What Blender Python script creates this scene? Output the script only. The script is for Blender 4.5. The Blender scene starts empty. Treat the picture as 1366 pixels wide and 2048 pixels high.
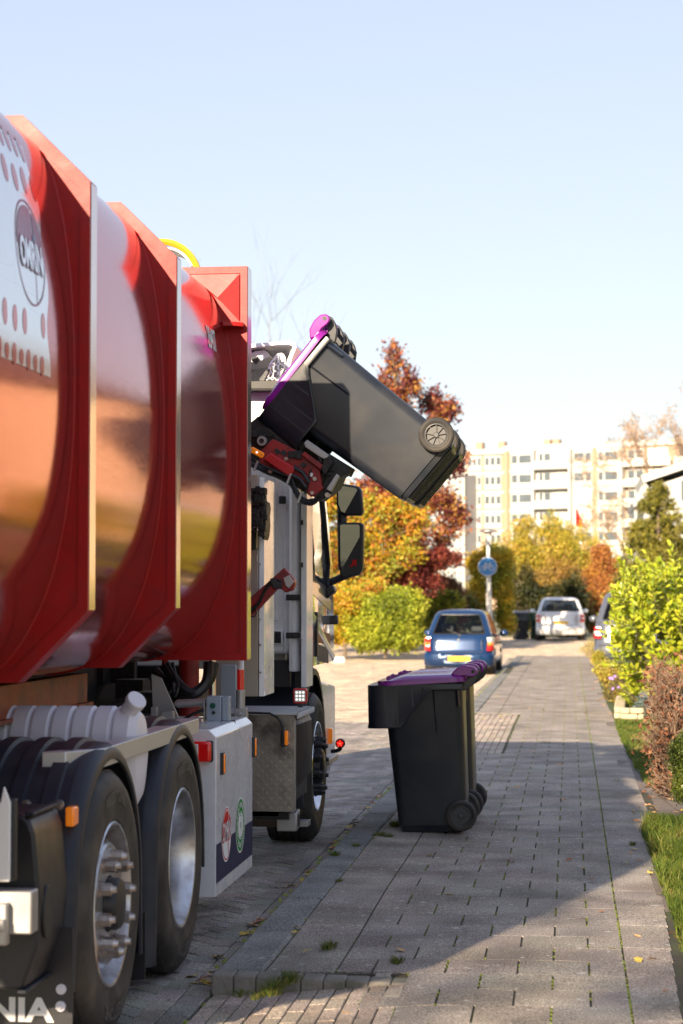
import bpy, bmesh, math, random
import numpy as np
from mathutils import Vector, Matrix
R = math.radians
rnd = random.Random(7)
scene = bpy.context.scene
col = scene.collection

# ------------------------------------------------------------------ camera, sky, sun, exposure
FPX = 4000.0
PH = math.atan(.044); TH = math.atan(457/FPX*math.cos(PH)); HC = 1.5
cam_d = bpy.data.cameras.new('camera')
cam = bpy.data.objects.new('camera', cam_d); col.objects.link(cam)
cam.location = (0, 0, HC); cam.rotation_euler = (math.pi/2+PH, 0, TH)
cam_d.sensor_fit = 'VERTICAL'; cam_d.sensor_height = 36; cam_d.sensor_width = 24
cam_d.lens = FPX/2048*36
cam_d.clip_start = .1; cam_d.clip_end = 5000
cam_d.dof.use_dof = True; cam_d.dof.focus_distance = 10.6; cam_d.dof.aperture_fstop = 4.0
scene.camera = cam

SUN_EL = R(20.8); SUN_DIR = Vector((.295, 1.0, 0)).normalized()      # way the light travels on the ground
w = bpy.data.worlds.new('World'); scene.world = w; w.use_nodes = True
nt = w.node_tree; bg = nt.nodes['Background']
sky = nt.nodes.new('ShaderNodeTexSky'); sky.sky_type = 'NISHITA'; sky.sun_disc = False
sky.sun_elevation = SUN_EL
sky.sun_rotation = math.atan2(-SUN_DIR.x, -SUN_DIR.y)
sky.altitude = 0; sky.air_density = 1.0; sky.dust_density = .35; sky.ozone_density = 2.0
hs_ = nt.nodes.new('ShaderNodeHueSaturation'); hs_.inputs['Saturation'].default_value = 1.15; hs_.inputs['Hue'].default_value = .526; hs_.inputs['Value'].default_value = 1.72
gm_ = nt.nodes.new('ShaderNodeGamma'); gm_.inputs['Gamma'].default_value = .36
nt.links.new(sky.outputs[0], gm_.inputs['Color']); nt.links.new(gm_.outputs[0], hs_.inputs['Color']); nt.links.new(hs_.outputs[0], bg.inputs[0]); bg.inputs[1].default_value = .135
sd = bpy.data.lights.new('sun', 'SUN'); sun = bpy.data.objects.new('sun', sd); col.objects.link(sun)
sd.energy = 5.0; sd.angle = R(.55); sd.color = (1, .81, .58)
tr = Vector((SUN_DIR.x*math.cos(SUN_EL), SUN_DIR.y*math.cos(SUN_EL), -math.sin(SUN_EL)))
sun.rotation_euler = tr.to_track_quat('-Z', 'Y').to_euler(); sun.location = (-10, -20, 20)
vs = scene.view_settings
vs.view_transform = 'Standard'; vs.look = 'None'; vs.gamma = 1; vs.exposure = 1.24; vs.use_curve_mapping = False
scene.cycles.max_bounces = 6; scene.cycles.transparent_max_bounces = 8
scene.cycles.caustics_reflective = False; scene.cycles.caustics_refractive = False

# ------------------------------------------------------------------ pixel helpers (photo pixels -> world)
_s, _c = math.sin, math.cos
_F = Vector((-_s(TH)*_c(PH), _c(TH)*_c(PH), _s(PH))); _Rr = Vector((_c(TH), _s(TH), 0))
_U = Vector((_s(TH)*_s(PH), -_c(TH)*_s(PH), _c(PH)))
def ray(px, py): return _F + _Rr*((px-683)/FPX) + _U*((1024-py)/FPX)
def at(px, py, Y):
    d = ray(px, py); t = Y/d.y; return Vector((d.x*t, Y, HC+d.z*t))
def onx(px, py, X):
    d = ray(px, py); t = X/d.x; return Vector((X, d.y*t, HC+d.z*t))
def ong(px, py, z=0):
    d = ray(px, py); t = (z-HC)/d.z; return Vector((d.x*t, d.y*t, z))

# ------------------------------------------------------------------ mesh builder
OFF = {}
class MB:
    def __init__(s): s.v = []; s.f = []; s.m = []; s.mi = 0
    def add(s, vs, fs):
        o = len(s.v); s.v += [Vector(p) for p in vs]
        for f in fs: s.f.append(tuple(o+i for i in f)); s.m.append(s.mi)
        return o
    def mark(s): return len(s.v)
    def xf(s, start, M):
        for i in range(start, len(s.v)): s.v[i] = M @ s.v[i]
    def box(s, x0, x1, y0, y1, z0, z1):
        s.add([(x0,y0,z0),(x1,y0,z0),(x1,y1,z0),(x0,y1,z0),(x0,y0,z1),(x1,y0,z1),(x1,y1,z1),(x0,y1,z1)],
              [(0,3,2,1),(4,5,6,7),(0,1,5,4),(1,2,6,5),(2,3,7,6),(3,0,4,7)]); return s
    def cbox(s, c, d): 
        c = Vector(c); return s.box(c.x-d[0]/2,c.x+d[0]/2,c.y-d[1]/2,c.y+d[1]/2,c.z-d[2]/2,c.z+d[2]/2)
    def beam(s, a, b, wd, ht, up=(0,0,1)):
        a = Vector(a); b = Vector(b); t = (b-a).normalized(); u = Vector(up)
        sd_ = t.cross(u)
        if sd_.length < 1e-4: sd_ = t.cross(Vector((1,0,0)))
        sd_.normalize(); u = sd_.cross(t).normalized()
        P = []
        for p in (a, b):
            for q, r in ((-1,-1),(1,-1),(1,1),(-1,1)): P.append(p+sd_*(q*wd/2)+u*(r*ht/2))
        s.add(P, [(0,1,2,3),(7,6,5,4),(0,4,5,1),(1,5,6,2),(2,6,7,3),(3,7,4,0)]); return s
    def prism(s, poly, axis, a, b):
        n = len(poly)
        def P(p, h):
            return {'x':(h,p[0],p[1]),'y':(p[0],h,p[1]),'z':(p[0],p[1],h)}[axis]
        s.add([P(p,a) for p in poly]+[P(p,b) for p in poly],
              [tuple(range(n))[::-1], tuple(range(n,2*n))]+[(i,(i+1)%n,n+(i+1)%n,n+i) for i in range(n)]); return s
    def loft(s, rings, cap0=True, cap1=True, closed=True):
        n = len(rings[0]); vs = [p for r in rings for p in r]; fs = []
        for k in range(len(rings)-1):
            for i in range(n if closed else n-1):
                j = (i+1)%n; fs.append((k*n+i, k*n+j, (k+1)*n+j, (k+1)*n+i))
        if cap0: fs.append(tuple(range(n))[::-1])
        if cap1: fs.append(tuple(range((len(rings)-1)*n, len(rings)*n)))
        s.add(vs, fs); return s
    def tube(s, pts, r, n=8, caps=True):
        pts = [Vector(p) for p in pts]; rs = r if isinstance(r, (list, tuple)) else [r]*len(pts)
        rings = []; pu = None
        for i, p in enumerate(pts):
            t = (pts[min(i+1,len(pts)-1)]-pts[max(i-1,0)]).normalized()
            if pu is None:
                pu = t.cross(Vector((0,0,1)))
                if pu.length < .1: pu = t.cross(Vector((1,0,0)))
            u = (pu - t*pu.dot(t)).normalized(); pu = u; vv = t.cross(u)
            rings.append([p+(u*math.cos(2*math.pi*k/n)+vv*math.sin(2*math.pi*k/n))*rs[i] for k in range(n)])
        return s.loft(rings, caps, caps)
    def cyl(s, a, b, r, r2=None, n=16): return s.tube([a, b], [r, r if r2 is None else r2], n)
    def lathe(s, prof, c, axis='x', n=32, a0=0, a1=2*math.pi, sx=1):
        full = abs(a1-a0-2*math.pi) < 1e-6; k = n if full else n+1
        rings = []
        c = Vector(c)
        for i in range(k):
            a = a0+(a1-a0)*i/n; ca, sa = math.cos(a), math.sin(a)
            ring = []
            for (r, h) in prof:
                if axis == 'x': ring.append(c+Vector((h*sx, r*ca, r*sa)))
                elif axis == 'y': ring.append(c+Vector((r*ca, h*sx, r*sa)))
                else: ring.append(c+Vector((r*ca, r*sa, h)))
            rings.append(ring)
        m = len(prof); vs = [p for r in rings for p in r]; fs = []
        for i in range(k if full else k-1):
            j = (i+1)%k
            for q in range(m-1): fs.append((i*m+q, i*m+q+1, j*m+q+1, j*m+q))
        s.add(vs, fs); return s
    def sphere(s, c, r, n=10, m=7):
        c = Vector(c); r = Vector(r) if not isinstance(r,(int,float)) else Vector((r,r,r)); rings = []
        for j in range(m+1):
            t = math.pi*(j/m) ; q = max(math.sin(t), .02); zz = math.cos(t)
            rings.append([c+Vector((r.x*q*math.cos(2*math.pi*k/n), r.y*q*math.sin(2*math.pi*k/n), r.z*zz)) for k in range(n)])
        return s.loft(rings)
    def build(s, name, mats, parent=None, bevel=0, smooth=True, ang=35, seg=2, solid=0, recalc=True):
        off = OFF.get(parent.name, Vector((0,0,0))) if parent else Vector((0,0,0))
        me = bpy.data.meshes.new(name)
        me.from_pydata([tuple(p-off) for p in s.v], [], s.f)
        if not isinstance(mats, (list, tuple)): mats = [mats]
        for m in mats: me.materials.append(m)
        me.polygons.foreach_set('material_index', s.m)
        if recalc:
            bm = bmesh.new(); bm.from_mesh(me); bmesh.ops.recalc_face_normals(bm, faces=bm.faces); bm.to_mesh(me); bm.free()
        if smooth:
            me.polygons.foreach_set('use_smooth', [True]*len(me.polygons)); me.set_sharp_from_angle(angle=R(ang))
        o = bpy.data.objects.new(name, me); col.objects.link(o)
        if parent: o.parent = parent; OFF[o.name] = off
        if solid:
            md = o.modifiers.new('solid', 'SOLIDIFY'); md.thickness = solid; md.offset = 0
        if bevel:
            md = o.modifiers.new('bevel', 'BEVEL'); md.width = bevel; md.segments = seg; md.limit_method = 'ANGLE'; md.angle_limit = R(35); md.harden_normals = False
        return o
def tag(o, label=None, cat=None, group=None, kind=None):
    if label: o['label'] = label
    if cat: o['category'] = cat
    if group: o['group'] = group
    if kind: o['kind'] = kind
    return o
def thing(name, label, cat, loc=(0,0,0), rz=0, group=None, keep=True):
    o = bpy.data.objects.new(name, None); col.objects.link(o); o.location = loc; o.rotation_euler = (0,0,rz)
    o.empty_display_size = .1
    if keep: OFF[o.name] = Vector(loc)        # parts are given in world coordinates
    return tag(o, label, cat, group)
def copy_tree(o, parent=None):
    c = o.copy(); col.objects.link(c)
    if parent: c.parent = parent
    for ch in [x for x in scene.objects if x.parent == o]: copy_tree(ch, c)
    return c
def npmesh(name, V, F, mats, parent=None, colr=None, midx=None, smooth=False):
    me = bpy.data.meshes.new(name); V = np.asarray(V, np.float32); F = np.asarray(F, np.int32)
    if parent: V = V - np.array(OFF.get(parent.name, Vector((0,0,0))), np.float32)
    k = F.shape[1]
    me.vertices.add(len(V)); me.vertices.foreach_set('co', V.ravel())
    me.loops.add(F.size); me.loops.foreach_set('vertex_index', F.ravel())
    me.polygons.add(len(F)); me.polygons.foreach_set('loop_start', np.arange(0, F.size, k, dtype=np.int32))
    me.polygons.foreach_set('loop_total', np.full(len(F), k, np.int32))
    if not isinstance(mats, (list, tuple)): mats = [mats]
    for m in mats: me.materials.append(m)
    if midx is not None: me.polygons.foreach_set('material_index', np.asarray(midx, np.int32))
    me.update(calc_edges=True)
    me.polygons.foreach_set('use_smooth', np.full(len(F), bool(smooth)))
    if colr is not None:
        at_ = me.attributes.new('Col', 'FLOAT_COLOR', 'FACE')
        c = np.ones((len(F), 4), np.float32); c[:, :3] = colr; at_.data.foreach_set('color', c.ravel())
    me.validate()
    o = bpy.data.objects.new(name, me); col.objects.link(o)
    if parent: o.parent = parent; OFF[o.name] = OFF.get(parent.name, Vector((0,0,0)))
    return o

# ------------------------------------------------------------------ materials
MATS = {}
def mat(name, c, rough=.5, metal=0, coat=0, var=.12, vscale=6, bump=0, bscale=60, rvar=.1, emit=0, spec=.5, coat_rough=.05, dirt=None, dscale=3, damt=.4, aniso=0, trans=0):
    m = bpy.data.materials.new(name); m.use_nodes = True; n = m.node_tree; L = n.links
    p = n.nodes['Principled BSDF']
    p.inputs['Metallic'].default_value = metal; p.inputs['Coat Weight'].default_value = coat
    p.inputs['Coat Roughness'].default_value = coat_rough; p.inputs['Specular IOR Level'].default_value = spec
    p.inputs['Transmission Weight'].default_value = trans
    tc = n.nodes.new('ShaderNodeTexCoord')
    no = n.nodes.new('ShaderNodeTexNoise'); no.inputs['Scale'].default_value = vscale; no.inputs['Detail'].default_value = 6
    L.new(tc.outputs['Object'], no.inputs['Vector'])
    mx = n.nodes.new('ShaderNodeMix'); mx.data_type = 'RGBA'
    a = [max(0, x*(1-var)) for x in c]; b = [min(1, x*(1+var)) for x in c]
    mx.inputs[6].default_value = (*a, 1); mx.inputs[7].default_value = (*b, 1)
    L.new(no.outputs[0], mx.inputs[0]); outc = mx.outputs[2]
    if dirt:
        n2 = n.nodes.new('ShaderNodeTexNoise'); n2.inputs['Scale'].default_value = dscale; n2.inputs['Detail'].default_value = 8
        L.new(tc.outputs['Object'], n2.inputs['Vector'])
        rp = n.nodes.new('ShaderNodeValToRGB'); rp.color_ramp.elements[0].position = .45; rp.color_ramp.elements[1].position = .7
        rp.color_ramp.elements[1].color = (damt, damt, damt, 1)
        L.new(n2.outputs[0], rp.inputs[0])
        m2 = n.nodes.new('ShaderNodeMix'); m2.data_type = 'RGBA'; m2.inputs[7].default_value = (*dirt, 1)
        L.new(rp.outputs[0], m2.inputs[0]); L.new(outc, m2.inputs[6]); outc = m2.outputs[2]
    L.new(outc, p.inputs['Base Color'])
    mr = n.nodes.new('ShaderNodeMapRange'); mr.inputs[3].default_value = max(.02, rough-rvar); mr.inputs[4].default_value = min(1, rough+rvar)
    L.new(no.outputs[0], mr.inputs[0]); L.new(mr.outputs[0], p.inputs['Roughness'])
    if bump:
        n3 = n.nodes.new('ShaderNodeTexNoise'); n3.inputs['Scale'].default_value = bscale; n3.inputs['Detail'].default_value = 5
        L.new(tc.outputs['Object'], n3.inputs['Vector'])
        bp = n.nodes.new('ShaderNodeBump'); bp.inputs['Strength'].default_value = bump; bp.inputs['Distance'].default_value = .01
        L.new(n3.outputs[0], bp.inputs['Height']); L.new(bp.outputs[0], p.inputs['Normal'])
    if emit:
        p.inputs['Emission Color'].default_value = (*c, 1); p.inputs['Emission Strength'].default_value = emit
    MATS[name] = m; return m
def leafmat(name, rough=.5, tl=.35, spec=.4):
    m = bpy.data.materials.new(name); m.use_nodes = True; n = m.node_tree; L = n.links
    p = n.nodes['Principled BSDF']; p.inputs['Roughness'].default_value = rough; p.inputs['Specular IOR Level'].default_value = spec
    a = n.nodes.new('ShaderNodeAttribute'); a.attribute_name = 'Col'; L.new(a.outputs['Color'], p.inputs['Base Color'])
    t = n.nodes.new('ShaderNodeBsdfTranslucent'); L.new(a.outputs['Color'], t.inputs[0])
    mx = n.nodes.new('ShaderNodeMixShader'); mx.inputs[0].default_value = tl
    L.new(p.outputs[0], mx.inputs[1]); L.new(t.outputs[0], mx.inputs[2]); L.new(mx.outputs[0], n.nodes['Material Output'].inputs[0])
    return m
M_leaf = leafmat('leaf'); M_gloss_leaf = leafmat('glossy_leaf', .28, .3, .6); M_dry = leafmat('dry_leaf', .8, .2, .1)
M_grass = leafmat('grass_blade', .6, .4, .3)
M_bark = mat('bark', (.16,.12,.09), .85, var=.35, vscale=14, bump=.6, bscale=30)
M_twig = mat('twig', (.30,.19,.12), .85, var=.35, vscale=20)
# scratched glossy red body paint
def paint(name, c, rough=.07, scr=.35, coat=1.0, wav=.06):
    m = mat(name, c, rough, coat=0, var=.05, rvar=.02, spec=.5); n = m.node_tree; L = n.links; p = n.nodes['Principled BSDF']
    tc = n.nodes['Texture Coordinate']
    mp = n.nodes.new('ShaderNodeMapping'); mp.inputs['Rotation'].default_value = (R(25), 0, 0); mp.inputs['Scale'].default_value = (1, 1.2, 9)
    L.new(tc.outputs['Object'], mp.inputs['Vector'])
    no = n.nodes.new('ShaderNodeTexNoise'); no.inputs['Scale'].default_value = 9; no.inputs['Detail'].default_value = 9; no.inputs['Roughness'].default_value = .7
    L.new(mp.outputs[0], no.inputs['Vector'])
    rp = n.nodes.new('ShaderNodeMapRange'); rp.inputs[1].default_value = .35; rp.inputs[2].default_value = .75
    rp.inputs[3].default_value = rough; rp.inputs[4].default_value = rough+.16*scr*2
    L.new(no.outputs[0], rp.inputs[0]); L.new(rp.outputs[0], p.inputs['Roughness'])
    p.inputs['Coat Weight'].default_value = coat; p.inputs['Coat Roughness'].default_value = rough
    L.new(rp.outputs[0], p.inputs['Coat Roughness'])
    n2 = n.nodes.new('ShaderNodeTexNoise'); n2.inputs['Scale'].default_value = 1.6; n2.inputs['Detail'].default_value = 2
    L.new(tc.outputs['Object'], n2.inputs['Vector'])
    b1 = n.nodes.new('ShaderNodeBump'); b1.inputs['Strength'].default_value = wav; b1.inputs['Distance'].default_value = .05
    L.new(n2.outputs[0], b1.inputs['Height'])
    b2 = n.nodes.new('ShaderNodeBump'); b2.inputs['Strength'].default_value = 0; b2.inputs['Distance'].default_value = .01
    L.new(no.outputs[0], b2.inputs['Height']); L.new(b1.outputs[0], b2.inputs['Normal'])
    # a few long hairline scratches
    wv = n.nodes.new('ShaderNodeTexVoronoi'); wv.feature = 'DISTANCE_TO_EDGE'; wv.inputs['Scale'].default_value = 1.1
    dn = n.nodes.new('ShaderNodeTexNoise'); dn.inputs['Scale'].default_value = 1.3; L.new(tc.outputs['Object'], dn.inputs['Vector'])
    ad = n.nodes.new('ShaderNodeMix'); ad.data_type = 'RGBA'; ad.inputs[0].default_value = .6
    L.new(mp.outputs[0], ad.inputs[6]); L.new(dn.outputs[1], ad.inputs[7]); L.new(ad.outputs[2], wv.inputs['Vector'])
    lt = n.nodes.new('ShaderNodeMath'); lt.operation = 'LESS_THAN'; lt.inputs[1].default_value = .0011
    L.new(wv.outputs[0], lt.inputs[0])
    mx = n.nodes.new('ShaderNodeMix'); mx.data_type = 'RGBA'; mx.inputs[7].default_value = (c[0]*.72, c[1]*.75, c[2]*.75, 1)
    src = p.inputs['Base Color'].links[0].from_socket
    L.new(lt.outputs[0], mx.inputs[0]); L.new(src, mx.inputs[6]); L.new(mx.outputs[2], p.inputs['Base Color'])
    L.new(b2.outputs[0], p.inputs['Normal']); L.new(b2.outputs[0], p.inputs['Coat Normal'])
    return m
M_redshell = paint('red_shell_paint', (.46,.045,.045), .085, .2, coat=.22, wav=.02)
M_redshell.node_tree.nodes['Principled BSDF'].inputs['Metallic'].default_value = .65
M_decal = paint('white_decal', (.80,.82,.85), .08, .15, coat=.3, wav=.02)
M_decal.node_tree.nodes['Principled BSDF'].inputs['Metallic'].default_value = .45
M_red = mat('red_rib_paint', (.40,.008,.008), .42, coat=.05, spec=.35, var=.15, vscale=9, bump=.05, bscale=30, coat_rough=.2, dirt=(.20,.02,.02), dscale=12, damt=.35)
M_redm = mat('red_steel', (.33,.02,.02), .45, var=.25, vscale=10, bump=.15, bscale=40, dirt=(.03,.02,.02), dscale=9, damt=.8)
M_strip = mat('reflective_strip', (.62,.47,.42), .16, metal=.8, var=.06, coat=.3)
M_rust = mat('rusty_beam', (.30,.075,.03), .55, var=.35, vscale=8, bump=.3, bscale=40, dirt=(.05,.03,.02), dscale=6, damt=.7)
M_white = mat('white_paint', (.84,.84,.87), .28, coat=.6, var=.03, dirt=(.5,.48,.46), dscale=9, damt=.15)
M_cabw = mat('cab_white', (.86,.86,.88), .3, coat=.5, var=.02, dirt=(.55,.53,.50), dscale=25, damt=.12)
M_cabg = mat('cab_gloss_white', (.62,.60,.58), .09, coat=1, var=.03, coat_rough=.03, rvar=.02)
M_cabgrey = mat('cab_grey_film', (.14,.14,.17), .2, coat=.7)
M_navy = mat('navy_film', (.014,.020,.07), .5, spec=.2, var=.05)
M_blk = mat('black_plastic', (.018,.018,.022), .42, var=.3, vscale=12, bump=.1, bscale=150, rvar=.12)
M_fend = mat('fender_plastic', (.020,.024,.036), .48, spec=.35, var=.25, vscale=5, bump=.05, bscale=120, rvar=.1, dirt=(.085,.08,.075), dscale=6, damt=.3)
M_blkm = mat('black_grime', (.010,.009,.009), .5, var=.5, vscale=15, bump=.4, bscale=40)
M_hose = mat('rubber_hose', (.012,.012,.013), .35, var=.3, vscale=20)
M_tyre = mat('tyre_rubber', (.022,.021,.021), .62, var=.35, vscale=10, bump=.12, bscale=80, dirt=(.10,.085,.07), dscale=7, damt=.7)
M_tlet = mat('tyre_lettering', (.075,.072,.07), .55)
M_alu = mat('aluminium', (.60,.61,.63), .38, metal=.6, var=.08, vscale=12, rvar=.1, bump=.04, bscale=200)
M_rim = mat('rim_alloy', (.62,.63,.66), .3, metal=.9, var=.12, vscale=6, dirt=(.20,.14,.10), dscale=9, damt=.75)
M_nut = mat('steel_nut', (.50,.46,.43), .35, metal=.9, var=.2, vscale=30, dirt=(.22,.12,.07), dscale=25, damt=.6)
M_chrome = mat('chrome', (.8,.8,.82), .1, metal=1, var=.02, rvar=.03)
M_tank = mat('milky_tank', (.72,.70,.76), .4, var=.06)
M_gal = mat('galvanised', (.42,.41,.40), .45, metal=.7, var=.08, vscale=15)
M_grey = mat('grey_box_paint', (.34,.40,.46), .4, var=.08, metal=.2)
M_beige = mat('brushed_panel', (.48,.43,.35), .38, metal=.3, var=.04, vscale=5)
M_orange = mat('amber_lens', (.9,.22,.005), .15, coat=1, emit=.12, var=.2, vscale=60)
M_lensred = mat('red_lens', (.65,.008,.008), .12, coat=1, emit=.05)
M_lenslit = mat('lit_red_lens', (1,.04,.02), .2, coat=1, emit=2.5)
M_lensw = mat('clear_lens', (.75,.75,.72), .12, coat=1)
M_led = mat('led_dot', (.95,.93,.85), .15, emit=.4)
M_yel = mat('yellow_steel', (.62,.33,.02), .4, var=.15)
M_plate = mat('plate_yellow', (.85,.52,.02), .4, var=.03)
M_ink = mat('black_ink', (.02,.02,.02), .5)
M_green = mat('green_film', (.02,.26,.05), .6, spec=.1, var=.04)
M_logored = mat('logo_red', (.60,.02,.015), .6, spec=.1, var=.04)
M_logow = mat('logo_white', (.85,.85,.85), .5, spec=.2, var=.02)
M_logob = mat('logo_blue', (.05,.22,.40), .3)
M_mirror = mat('mirror_glass', (.22,.24,.25), .02, metal=1, var=0, rvar=0)
M_glass = mat('dark_glass', (.015,.02,.022), .03, coat=1, var=.1, rvar=.01)
M_binb = mat('bin_plastic', (.013,.017,.026), .30, var=.22, vscale=3.5, bump=.015, bscale=260, rvar=.07, dirt=(.055,.052,.048), dscale=4.3, damt=.42)
M_purple = mat('purple_lid', (.23,.010,.26), .25, var=.10, vscale=4, rvar=.06, bump=.03, bscale=200, coat=.3)
M_hub = mat('grey_hub', (.07,.07,.072), .45, var=.2, vscale=20)
# ------------------------------------------------------------------ the setting: ground, road, kerb, pavement, lawns
def rz_(y):                                     # height of the road surface
    if y < 22: return -.07
    if y < 44: return -.07-.06*(y-22)/22
    if y < 70: return -.13+.21*(y-44)/26
    return .08
def attrmat(name, rough, bumps, speck=(.5,.5,.5), speckamt=.25):
    m = bpy.data.materials.new(name); m.use_nodes = True; n = m.node_tree; L = n.links
    p = n.nodes['Principled BSDF']; p.inputs['Roughness'].default_value = rough; p.inputs['Specular IOR Level'].default_value = .3
    a = n.nodes.new('ShaderNodeAttribute'); a.attribute_name = 'Col'
    tc = n.nodes.new('ShaderNodeTexCoord')
    n1 = n.nodes.new('ShaderNodeTexNoise'); n1.inputs['Scale'].default_value = 130; n1.inputs['Detail'].default_value = 3; L.new(tc.outputs['Object'], n1.inputs['Vector'])
    r1 = n.nodes.new('ShaderNodeMapRange'); r1.inputs[1].default_value = .3; r1.inputs[2].default_value = .7; r1.inputs[3].default_value = .30; r1.inputs[4].default_value = 1.75
    L.new(n1.outputs[0], r1.inputs[0])
    n2 = n.nodes.new('ShaderNodeTexNoise'); n2.inputs['Scale'].default_value = 2.3; n2.inputs['Detail'].default_value = 7; L.new(tc.outputs['Object'], n2.inputs['Vector'])
    r2 = n.nodes.new('ShaderNodeMapRange'); r2.inputs[1].default_value = .3; r2.inputs[2].default_value = .7; r2.inputs[3].default_value = .62; r2.inputs[4].default_value = 1.3
    L.new(n2.outputs[0], r2.inputs[0])
    mu = n.nodes.new('ShaderNodeMath'); mu.operation = 'MULTIPLY'; L.new(r1.outputs[0], mu.inputs[0]); L.new(r2.outputs[0], mu.inputs[1])
    vm = n.nodes.new('ShaderNodeVectorMath'); vm.operation = 'SCALE'; L.new(a.outputs['Color'], vm.inputs[0]); L.new(mu.outputs[0], vm.inputs['Scale'])
    # pale lichen flecks
    n3 = n.nodes.new('ShaderNodeTexNoise'); n3.inputs['Scale'].default_value = 16; n3.inputs['Detail'].default_value = 4; L.new(tc.outputs['Object'], n3.inputs['Vector'])
    r3 = n.nodes.new('ShaderNodeMapRange'); r3.inputs[1].default_value = .655; r3.inputs[2].default_value = .69; r3.inputs[4].default_value = speckamt; L.new(n3.outputs[0], r3.inputs[0])
    mx = n.nodes.new('ShaderNodeMix'); mx.data_type = 'RGBA'; L.new(r3.outputs[0], mx.inputs[0]); L.new(vm.outputs[0], mx.inputs[6]); mx.inputs[7].default_value = (*speck, 1)
    L.new(mx.outputs[2], p.inputs['Base Color'])
    b = n.nodes.new('ShaderNodeBump'); b.inputs['Strength'].default_value = bumps; b.inputs['Distance'].default_value = .006
    L.new(n1.outputs[0], b.inputs['Height']); L.new(b.outputs[0], p.inputs['Normal'])
    return m
M_brick = attrmat('paving_brick', .75, .5, (.45,.42,.38), .12)
M_tile = attrmat('paving_tile', .8, .9, (.55,.54,.50), .75)
M_kerb = attrmat('kerb_concrete', .85, .6, (.48,.48,.46), .5)
M_soil = mat('joint_soil', (.055,.048,.035), .95, var=.5, vscale=9, dirt=(.06,.09,.02), dscale=2.2, damt=.8)
M_moss = mat('moss_joint', (.20,.25,.025), .95, var=.5, vscale=30, bump=.8, bscale=90)
M_ground = mat('far_ground', (.20,.20,.11), .95, var=.4, vscale=.3, dirt=(.30,.24,.15), dscale=1.3, damt=.7)
M_lawn = mat('lawn_soil', (.05,.075,.015), .95, var=.4, vscale=8)

def slab_mesh(name, rects, zfun, base, var, m, rot=0, bev=.004, tint=None, seed=1, tilt=.004, dzs=.001):
    """rects: list of (cx, cy, w, l, angle): one chamfered paving unit each"""
    rg = np.random.RandomState(seed); n = len(rects)
    A = np.array(rects, float); cx, cy, wd, ln, an = A.T
    V = np.zeros((n, 12, 3)); sg = np.array([(-1,-1),(1,-1),(1,1),(-1,1)], float)
    tz = rg.randn(n, 2)*tilt; dz = rg.randn(n)*dzs
    for lev, (ins, h) in enumerate(((0,-.03),(0,-bev),(bev,0))):
        for k in range(4):
            u = sg[k,0]*(wd/2-ins); v = sg[k,1]*(ln/2-ins)
            x = cx+u*np.cos(an)-v*np.sin(an); y = cy+u*np.sin(an)+v*np.cos(an)
            V[:, lev*4+k, 0] = x; V[:, lev*4+k, 1] = y; V[:, lev*4+k, 2] = np.array([zfun(a_, b_) for a_, b_ in zip(x, y)])+h+dz+tz[:,0]*u+tz[:,1]*v
    q = []
    for lev in (0,1):
        for k in range(4):
            j = (k+1)%4; q.append((lev*4+k, lev*4+j, lev*4+4+j, lev*4+4+k))
    q.append((8,9,10,11)); q = np.array(q)
    F = (np.arange(n)[:,None,None]*12+q[None]).reshape(-1,4)
    c = np.array(base)[None]*(1+rg.randn(n,1)*var)*(1+rg.randn(n,3)*var*.25)
    if tint is not None:
        for i in range(n):
            t = tint(cx[i], cy[i])
            if t is not None: c[i] = np.array(t)*(1+rg.randn()*var)
    c = np.clip(c, .01, .9); C = np.repeat(c, len(q), 0)
    return npmesh(name, V.reshape(-1,3), F, m, colr=C)

def sheet(name, xs, ys, zf, m):
    V = [(x, y, zf(x, y)) for y in ys for x in xs]; nx = len(xs)
    F = [(j*nx+i, j*nx+i+1, (j+1)*nx+i+1, (j+1)*nx+i) for j in range(len(ys)-1) for i in range(nx-1)]
    return tag(npmesh(name, V, F, m), kind='structure')
sheet('ground', [-900,-200,-60,-20,-8,-1.4,0,1,8,20,60,200,900], [-900,-200,-40,-5,8,15,22,30,44,55,70,120,300,900,3000], lambda x, y: (rz_(y)-.06), M_ground)
KX0, KX1 = -1.43, -1.24                       # outer and inner line of the kerb
def rlim(y): return KX0 if y < 54 else 40
ysr = [-12,0,5,10,22,30,38,44,50,56,62,70,76]
sheet('road_bed', [-9,-4,KX0+.02], ysr, lambda x, y: rz_(y)-.012, M_soil)
# herringbone bricks of the road near the camera
L_, W_ = .205, .103; g = .006
def herring(xmin, xmax, ymin, ymax, rot=R(45)):
    out = []; ca, sa = math.cos(rot), math.sin(rot); N = int((ymax-ymin+8)/W_*1.1)
    cxm, cym = (xmin+xmax)/2, (ymin+ymax)/2
    for r_ in range(-N, N):
        for k in range(-N//4-2, N//4+3):
            # tile pattern: period (4W along x) shifted by W per row
            bx = (r_ + 4*k)*W_; by = r_*W_
            for (u, v, w_, l_) in ((bx+W_, by+W_/2, 2*W_-g, W_-g), (bx+2.5*W_, by, W_-g, 2*W_-g)):
                x = u*ca-v*sa+cxm; y = u*sa+v*ca+cym
                if xmin < x < xmax and ymin < y < ymax: out.append((x, y, w_, l_, rot))
    return out
hb = herring(-3.3, KX0-.13, 4.5, 26)
ro = slab_mesh('road', hb, lambda x, y: rz_(y)+.012*math.sin(x*3.1+y*.7)*.4, (.29,.255,.225), .14, M_brick, seed=3, tilt=.012, bev=.004)
tag(ro, kind='structure')
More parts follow.
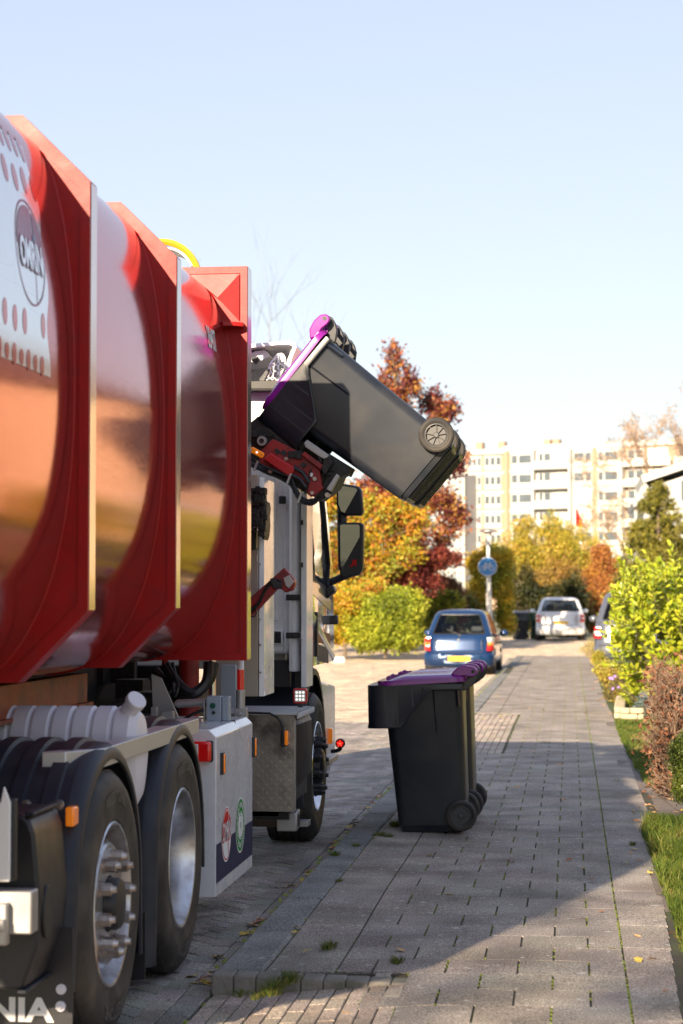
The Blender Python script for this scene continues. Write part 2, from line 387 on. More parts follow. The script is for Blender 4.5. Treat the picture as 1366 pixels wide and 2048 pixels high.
# courses further out, plain across the road; sunlit tone put into their paler, warmer colour
hb = []
y = 26.0; k = 0
while y < 76:
    x = -9 + (k%2)*.1
    xr = KX0-.26 if y < 54 else 3.4
    if y < 56 or True:
        while x < xr:
            stp = .205
            hb.append((x+.1, y, .199, .099, 0)); x += stp
    y += .105; k += 1
print('far bricks', len(hb))
ro2 = slab_mesh('crossroad', hb, lambda x, y: rz_(y), (.52,.42,.31), .08, M_brick, seed=4, tilt=.01, bev=.003)
tag(ro2, kind='structure')
sheet('crossroad_bed', [KX0+.02, 0, 3.4], [54.3,58,62,70,76], lambda x, y: rz_(y)-.012, M_soil)
hb = []
y = 4.5
while y < 54:
    for x in (KX0-.052, KX0-.157):
        hb.append((x, y+ (0 if x > KX0-.1 else .1), .099, .199, 0))
    y += .205
gut = slab_mesh('gutter', hb, lambda x, y: rz_(y)+.007, (.27,.24,.21), .12, M_brick, seed=5, tilt=.02)
tag(gut, kind='structure')
# pavement: 30 cm tiles in running bond, brick aprons at the dropped kerbs
def apron(x, y): return (y < 8.06 and x < -.68) or (19.6 < y < 26.5 and x < -.64)
def pz(x, y):                                 # pavement height with the slope of the dropped kerb near the camera
    z = .006*math.sin(x*2.1+y*.9)+.004*math.sin(y*2.3-x*3)
    if x < -.5 and y < 8.075: z -= .062*min(1, (-.5-x)/.75)
    return z
JX = [-1.24, -.95, -.655, -.36, -.075, .215, .545]
rects = []; y = 2.0; k = 0
while y < 54.2:
    cols = [(JX[0], JX[1], 0), (JX[5], JX[6], .06)]
    cols += [(JX[c], JX[c+1], 0) for c in (1,2,3,4)] if k%2 == 0 else [(JX[1], (JX[1]+JX[2])/2, 0)]+[((JX[c]+JX[c+1])/2, (JX[c+1]+JX[c+2])/2, 0) for c in (1,2,3)]+[((JX[4]+JX[5])/2, JX[5], 0)]
    for x0, x1, dy in cols:
        xm = (x0+x1)/2
        if x0 == JX[5] and y < 13.4 and y > 2: x1 = .2+.0225*y+.03
        if apron(xm, y) and x1 > -.6 and y > 12: rects.append((-.583, y, .135, .2955, 0))
        if not apron(xm, y): rects.append(((x0+x1)/2, y+dy, x1-x0-.009, .2952, 0))
    y += .298; k += 1
tl = slab_mesh('pavement', rects, pz, (.30,.262,.225), .055, M_tile, seed=8, tilt=.001, bev=.0006, dzs=.0003)
tag(tl, kind='structure')
hb = []
for (ya, yb, xa, xb) in ((2, 8.16, -1.42, -.655), (19.7, 26.4, -1.24, -.66)):
    y = ya; 
    while y < yb-.1:
        x = xa+.035
        k = 0
        while x < xb:
            yy = y+.1*(k%2)
            if yy < yb: hb.append((x, yy, .064, .203, 0))
            x += .070; k += 1
        y += .205
ap = slab_mesh('driveway_apron', hb, pz, (.40,.33,.27), .10, M_brick, seed=9, tilt=.01, bev=.003); tag(ap, kind='structure')
sheet('pavement_bed', list(np.linspace(KX0+.01,.60,16)), list(np.arange(2,8,.2))+[8.07,8.09]+list(np.arange(8.3,54,.3))+[54.2], lambda x, y: pz(x,y)-.007, M_soil)
# kerb stones, 1 m each; the first one at the dropped kerb turns the corner
hb = []
y = 8.05
while y < 53.5:
    if not (40.2 < y < 44.2): hb.append((( KX0+KX1)/2, y+.49, KX1-KX0-.006, .985, 0))
    y += .995
kb = slab_mesh('kerb', hb, lambda x, y: .006, (.21,.21,.20), .06, M_kerb, seed=10, tilt=.003, bev=.012)
mb = MB(); 
tag(kb, kind='structure')
M_kerbend = mat('kerb_end', (.24,.22,.19), .9, var=.35, vscale=14, bump=.7, bscale=60, dirt=(.09,.10,.05), dscale=8, damt=.6)
mb = MB(); mb.prism([(8.05,-.12),(8.05,.004),(53.5,.004),(53.5,-.12)], 'x', KX0+.002, KX0+.06)
for k in range(9):
    ang0 = 0
    xx0 = KX0+.0+k*.09; xx1 = xx0+.088
    y0 = 7.94
    mb.box(xx0, xx1, y0, y0+.12, -.12, .008-.0022*k)
o = mb.build('kerb_face', M_kerbend, bevel=.008); tag(o, kind='structure')

# mossy joints that stand a little proud of the sunken joints
rg = np.random.RandomState(5)
V = []; F = []
def mosspatch(x, y, r):
    n = 7; o = len(V); z = pz(x, y)-.001
    ly = rg.uniform(1.0, 3.2)
    for k in range(n):
        a = 2*math.pi*k/n; q = r*rg.uniform(.7,1.3); V.append((x+q*math.cos(a)*.8, y+q*ly*math.sin(a), z-.004))
    V.append((x, y, z+.004))
    for k in range(n): F.append((o+k, o+(k+1)%n, o+n))
for y in np.arange(5.5, 52, .07):
    if rg.rand() < .85: mosspatch(JX[5]-.003+rg.randn()*.003, y, rg.uniform(.006,.018))
    for c in (1,2,3,4):
        kk = int(round((y-2.0)/.298)); ph = 0
        if kk%2 == 0 and rg.rand() < .8 and c > 1 and (kk*7+c*3)%5: mosspatch(JX[c]+rg.randn()*.002, y, rg.uniform(.006,.011))
        elif kk%2 and rg.rand() < .7 and (kk*3+c*5)%4: mosspatch(JX[c]+.146+rg.randn()*.002, y, rg.uniform(.005,.010))
        elif c == 1 and rg.rand() < .15: mosspatch(JX[1], y, .006)
    if rg.rand() < .4: mosspatch(KX0-.01+rg.randn()*.01, y, rg.uniform(.008,.022))
    if rg.rand() < .25: mosspatch(KX1+rg.randn()*.004, y, rg.uniform(.005,.012))
mo = npmesh('moss', V, F, M_moss); tag(mo, 'green moss filling the joints between the pavement tiles', 'moss', kind='stuff')

# lawns
def poly_sheet(name, pts, z, m, kind='structure'):
    mb = MB(); mb.add([(x, y, z) for x, y in pts], [tuple(range(len(pts)))]); o = mb.build(name, m, smooth=False)
    return tag(o, kind=kind)
lawn1 = [(.46,6.6),(.475,8.0),(.485,9.5),(.475,11.6),(.46,13.2),(.54,13.9),(3.2,14.2),(6,13.8),(6,6.6)]
lawn2 = [(.62,16.3),(.57,18.5),(.54,21.5),(.55,24.6),(.56,25.2),(6,25.5),(6,16.3)]
for p_, nm in ((lawn1,'lawn_soil'),(lawn2,'garden_soil')): poly_sheet(nm, p_, .006 if nm == 'lawn_soil' else .005, M_lawn)
poly_sheet('garden_bed', [(.6,25.2),(.52,28),(.52,40),(.6,54),(7,54),(7,25.6)], .010, M_lawn)
poly_sheet('garden_path', [(.78,14.25),(.62,16.28),(6,16.28),(6,13.85),(3.2,14.22)], 0, mat('path_litter', (.17,.14,.12), .9, var=.4, vscale=14, bump=.6, bscale=60))
poly_sheet('verge_soil', [(.43,5),(.43,54),(.9,54),(.9,5)], -.007, MATS['path_litter'])
def inside(x, y, P):
    c = False; j = len(P)-1
    for i in range(len(P)):
        if (P[i][1] > y) != (P[j][1] > y) and x < (P[j][0]-P[i][0])*(y-P[i][1])/(P[j][1]-P[i][1])+P[i][0]: c = not c
        j = i
    return c
def grass(name, P, n, hgt, seed, pal, label, xm=2.6, z=0, grow=.02):
    rg = np.random.RandomState(seed); xs = [p[0] for p in P]; ys = [p[1] for p in P]
    pts = []
    while len(pts) < n:
        x = rg.uniform(min(xs)-grow, min(max(xs), xm)); y = rg.uniform(min(ys), max(ys))
        if inside(x+rg.uniform(0,grow), y, P) and x < .056*y+1.6: pts.append((x, y))
    pts = np.array(pts); h = hgt*rg.uniform(.45,1.25,n)*(1+.35*np.sin(pts[:,0]*7+pts[:,1]*5)); a = rg.uniform(0, 2*np.pi, n); le = rg.uniform(.15,.9,n)*h
    la = rg.uniform(0, 2*np.pi, n); w_ = rg.uniform(.0016,.0034,n)*(1+pts[:,1]/20)
    V = np.zeros((n,5,3))
    dx, dy = np.cos(a)*w_, np.sin(a)*w_
    for k,(sg,t) in enumerate(((-1,0),(1,0),(.8,.5),(-.8,.5),(0,1))):
        V[:,k,0] = pts[:,0]+sg*dx+np.cos(la)*le*t*t; V[:,k,1] = pts[:,1]+sg*dy+np.sin(la)*le*t*t; V[:,k,2] = z+h*t*(1-.25*t*le/h)
    F3 = np.array([(0,1,2),(0,2,3),(3,2,4)]); F = (np.arange(n)[:,None,None]*5+F3[None]).reshape(-1,3)
    pal = np.array(pal); cl = (np.sin(pts[:,0]*9+1.3)*np.sin(pts[:,1]*4.1)+rg.randn(n)*.6)
    idx = np.clip(((cl+1.5)/3*len(pal)).astype(int), 0, len(pal)-1)
    C = pal[idx]*(1+rg.randn(n,1)*.15)
    o = npmesh(name, V.reshape(-1,3), F, M_grass, colr=np.clip(np.repeat(C,3,0),.005,.9))
    return tag(o, label, 'grass', kind='stuff')
GP = [(.06,.10,.015),(.09,.14,.02),(.13,.18,.025),(.17,.20,.035),(.26,.22,.07)]
grass('lawn_grass', lawn1, 52000, .085, 2, GP, 'overgrown grass edging the pavement at the lower right')
grass('garden_grass', lawn2, 30000, .055, 3, GP, 'shaded green grass strip beside the pavement below the brown shrub')
# ------------------------------------------------------------------ the refuse truck
TX = -1.65                                    # its right-hand side plane
truck = thing('garbage_truck', 'red and white refuse truck with ribbed container loading a bin by the kerb', 'garbage truck', (-2.9, 9.5, -.07))
def P(name, mb, m, parent=truck, **k): return mb.build(name, m, parent, **k)
def textmesh(s, size, font=None, bold=0, sx=1, align='CENTER', ext=0):
    cu = bpy.data.curves.new('t', 'FONT'); cu.body = s; cu.size = size; cu.align_x = align; cu.align_y = 'CENTER'; cu.offset = bold; cu.extrude = ext
    cu.resolution_u = 6
    o = bpy.data.objects.new('t', cu); col.objects.link(o); bpy.context.view_layer.update()
    me = bpy.data.meshes.new_from_object(o.evaluated_get(bpy.context.evaluated_depsgraph_get()))
    vs_ = [(v.co.x*sx, v.co.y, v.co.z) for v in me.vertices]; fs_ = [tuple(p.vertices) for p in me.polygons]
    bpy.data.objects.remove(o); bpy.data.curves.remove(cu); bpy.data.meshes.remove(me)
    return vs_, fs_
def textpart(name, s, size, fn, m, parent, bold=0, sx=1, **k):
    v, f = textmesh(s, size, bold=bold, sx=sx); mb = MB(); mb.add([fn(x, y) for x, y, z in v], f)
    return mb.build(name, m, parent, smooth=False, recalc=False, **k)
# --- container shell: superellipse-like section; (x, z) points of the right half, mirrored
XC = -2.92
half = [(-2.92,3.225),(-2.5,3.225),(-2.2,3.222),(-2.08,3.215),(-1.99,3.195),(-1.91,3.15),(-1.845,3.09),(-1.80,3.01),(-1.765,2.90),(-1.735,2.74),(-1.715,2.55),(-1.706,2.35),(-1.706,2.15),
        (-1.715,1.96),(-1.733,1.80),(-1.762,1.65),(-1.80,1.525),(-1.845,1.425),(-1.90,1.335),(-1.965,1.265),(-2.04,1.22),(-2.14,1.195),(-2.3,1.185),(-2.92,1.18)]
def smooth3(pts, n=5):
    pts = [Vector(p) for p in pts]; out = []
    for i in range(len(pts)-1):
        p0 = pts[max(i-1,0)]; p1 = pts[i]; p2 = pts[i+1]; p3 = pts[min(i+2,len(pts)-1)]
        for k in range(n):
            t = k/n; out.append(.5*((2*p1)+(-p0+p2)*t+(2*p0-5*p1+4*p2-p3)*t*t+(-p0+3*p1-3*p2+p3)*t**3))
    out.append(pts[-1]); return out
def smooth_curve(pts, n):
    pts = [Vector(p) for p in pts]; out = []
    for i in range(len(pts)-1):
        p0 = pts[max(i-1,0)]; p1 = pts[i]; p2 = pts[i+1]; p3 = pts[min(i+2,len(pts)-1)]
        for k in range(n):
            t = k/n
            out.append(.5*((2*p1)+(-p0+p2)*t+(2*p0-5*p1+4*p2-p3)*t*t+(-p0+3*p1-3*p2+p3)*t**3))
    out.append(pts[-1]); return out
hc = smooth_curve(half, 3)
full = [(p.x, p.y) for p in hc] + [(2*XC-p.x, p.y) for p in hc[::-1][1:-1]]
def shell_x(z):                               # x of the shell's right side at height z
    for a, b in zip(hc, hc[1:]):
        if a.y >= z >= b.y and a.y > b.y:
            t = (a.y-z)/(a.y-b.y); return a.x+(b.x-a.x)*t
    return -2.0
Y0c, Y1c = 4.55, 10.28
mb = MB(); ys = np.linspace(Y0c, Y1c-.02, 26)
mb.loft([[(x, y, z) for x, z in full] for y in ys])
container = P('container', mb, M_redshell, ang=60)
# ribs: plate with an octagonal outline, wide outer flange with reflective tape
oct_ = [(-1.65,1.462),(-1.65,2.955),(-1.892,3.193),(2*XC+1.892,3.193),(2*XC+1.65,2.955),(2*XC+1.65,1.462),(2*XC+1.895,1.214),(-1.895,1.214)]
sq_ = [(-1.65,1.19),(-1.65,3.225),(2*XC+1.65,3.225),(2*XC+1.65,1.19)]
def rib(yc, outline, wd=.10, tape=True, gusset=False):
    mb = MB()
    # near and far web, pressed in between the flanges
    n = len(outline)
    def inset(o_, d):
        cx = XC; cz = 2.2; r_ = []
        for x, z in o_:
            r_.append((cx+(x-cx)*(1-d/1.27), cz+(z-cz)*(1-d/1.0)))
        return r_
    ins = inset(outline, .012)
    mb.prism(ins, 'y', yc-wd/2+.008, yc+wd/2-.008)
    r_ = P('rib', mb, M_red, container, bevel=.003)
    # raised rim round the edge
    mb = MB(); i2 = inset(outline, .035)
    for ya, yb in ((yc-wd/2, yc+wd/2),):
        for k in range(n):
            j = (k+1)%n
            a, b, c, d = outline[k], outline[j], i2[j], i2[k]
            mb.add([(a[0],ya,a[1]),(b[0],ya,b[1]),(c[0],ya,c[1]),(d[0],ya,d[1]),(a[0],yb,a[1]),(b[0],yb,b[1]),(c[0],yb,c[1]),(d[0],yb,d[1])],
                   [(0,1,2,3),(7,6,5,4),(0,4,5,1),(2,6,7,3)])
    P('rib_rim', mb, M_red, r_)
    # weld bead between rib and shell
    mb = MB(); rr = random.Random(3)
    for side in (-1,):
        pts = [(x-.001, yc+side*(wd/2-.010), z) for x, z in [(p.x, p.y) for p in hc[6:-4]]]
        mb.tube(pts, [.006+.0025*rr.random() for _ in pts], 6)
    P('weld', mb, M_red, r_)
    if tape:
        zt = max(z for x, z in outline if abs(x+1.65) < .01)-.005; zb = min(z for x, z in outline if abs(x+1.65) < .01)+.004
        mb = MB(); mb.box(-1.6505, -1.6475, yc-wd/2+.012, yc+wd/2-.002, zb, zt); P('reflective_tape', mb, M_strip, r_)
        mb = MB(); mb.box(2*XC+1.6475, 2*XC+1.6505, yc-wd/2+.012, yc+wd/2-.002, zb, zt); P('reflective_tape', mb, M_strip, r_)
    return r_
rib(5.25, oct_); rib(6.80, oct_); rib(8.335, oct_)
r3 = rib(10.22, sq_, .13)
# rear frame of the container, behind the photographer's left shoulder
rib(4.62, oct_, .12)
# small bracket on the front frame
mb = MB(); q = at(455, 640, 10.1)
mb.prism([(-1.80,10.155),(-1.663,10.155),(-1.663,10.10),(-1.70,10.07),(-1.76,10.06),(-1.80,10.09)], 'z', 2.905, 2.925)
mb.add([(-1.80,10.158,3.0),(-1.67,10.158,2.905),(-1.80,10.158,2.905)], [(0,1,2)])
P('lifting_eye', mb, M_red, container)
# pressed diagonal crease of the front frame's corner
mb = MB(); mb.add([(-1.69,10.151,3.185),(-1.95,10.151,3.185),(-1.80,10.128,3.06),(-1.69,10.151,2.94)], [(0,1,2),(0,2,3)])
P('corner_gusset', mb, M_red, container, smooth=False)
# unit number on the shell
def shellpt(y, z, lift=.002): return (shell_x(z)+lift, y, z)
c_ = onx(430, 680, -1.722)
textpart('unit_number', '28407', .155, lambda u, v: shellpt(c_.y+u*1.0, c_.z+v, .003), M_logow, container, bold=.002, sx=.62)
# perforated white decal with the round emblem
def decal():
    rg = random.Random(4)
    Ya, Yb = 4.75, 6.46; zt, zb = 3.0, 2.235
    V = []; F = []; n = 60; m = 60
    for i in range(n+1):
        for j in range(m+1):
            z = zb+(zt-zb)*j/m; yb = Yb-.05+.02*math.sin(z*23)-.03*(z-2.6); y = Ya+(yb-Ya)*i/n; V.append(shellpt(y, z, .0015))
    for i in range(n):
        for j in range(m): F.append((i*(m+1)+j, (i+1)*(m+1)+j, (i+1)*(m+1)+j+1, i*(m+1)+j+1))
    dec = npmesh('perforated_decal', V, F, M_decal, container, smooth=True)
    mb = MB()
    def dot(y, z, ry, rz_):
        pts = [(y+ry*math.cos(t), z+rz_*math.sin(t)*(1+.15*math.cos(t))) for t in np.linspace(0, 2*math.pi, 20, endpoint=False)]
        c0 = shellpt(y, z, .0026); mb.add([c0]+[shellpt(a_, b_, .0026) for a_, b_ in pts], [(0,k+1,(k+1)%20+1) for k in range(20)])
    for i in range(24):
        y = Ya+.02+i*.082
        if y > Yb-.07: continue
        dot(y, zb+.026, .024, .030+.006*math.sin(i*3))
        if y < Yb-.09: dot(y+.02, zt-.02, .026, .045)
    for i in range(18):
        y = Ya+.03+i*.112
        if y > Yb-.10: continue
        if i % 4 != 1: dot(y, 2.385+.01*math.sin(i), .026, .042)
        if y < 6.40: dot(y+.04, 2.855+.008*math.sin(i*2), .030, .045)
        if y < 5.98 and i % 2: dot(y, 2.72, .028, .04); dot(y+.05, 2.56, .026, .036)
    mb.build('decal_hole', M_redshell, dec, smooth=False, recalc=False)
    mb = MB()
    cy, cz, r = 6.235, 2.615, .172
    def disc(pts, lift): mb.add([shellpt(a, b, lift) for a, b in pts], [tuple(range(len(pts)))])
    def ring(r0, r1, lift, n=64):
        v = [shellpt(cy+q*math.cos(2*math.pi*k/n), cz+q*math.sin(2*math.pi*k/n), lift) for q in (r0, r1) for k in range(n)]
        mb.add(v, [(k, (k+1)%n, n+(k+1)%n, n+k) for k in range(n)])
    ring(r-.007, r, .003)
    # upper half, split by the stem of the letter I
    def seg(a0, a1, xa, xb):
        N = 24
        st = 12
        for a in range(N):
            ya = cy+xa+(xb-xa)*a/N; yb = cy+xa+(xb-xa)*(a+1)/N
            def top(yy): return cz+math.sqrt(max(0,(r-.018)**2-(yy-cy)**2))
            for k in range(st):
                f0, f1 = k/st, (k+1)/st
                def zz(yy, f_): b_ = cz+.01-.0*yy; return b_+(max(top(yy), b_)-b_)*f_
                mb.add([shellpt(ya,zz(ya,f0),.003),shellpt(yb,zz(yb,f0),.003),shellpt(yb,zz(yb,f1),.003),shellpt(ya,zz(ya,f1),.003)], [(0,1,2,3)])
    seg(0,0,-.150,.042); seg(0,0,.056,.150)
    for k in range(8):
        za = cz-.04-k*.015; mb.add([shellpt(cy+.047,za,.003),shellpt(cy+.053,za,.003),shellpt(cy+.053,za-.015,.003),shellpt(cy+.047,za-.015,.003)], [(0,1,2,3)])
    em = mb.build('emblem', mat('emblem_ink', (.30,.05,.13), .3, coat=.1), container, smooth=False, recalc=False)
    textpart('emblem_lettering', 'OMRIN', .125, lambda u, v: shellpt(cy+u, cz-.012+v, .0055), M_decal, em, bold=.004, sx=.66)
    textpart('emblem_lettering', 'OMRIN', .125, lambda u, v: shellpt(cy+u*1.0, cz-.012+v, .0045), MATS['emblem_ink'], em, bold=.010, sx=.66)
    mb = MB(); mb.add([shellpt(cy+.049+.011*math.cos(t), cz+.055+.014*math.sin(t), .006) for t in np.linspace(0, 2*math.pi, 16, endpoint=False)], [tuple(range(16))])
    mb.build('emblem_dot', M_logob, em, smooth=False, recalc=False)
decal()
# round yellow-rimmed hopper guard on top behind the container
mb = MB()
for y_, r_ in ((11.05,.30),(11.30,.31)):
    gc_ = at(322,560,y_); pts = [(gc_.x+r_*.72*math.cos(a), y_, gc_.z+r_*.72*math.sin(a)) for a in np.linspace(R(-12), R(192), 26)]
    mb.tube(pts, .019, 6)
yg = P('hopper_guard', mb, M_yel)
mb = MB(); ang = np.linspace(R(-12), R(192), 26)
mb.loft([[(gc_.x+.20*math.cos(a), y_, gc_.z+.20*math.sin(a)) for a in ang]+[(gc_.x+.19*math.cos(a), y_, gc_.z+.19*math.sin(a)) for a in ang[::-1]] for y_ in (11.32,11.6)])
P('guard_sheet', mb, M_gal, yg)
# --- under the container: hook-lift beam, chassis, dark machinery
mb = MB(); mb.box(-2.28,-2.20,4.3,9.0,1.03,1.165); mb.box(-2.33,-2.17,4.3,9.0,1.02,1.035); mb.box(-3.64,-3.56,4.3,9.0,1.03,1.165)
bm_ = P('container_runner', mb, M_rust)
mb = MB(); mb.box(-2.52,-2.42,4.6,13.9,.62,.92); mb.box(-3.42,-3.32,4.6,13.9,.62,.92)
for y_ in (5,6.4,7.75,9.4,10.8,12): mb.box(-3.32,-2.52,y_,y_+.12,.66,.88)
mb.box(-3.4,-2.3,4.5,9.0,.92,.99)
P('chassis', mb, M_blkm)
mb = MB(); rr = random.Random(12)
for k in range(46):
    x = rr.uniform(-3.3,-2.25); y = rr.uniform(9.3,12.0); z = rr.uniform(.5,1.15); mb.cbox((x,y,z),(rr.uniform(.05,.3),rr.uniform(.05,.3),rr.uniform(.05,.25)))
mb.box(-3.5,-2.6,9.2,11.9,.35,1.9); mb.box(-3.5,-2.75,10.4,11.9,1.9,2.9)
mb.box(-3.6,-2.35,11.95,12.2,.35,1.1)
P('machinery', mb, M_blkm)
for a, b in (((-2.35,7.4,1.12),(-2.32,7.4,.98)), ((-2.35,8.1,1.12),(-2.32,8.1,.98))):
    mb = MB(); mb.box(a[0],a[0]+.06,a[1]-.06,a[1]+.06,.90,1.10); mb.cyl((a[0]+.03,a[1],1.0),(a[0]+.12,a[1],1.0),.022,n=10); P('lock_bracket', mb, M_gal, bevel=.004)
# hydraulic cylinders and hoses under the front frame
for px, r_ in ((378,.055),(330,.018),(425,.02)):
    p = at(px, 1330, 10.7); mb = MB(); mb.cyl((p.x,p.y,.80),(p.x,p.y,1.25),r_,n=14)
    if r_ > .05: mb.cyl((p.x,p.y,.92),(p.x,p.y,.955),r_+.014,n=14)
    P('hydraulic_cylinder', mb, M_redm if r_ != .02 else M_chrome)
for k, (px0, px1, yy) in enumerate(((418,330,10.5),(428,310,10.55),(345,300,10.4),(335,345,10.3))):
    a = at(px0,1325,yy); b = at((px0+px1)/2+12,1388,yy-.05); c = at(px1,1330+12*k,yy)
    mb = MB(); mb.tube([v for v in smooth3([Vector(a), Vector(a).lerp(b,.5)+Vector((.03,0,-.02)), Vector(b), Vector(b).lerp(c,.5)+Vector((0,0,-.03)), Vector(c)])], .03 if k < 2 else .009, 8)
    P('hose', mb, M_hose)
mb = MB(); p = at(345,1410,10.1); mb.prism([(p.x-.10,.90),(p.x+.03,.90),(p.x-.06,1.10),(p.x-.11,1.12)], 'y', p.y, p.y+.02); P('deflector_plate', mb, M_gal)
# striped post and its clamp
p = onx(481,1400,-1.72); 
mb = MB(); mb.cyl((p.x,p.y,1.0),(p.x,p.y,1.20),.018,n=14); post = P('striped_post', mb, M_logow)
mb = MB(); mb.cyl((p.x,p.y,1.025),(p.x,p.y,1.135),.0188,n=14); P('red_band', mb, M_lensred, post)
mb = MB(); mb.cyl((p.x,p.y,.93),(p.x,p.y,1.03),.024,n=14); mb.cbox((p.x+.005,p.y,.905),(.065,.05,.06)); mb.cyl((p.x,p.y-.035,.905),(p.x,p.y,.905),.012,n=8); P('post_clamp', mb, M_gal, post, bevel=.003)
# control box with green button
p = onx(430,1413,-1.78)
mb = MB(); mb.cbox((p.x,p.y,.955),(.075,.07,.125)); mb.cbox((p.x+.058,p.y+.005,.955),(.036,.066,.122)); cb = P('control_box', mb, M_grey, bevel=.004)
mb = MB(); mb.cyl((p.x-.004,p.y-.046,.97),(p.x-.004,p.y-.03,.97),.014,n=14); P('push_button', mb, mat('green_button', (.01,.10,.06), .3), cb)
mb = MB(); mb.cyl((p.x,p.y-.044,.935),(p.x,p.y-.03,.935),.009,n=10); P('key_switch', mb, M_ink, cb)
mb = MB(); mb.cyl((p.x-.20,p.y+.02,.975),(p.x-.04,p.y+.02,.985),.02,n=12); mb.cyl((p.x-.21,p.y+.02,.975),(p.x-.19,p.y+.02,.975),.013,n=12); mb.box(p.x-.3,p.x-.04,p.y,p.y+.05,.90,.905); mb.cbox((p.x-.24,p.y,.92),(.06,.05,.04)); mb.cbox((p.x-.31,p.y,.93),(.03,.04,.06)); mb.box(p.x-.055,p.x-.048,p.y-.03,p.y+.05,.86,1.0); P('sensor_rod', mb, M_gal, bevel=.002)
mb = MB(); mb.tube([(p.x-.05,p.y-.04,.95),(p.x-.1,p.y-.05,.93),(p.x-.17,p.y-.05,.89),(p.x-.24,p.y-.03,.87),(p.x-.5,p.y,.86)], .008, 8); mb.tube([(p.x-.03,p.y,.87),(p.x+.05,p.y,.87),(p.x+.1,p.y+.02,.88)], .018, 8); mb.tube([(p.x-.15,p.y,.865),(p.x-.02,p.y,.865)], .02, 8); P('cable', mb, M_hose)

# --- wheels
def wheel(cy, kind, xo=-1.64, side=1, steer=0):
    r = .482; c = Vector((xo, cy, .41)) if side > 0 else Vector((2*XC-xo, cy, .41)); sx = side
    wd = .29 if kind != 'dual' else .60
    ww = thing('wheel', None, None, c); ww.parent = truck; ww.location = c-OFF[truck.name]; OFF[ww.name] = c
    prof = [(.292,-.010),(.300,.004),(.33,.004),(.36,.010),(.40,.012),(.44,.004),(.462,-.012),(.476,-.03),(r,-.05)]
    g_ = []
    x = -.05
    tw = .29
    for k in range(5):
        g_ += [(r, x), (r, x-.038), (r-.013, x-.040), (r-.013, x-.046), (r, x-.048)]; x -= .048
    prof2 = prof+g_+[(.47,-.275),(.44,-.288),(.36,-.292),(.30,-.285),(.29,-.27)]
    mb = MB(); mb.lathe(prof2, c, 'x', 72, sx=sx)
    if kind == 'dual':
        mb.lathe([(a, b-.31) for a, b in prof2], c, 'x', 48, sx=sx)
    # tread blocks at the shoulder
    for k in range(90):
        a = 2*math.pi*k/90; ca, sa = math.cos(a), math.sin(a)
        for rr_, h in ((r-.002, -.045),):
            q = mb.mark(); mb.cbox((sx*(h+.006), 0, r-.012), (.022, .020, .018)); mb.xf(q, Matrix.Translation(c) @ Matrix.Rotation(a, 4, 'X'))
    ty = mb.build('tyre', M_tyre, ww, ang=28)
    # raised lettering
    for word, a0 in (('FIRESTONE', 90), ('FIRESTONE', 270)):
        v, f = textmesh(word, .062, bold=.003); mb = MB()
        mb.add([(c.x+sx*(.0135-.9*max(0,(abs(yv)-.03))*.1), c.y+(.384+yv)*math.cos(R(a0)-xv/.384*sx)*1.0*(1), c.z+(.384+yv)*math.sin(R(a0)-xv/.384*sx)) for xv, yv, z in v], f)
        mb.build('tyre_lettering', M_tlet, ty, smooth=False, recalc=False)
    # rim
    mb = MB()
    if kind == 'hub':       # bolts standing out on the flat disc
        mb.lathe([(.298,-.004),(.290,.006),(.282,.004),(.276,-.02),(.262,-.10),(.255,-.125),(.235,-.13)], c, 'x', 64, sx=sx)
        rm = mb.build('rim', M_rim, ww, ang=30)
        mb = MB(); mb.lathe([(.250,-.118),(.228,-.03),(.212,-.012),(.10,-.012),(.098,-.04)], c, 'x', 64, sx=sx)
        for k in range(10): pass
        mb.build('wheel_disc', M_rim, ww, ang=30)
        mb = MB(); mb.lathe([(.098,-.08),(.092,.02),(.085,.032),(.05,.04),(0.001,.042)], c, 'x', 40, sx=sx); mb.build('hub', M_blk, ww, ang=30)
        nr, nh, nm = .168, .06, M_nut
    elif kind == 'dual':    # deep dish
        mb.lathe([(.298,-.004),(.290,.006),(.280,.004),(.272,-.02),(.262,-.06),(.258,-.12),(.25,-.17),(.235,-.185),(.19,-.195),(.001,-.20)], c, 'x', 64, sx=sx)
        mb.build('rim', M_rim, ww, ang=40)
        mb = MB(); mb.cyl(c+Vector((-.2*sx,0,0)), c+Vector((-.1*sx,0,0)), .12, .10, 30); mb.build('hub', M_hub, ww)
        nr, nh, nm = .168, .03, M_nut; 
    else:
        mb.lathe([(.298,-.004),(.290,.006),(.280,.004),(.274,-.02),(.262,-.07),(.25,-.10),(.22,-.08),(.20,-.01),(.13,-.005),(.12,-.03)], c, 'x', 64, sx=sx)
        mb.build('rim', M_chrome, ww, ang=40)
        mb = MB(); mb.lathe([(.125,-.08),(.115,.03),(.09,.045),(0.001,.05)], c, 'x', 40, sx=sx); mb.build('hub', M_blk, ww, ang=30)
        nr, nh, nm = .168, .065, M_blk
    for k in range(10):
        a = 2*math.pi*(k+.3)/10; mb = MB()
        y_, z_ = c.y+nr*math.cos(a), c.z+nr*math.sin(a); xb = -.195 if kind == 'dual' else -.012
        mb.cyl((c.x+xb*sx,y_,z_), (c.x+(xb+.012)*sx,y_,z_), .029, n=12)
        mb.cyl((c.x+(xb+.01)*sx,y_,z_), (c.x+(xb+nh*.75)*sx,y_,z_), .025, .023, n=8)
        mb.cyl((c.x+(xb+nh*.7)*sx,y_,z_), (c.x+(xb+nh*1.05)*sx,y_,z_), .017, .012, n=10)
        mb.build('wheel_nut', nm, ww, ang=30)
    return ww
wheel(7.10, 'hub'); wheel(8.40, 'dual'); wheel(13.10, 'steer', xo=-1.655)
for y_, kd in ((7.10,'hub'),(8.40,'dual'),(13.10,'steer')): wheel(y_, kd, side=-1)
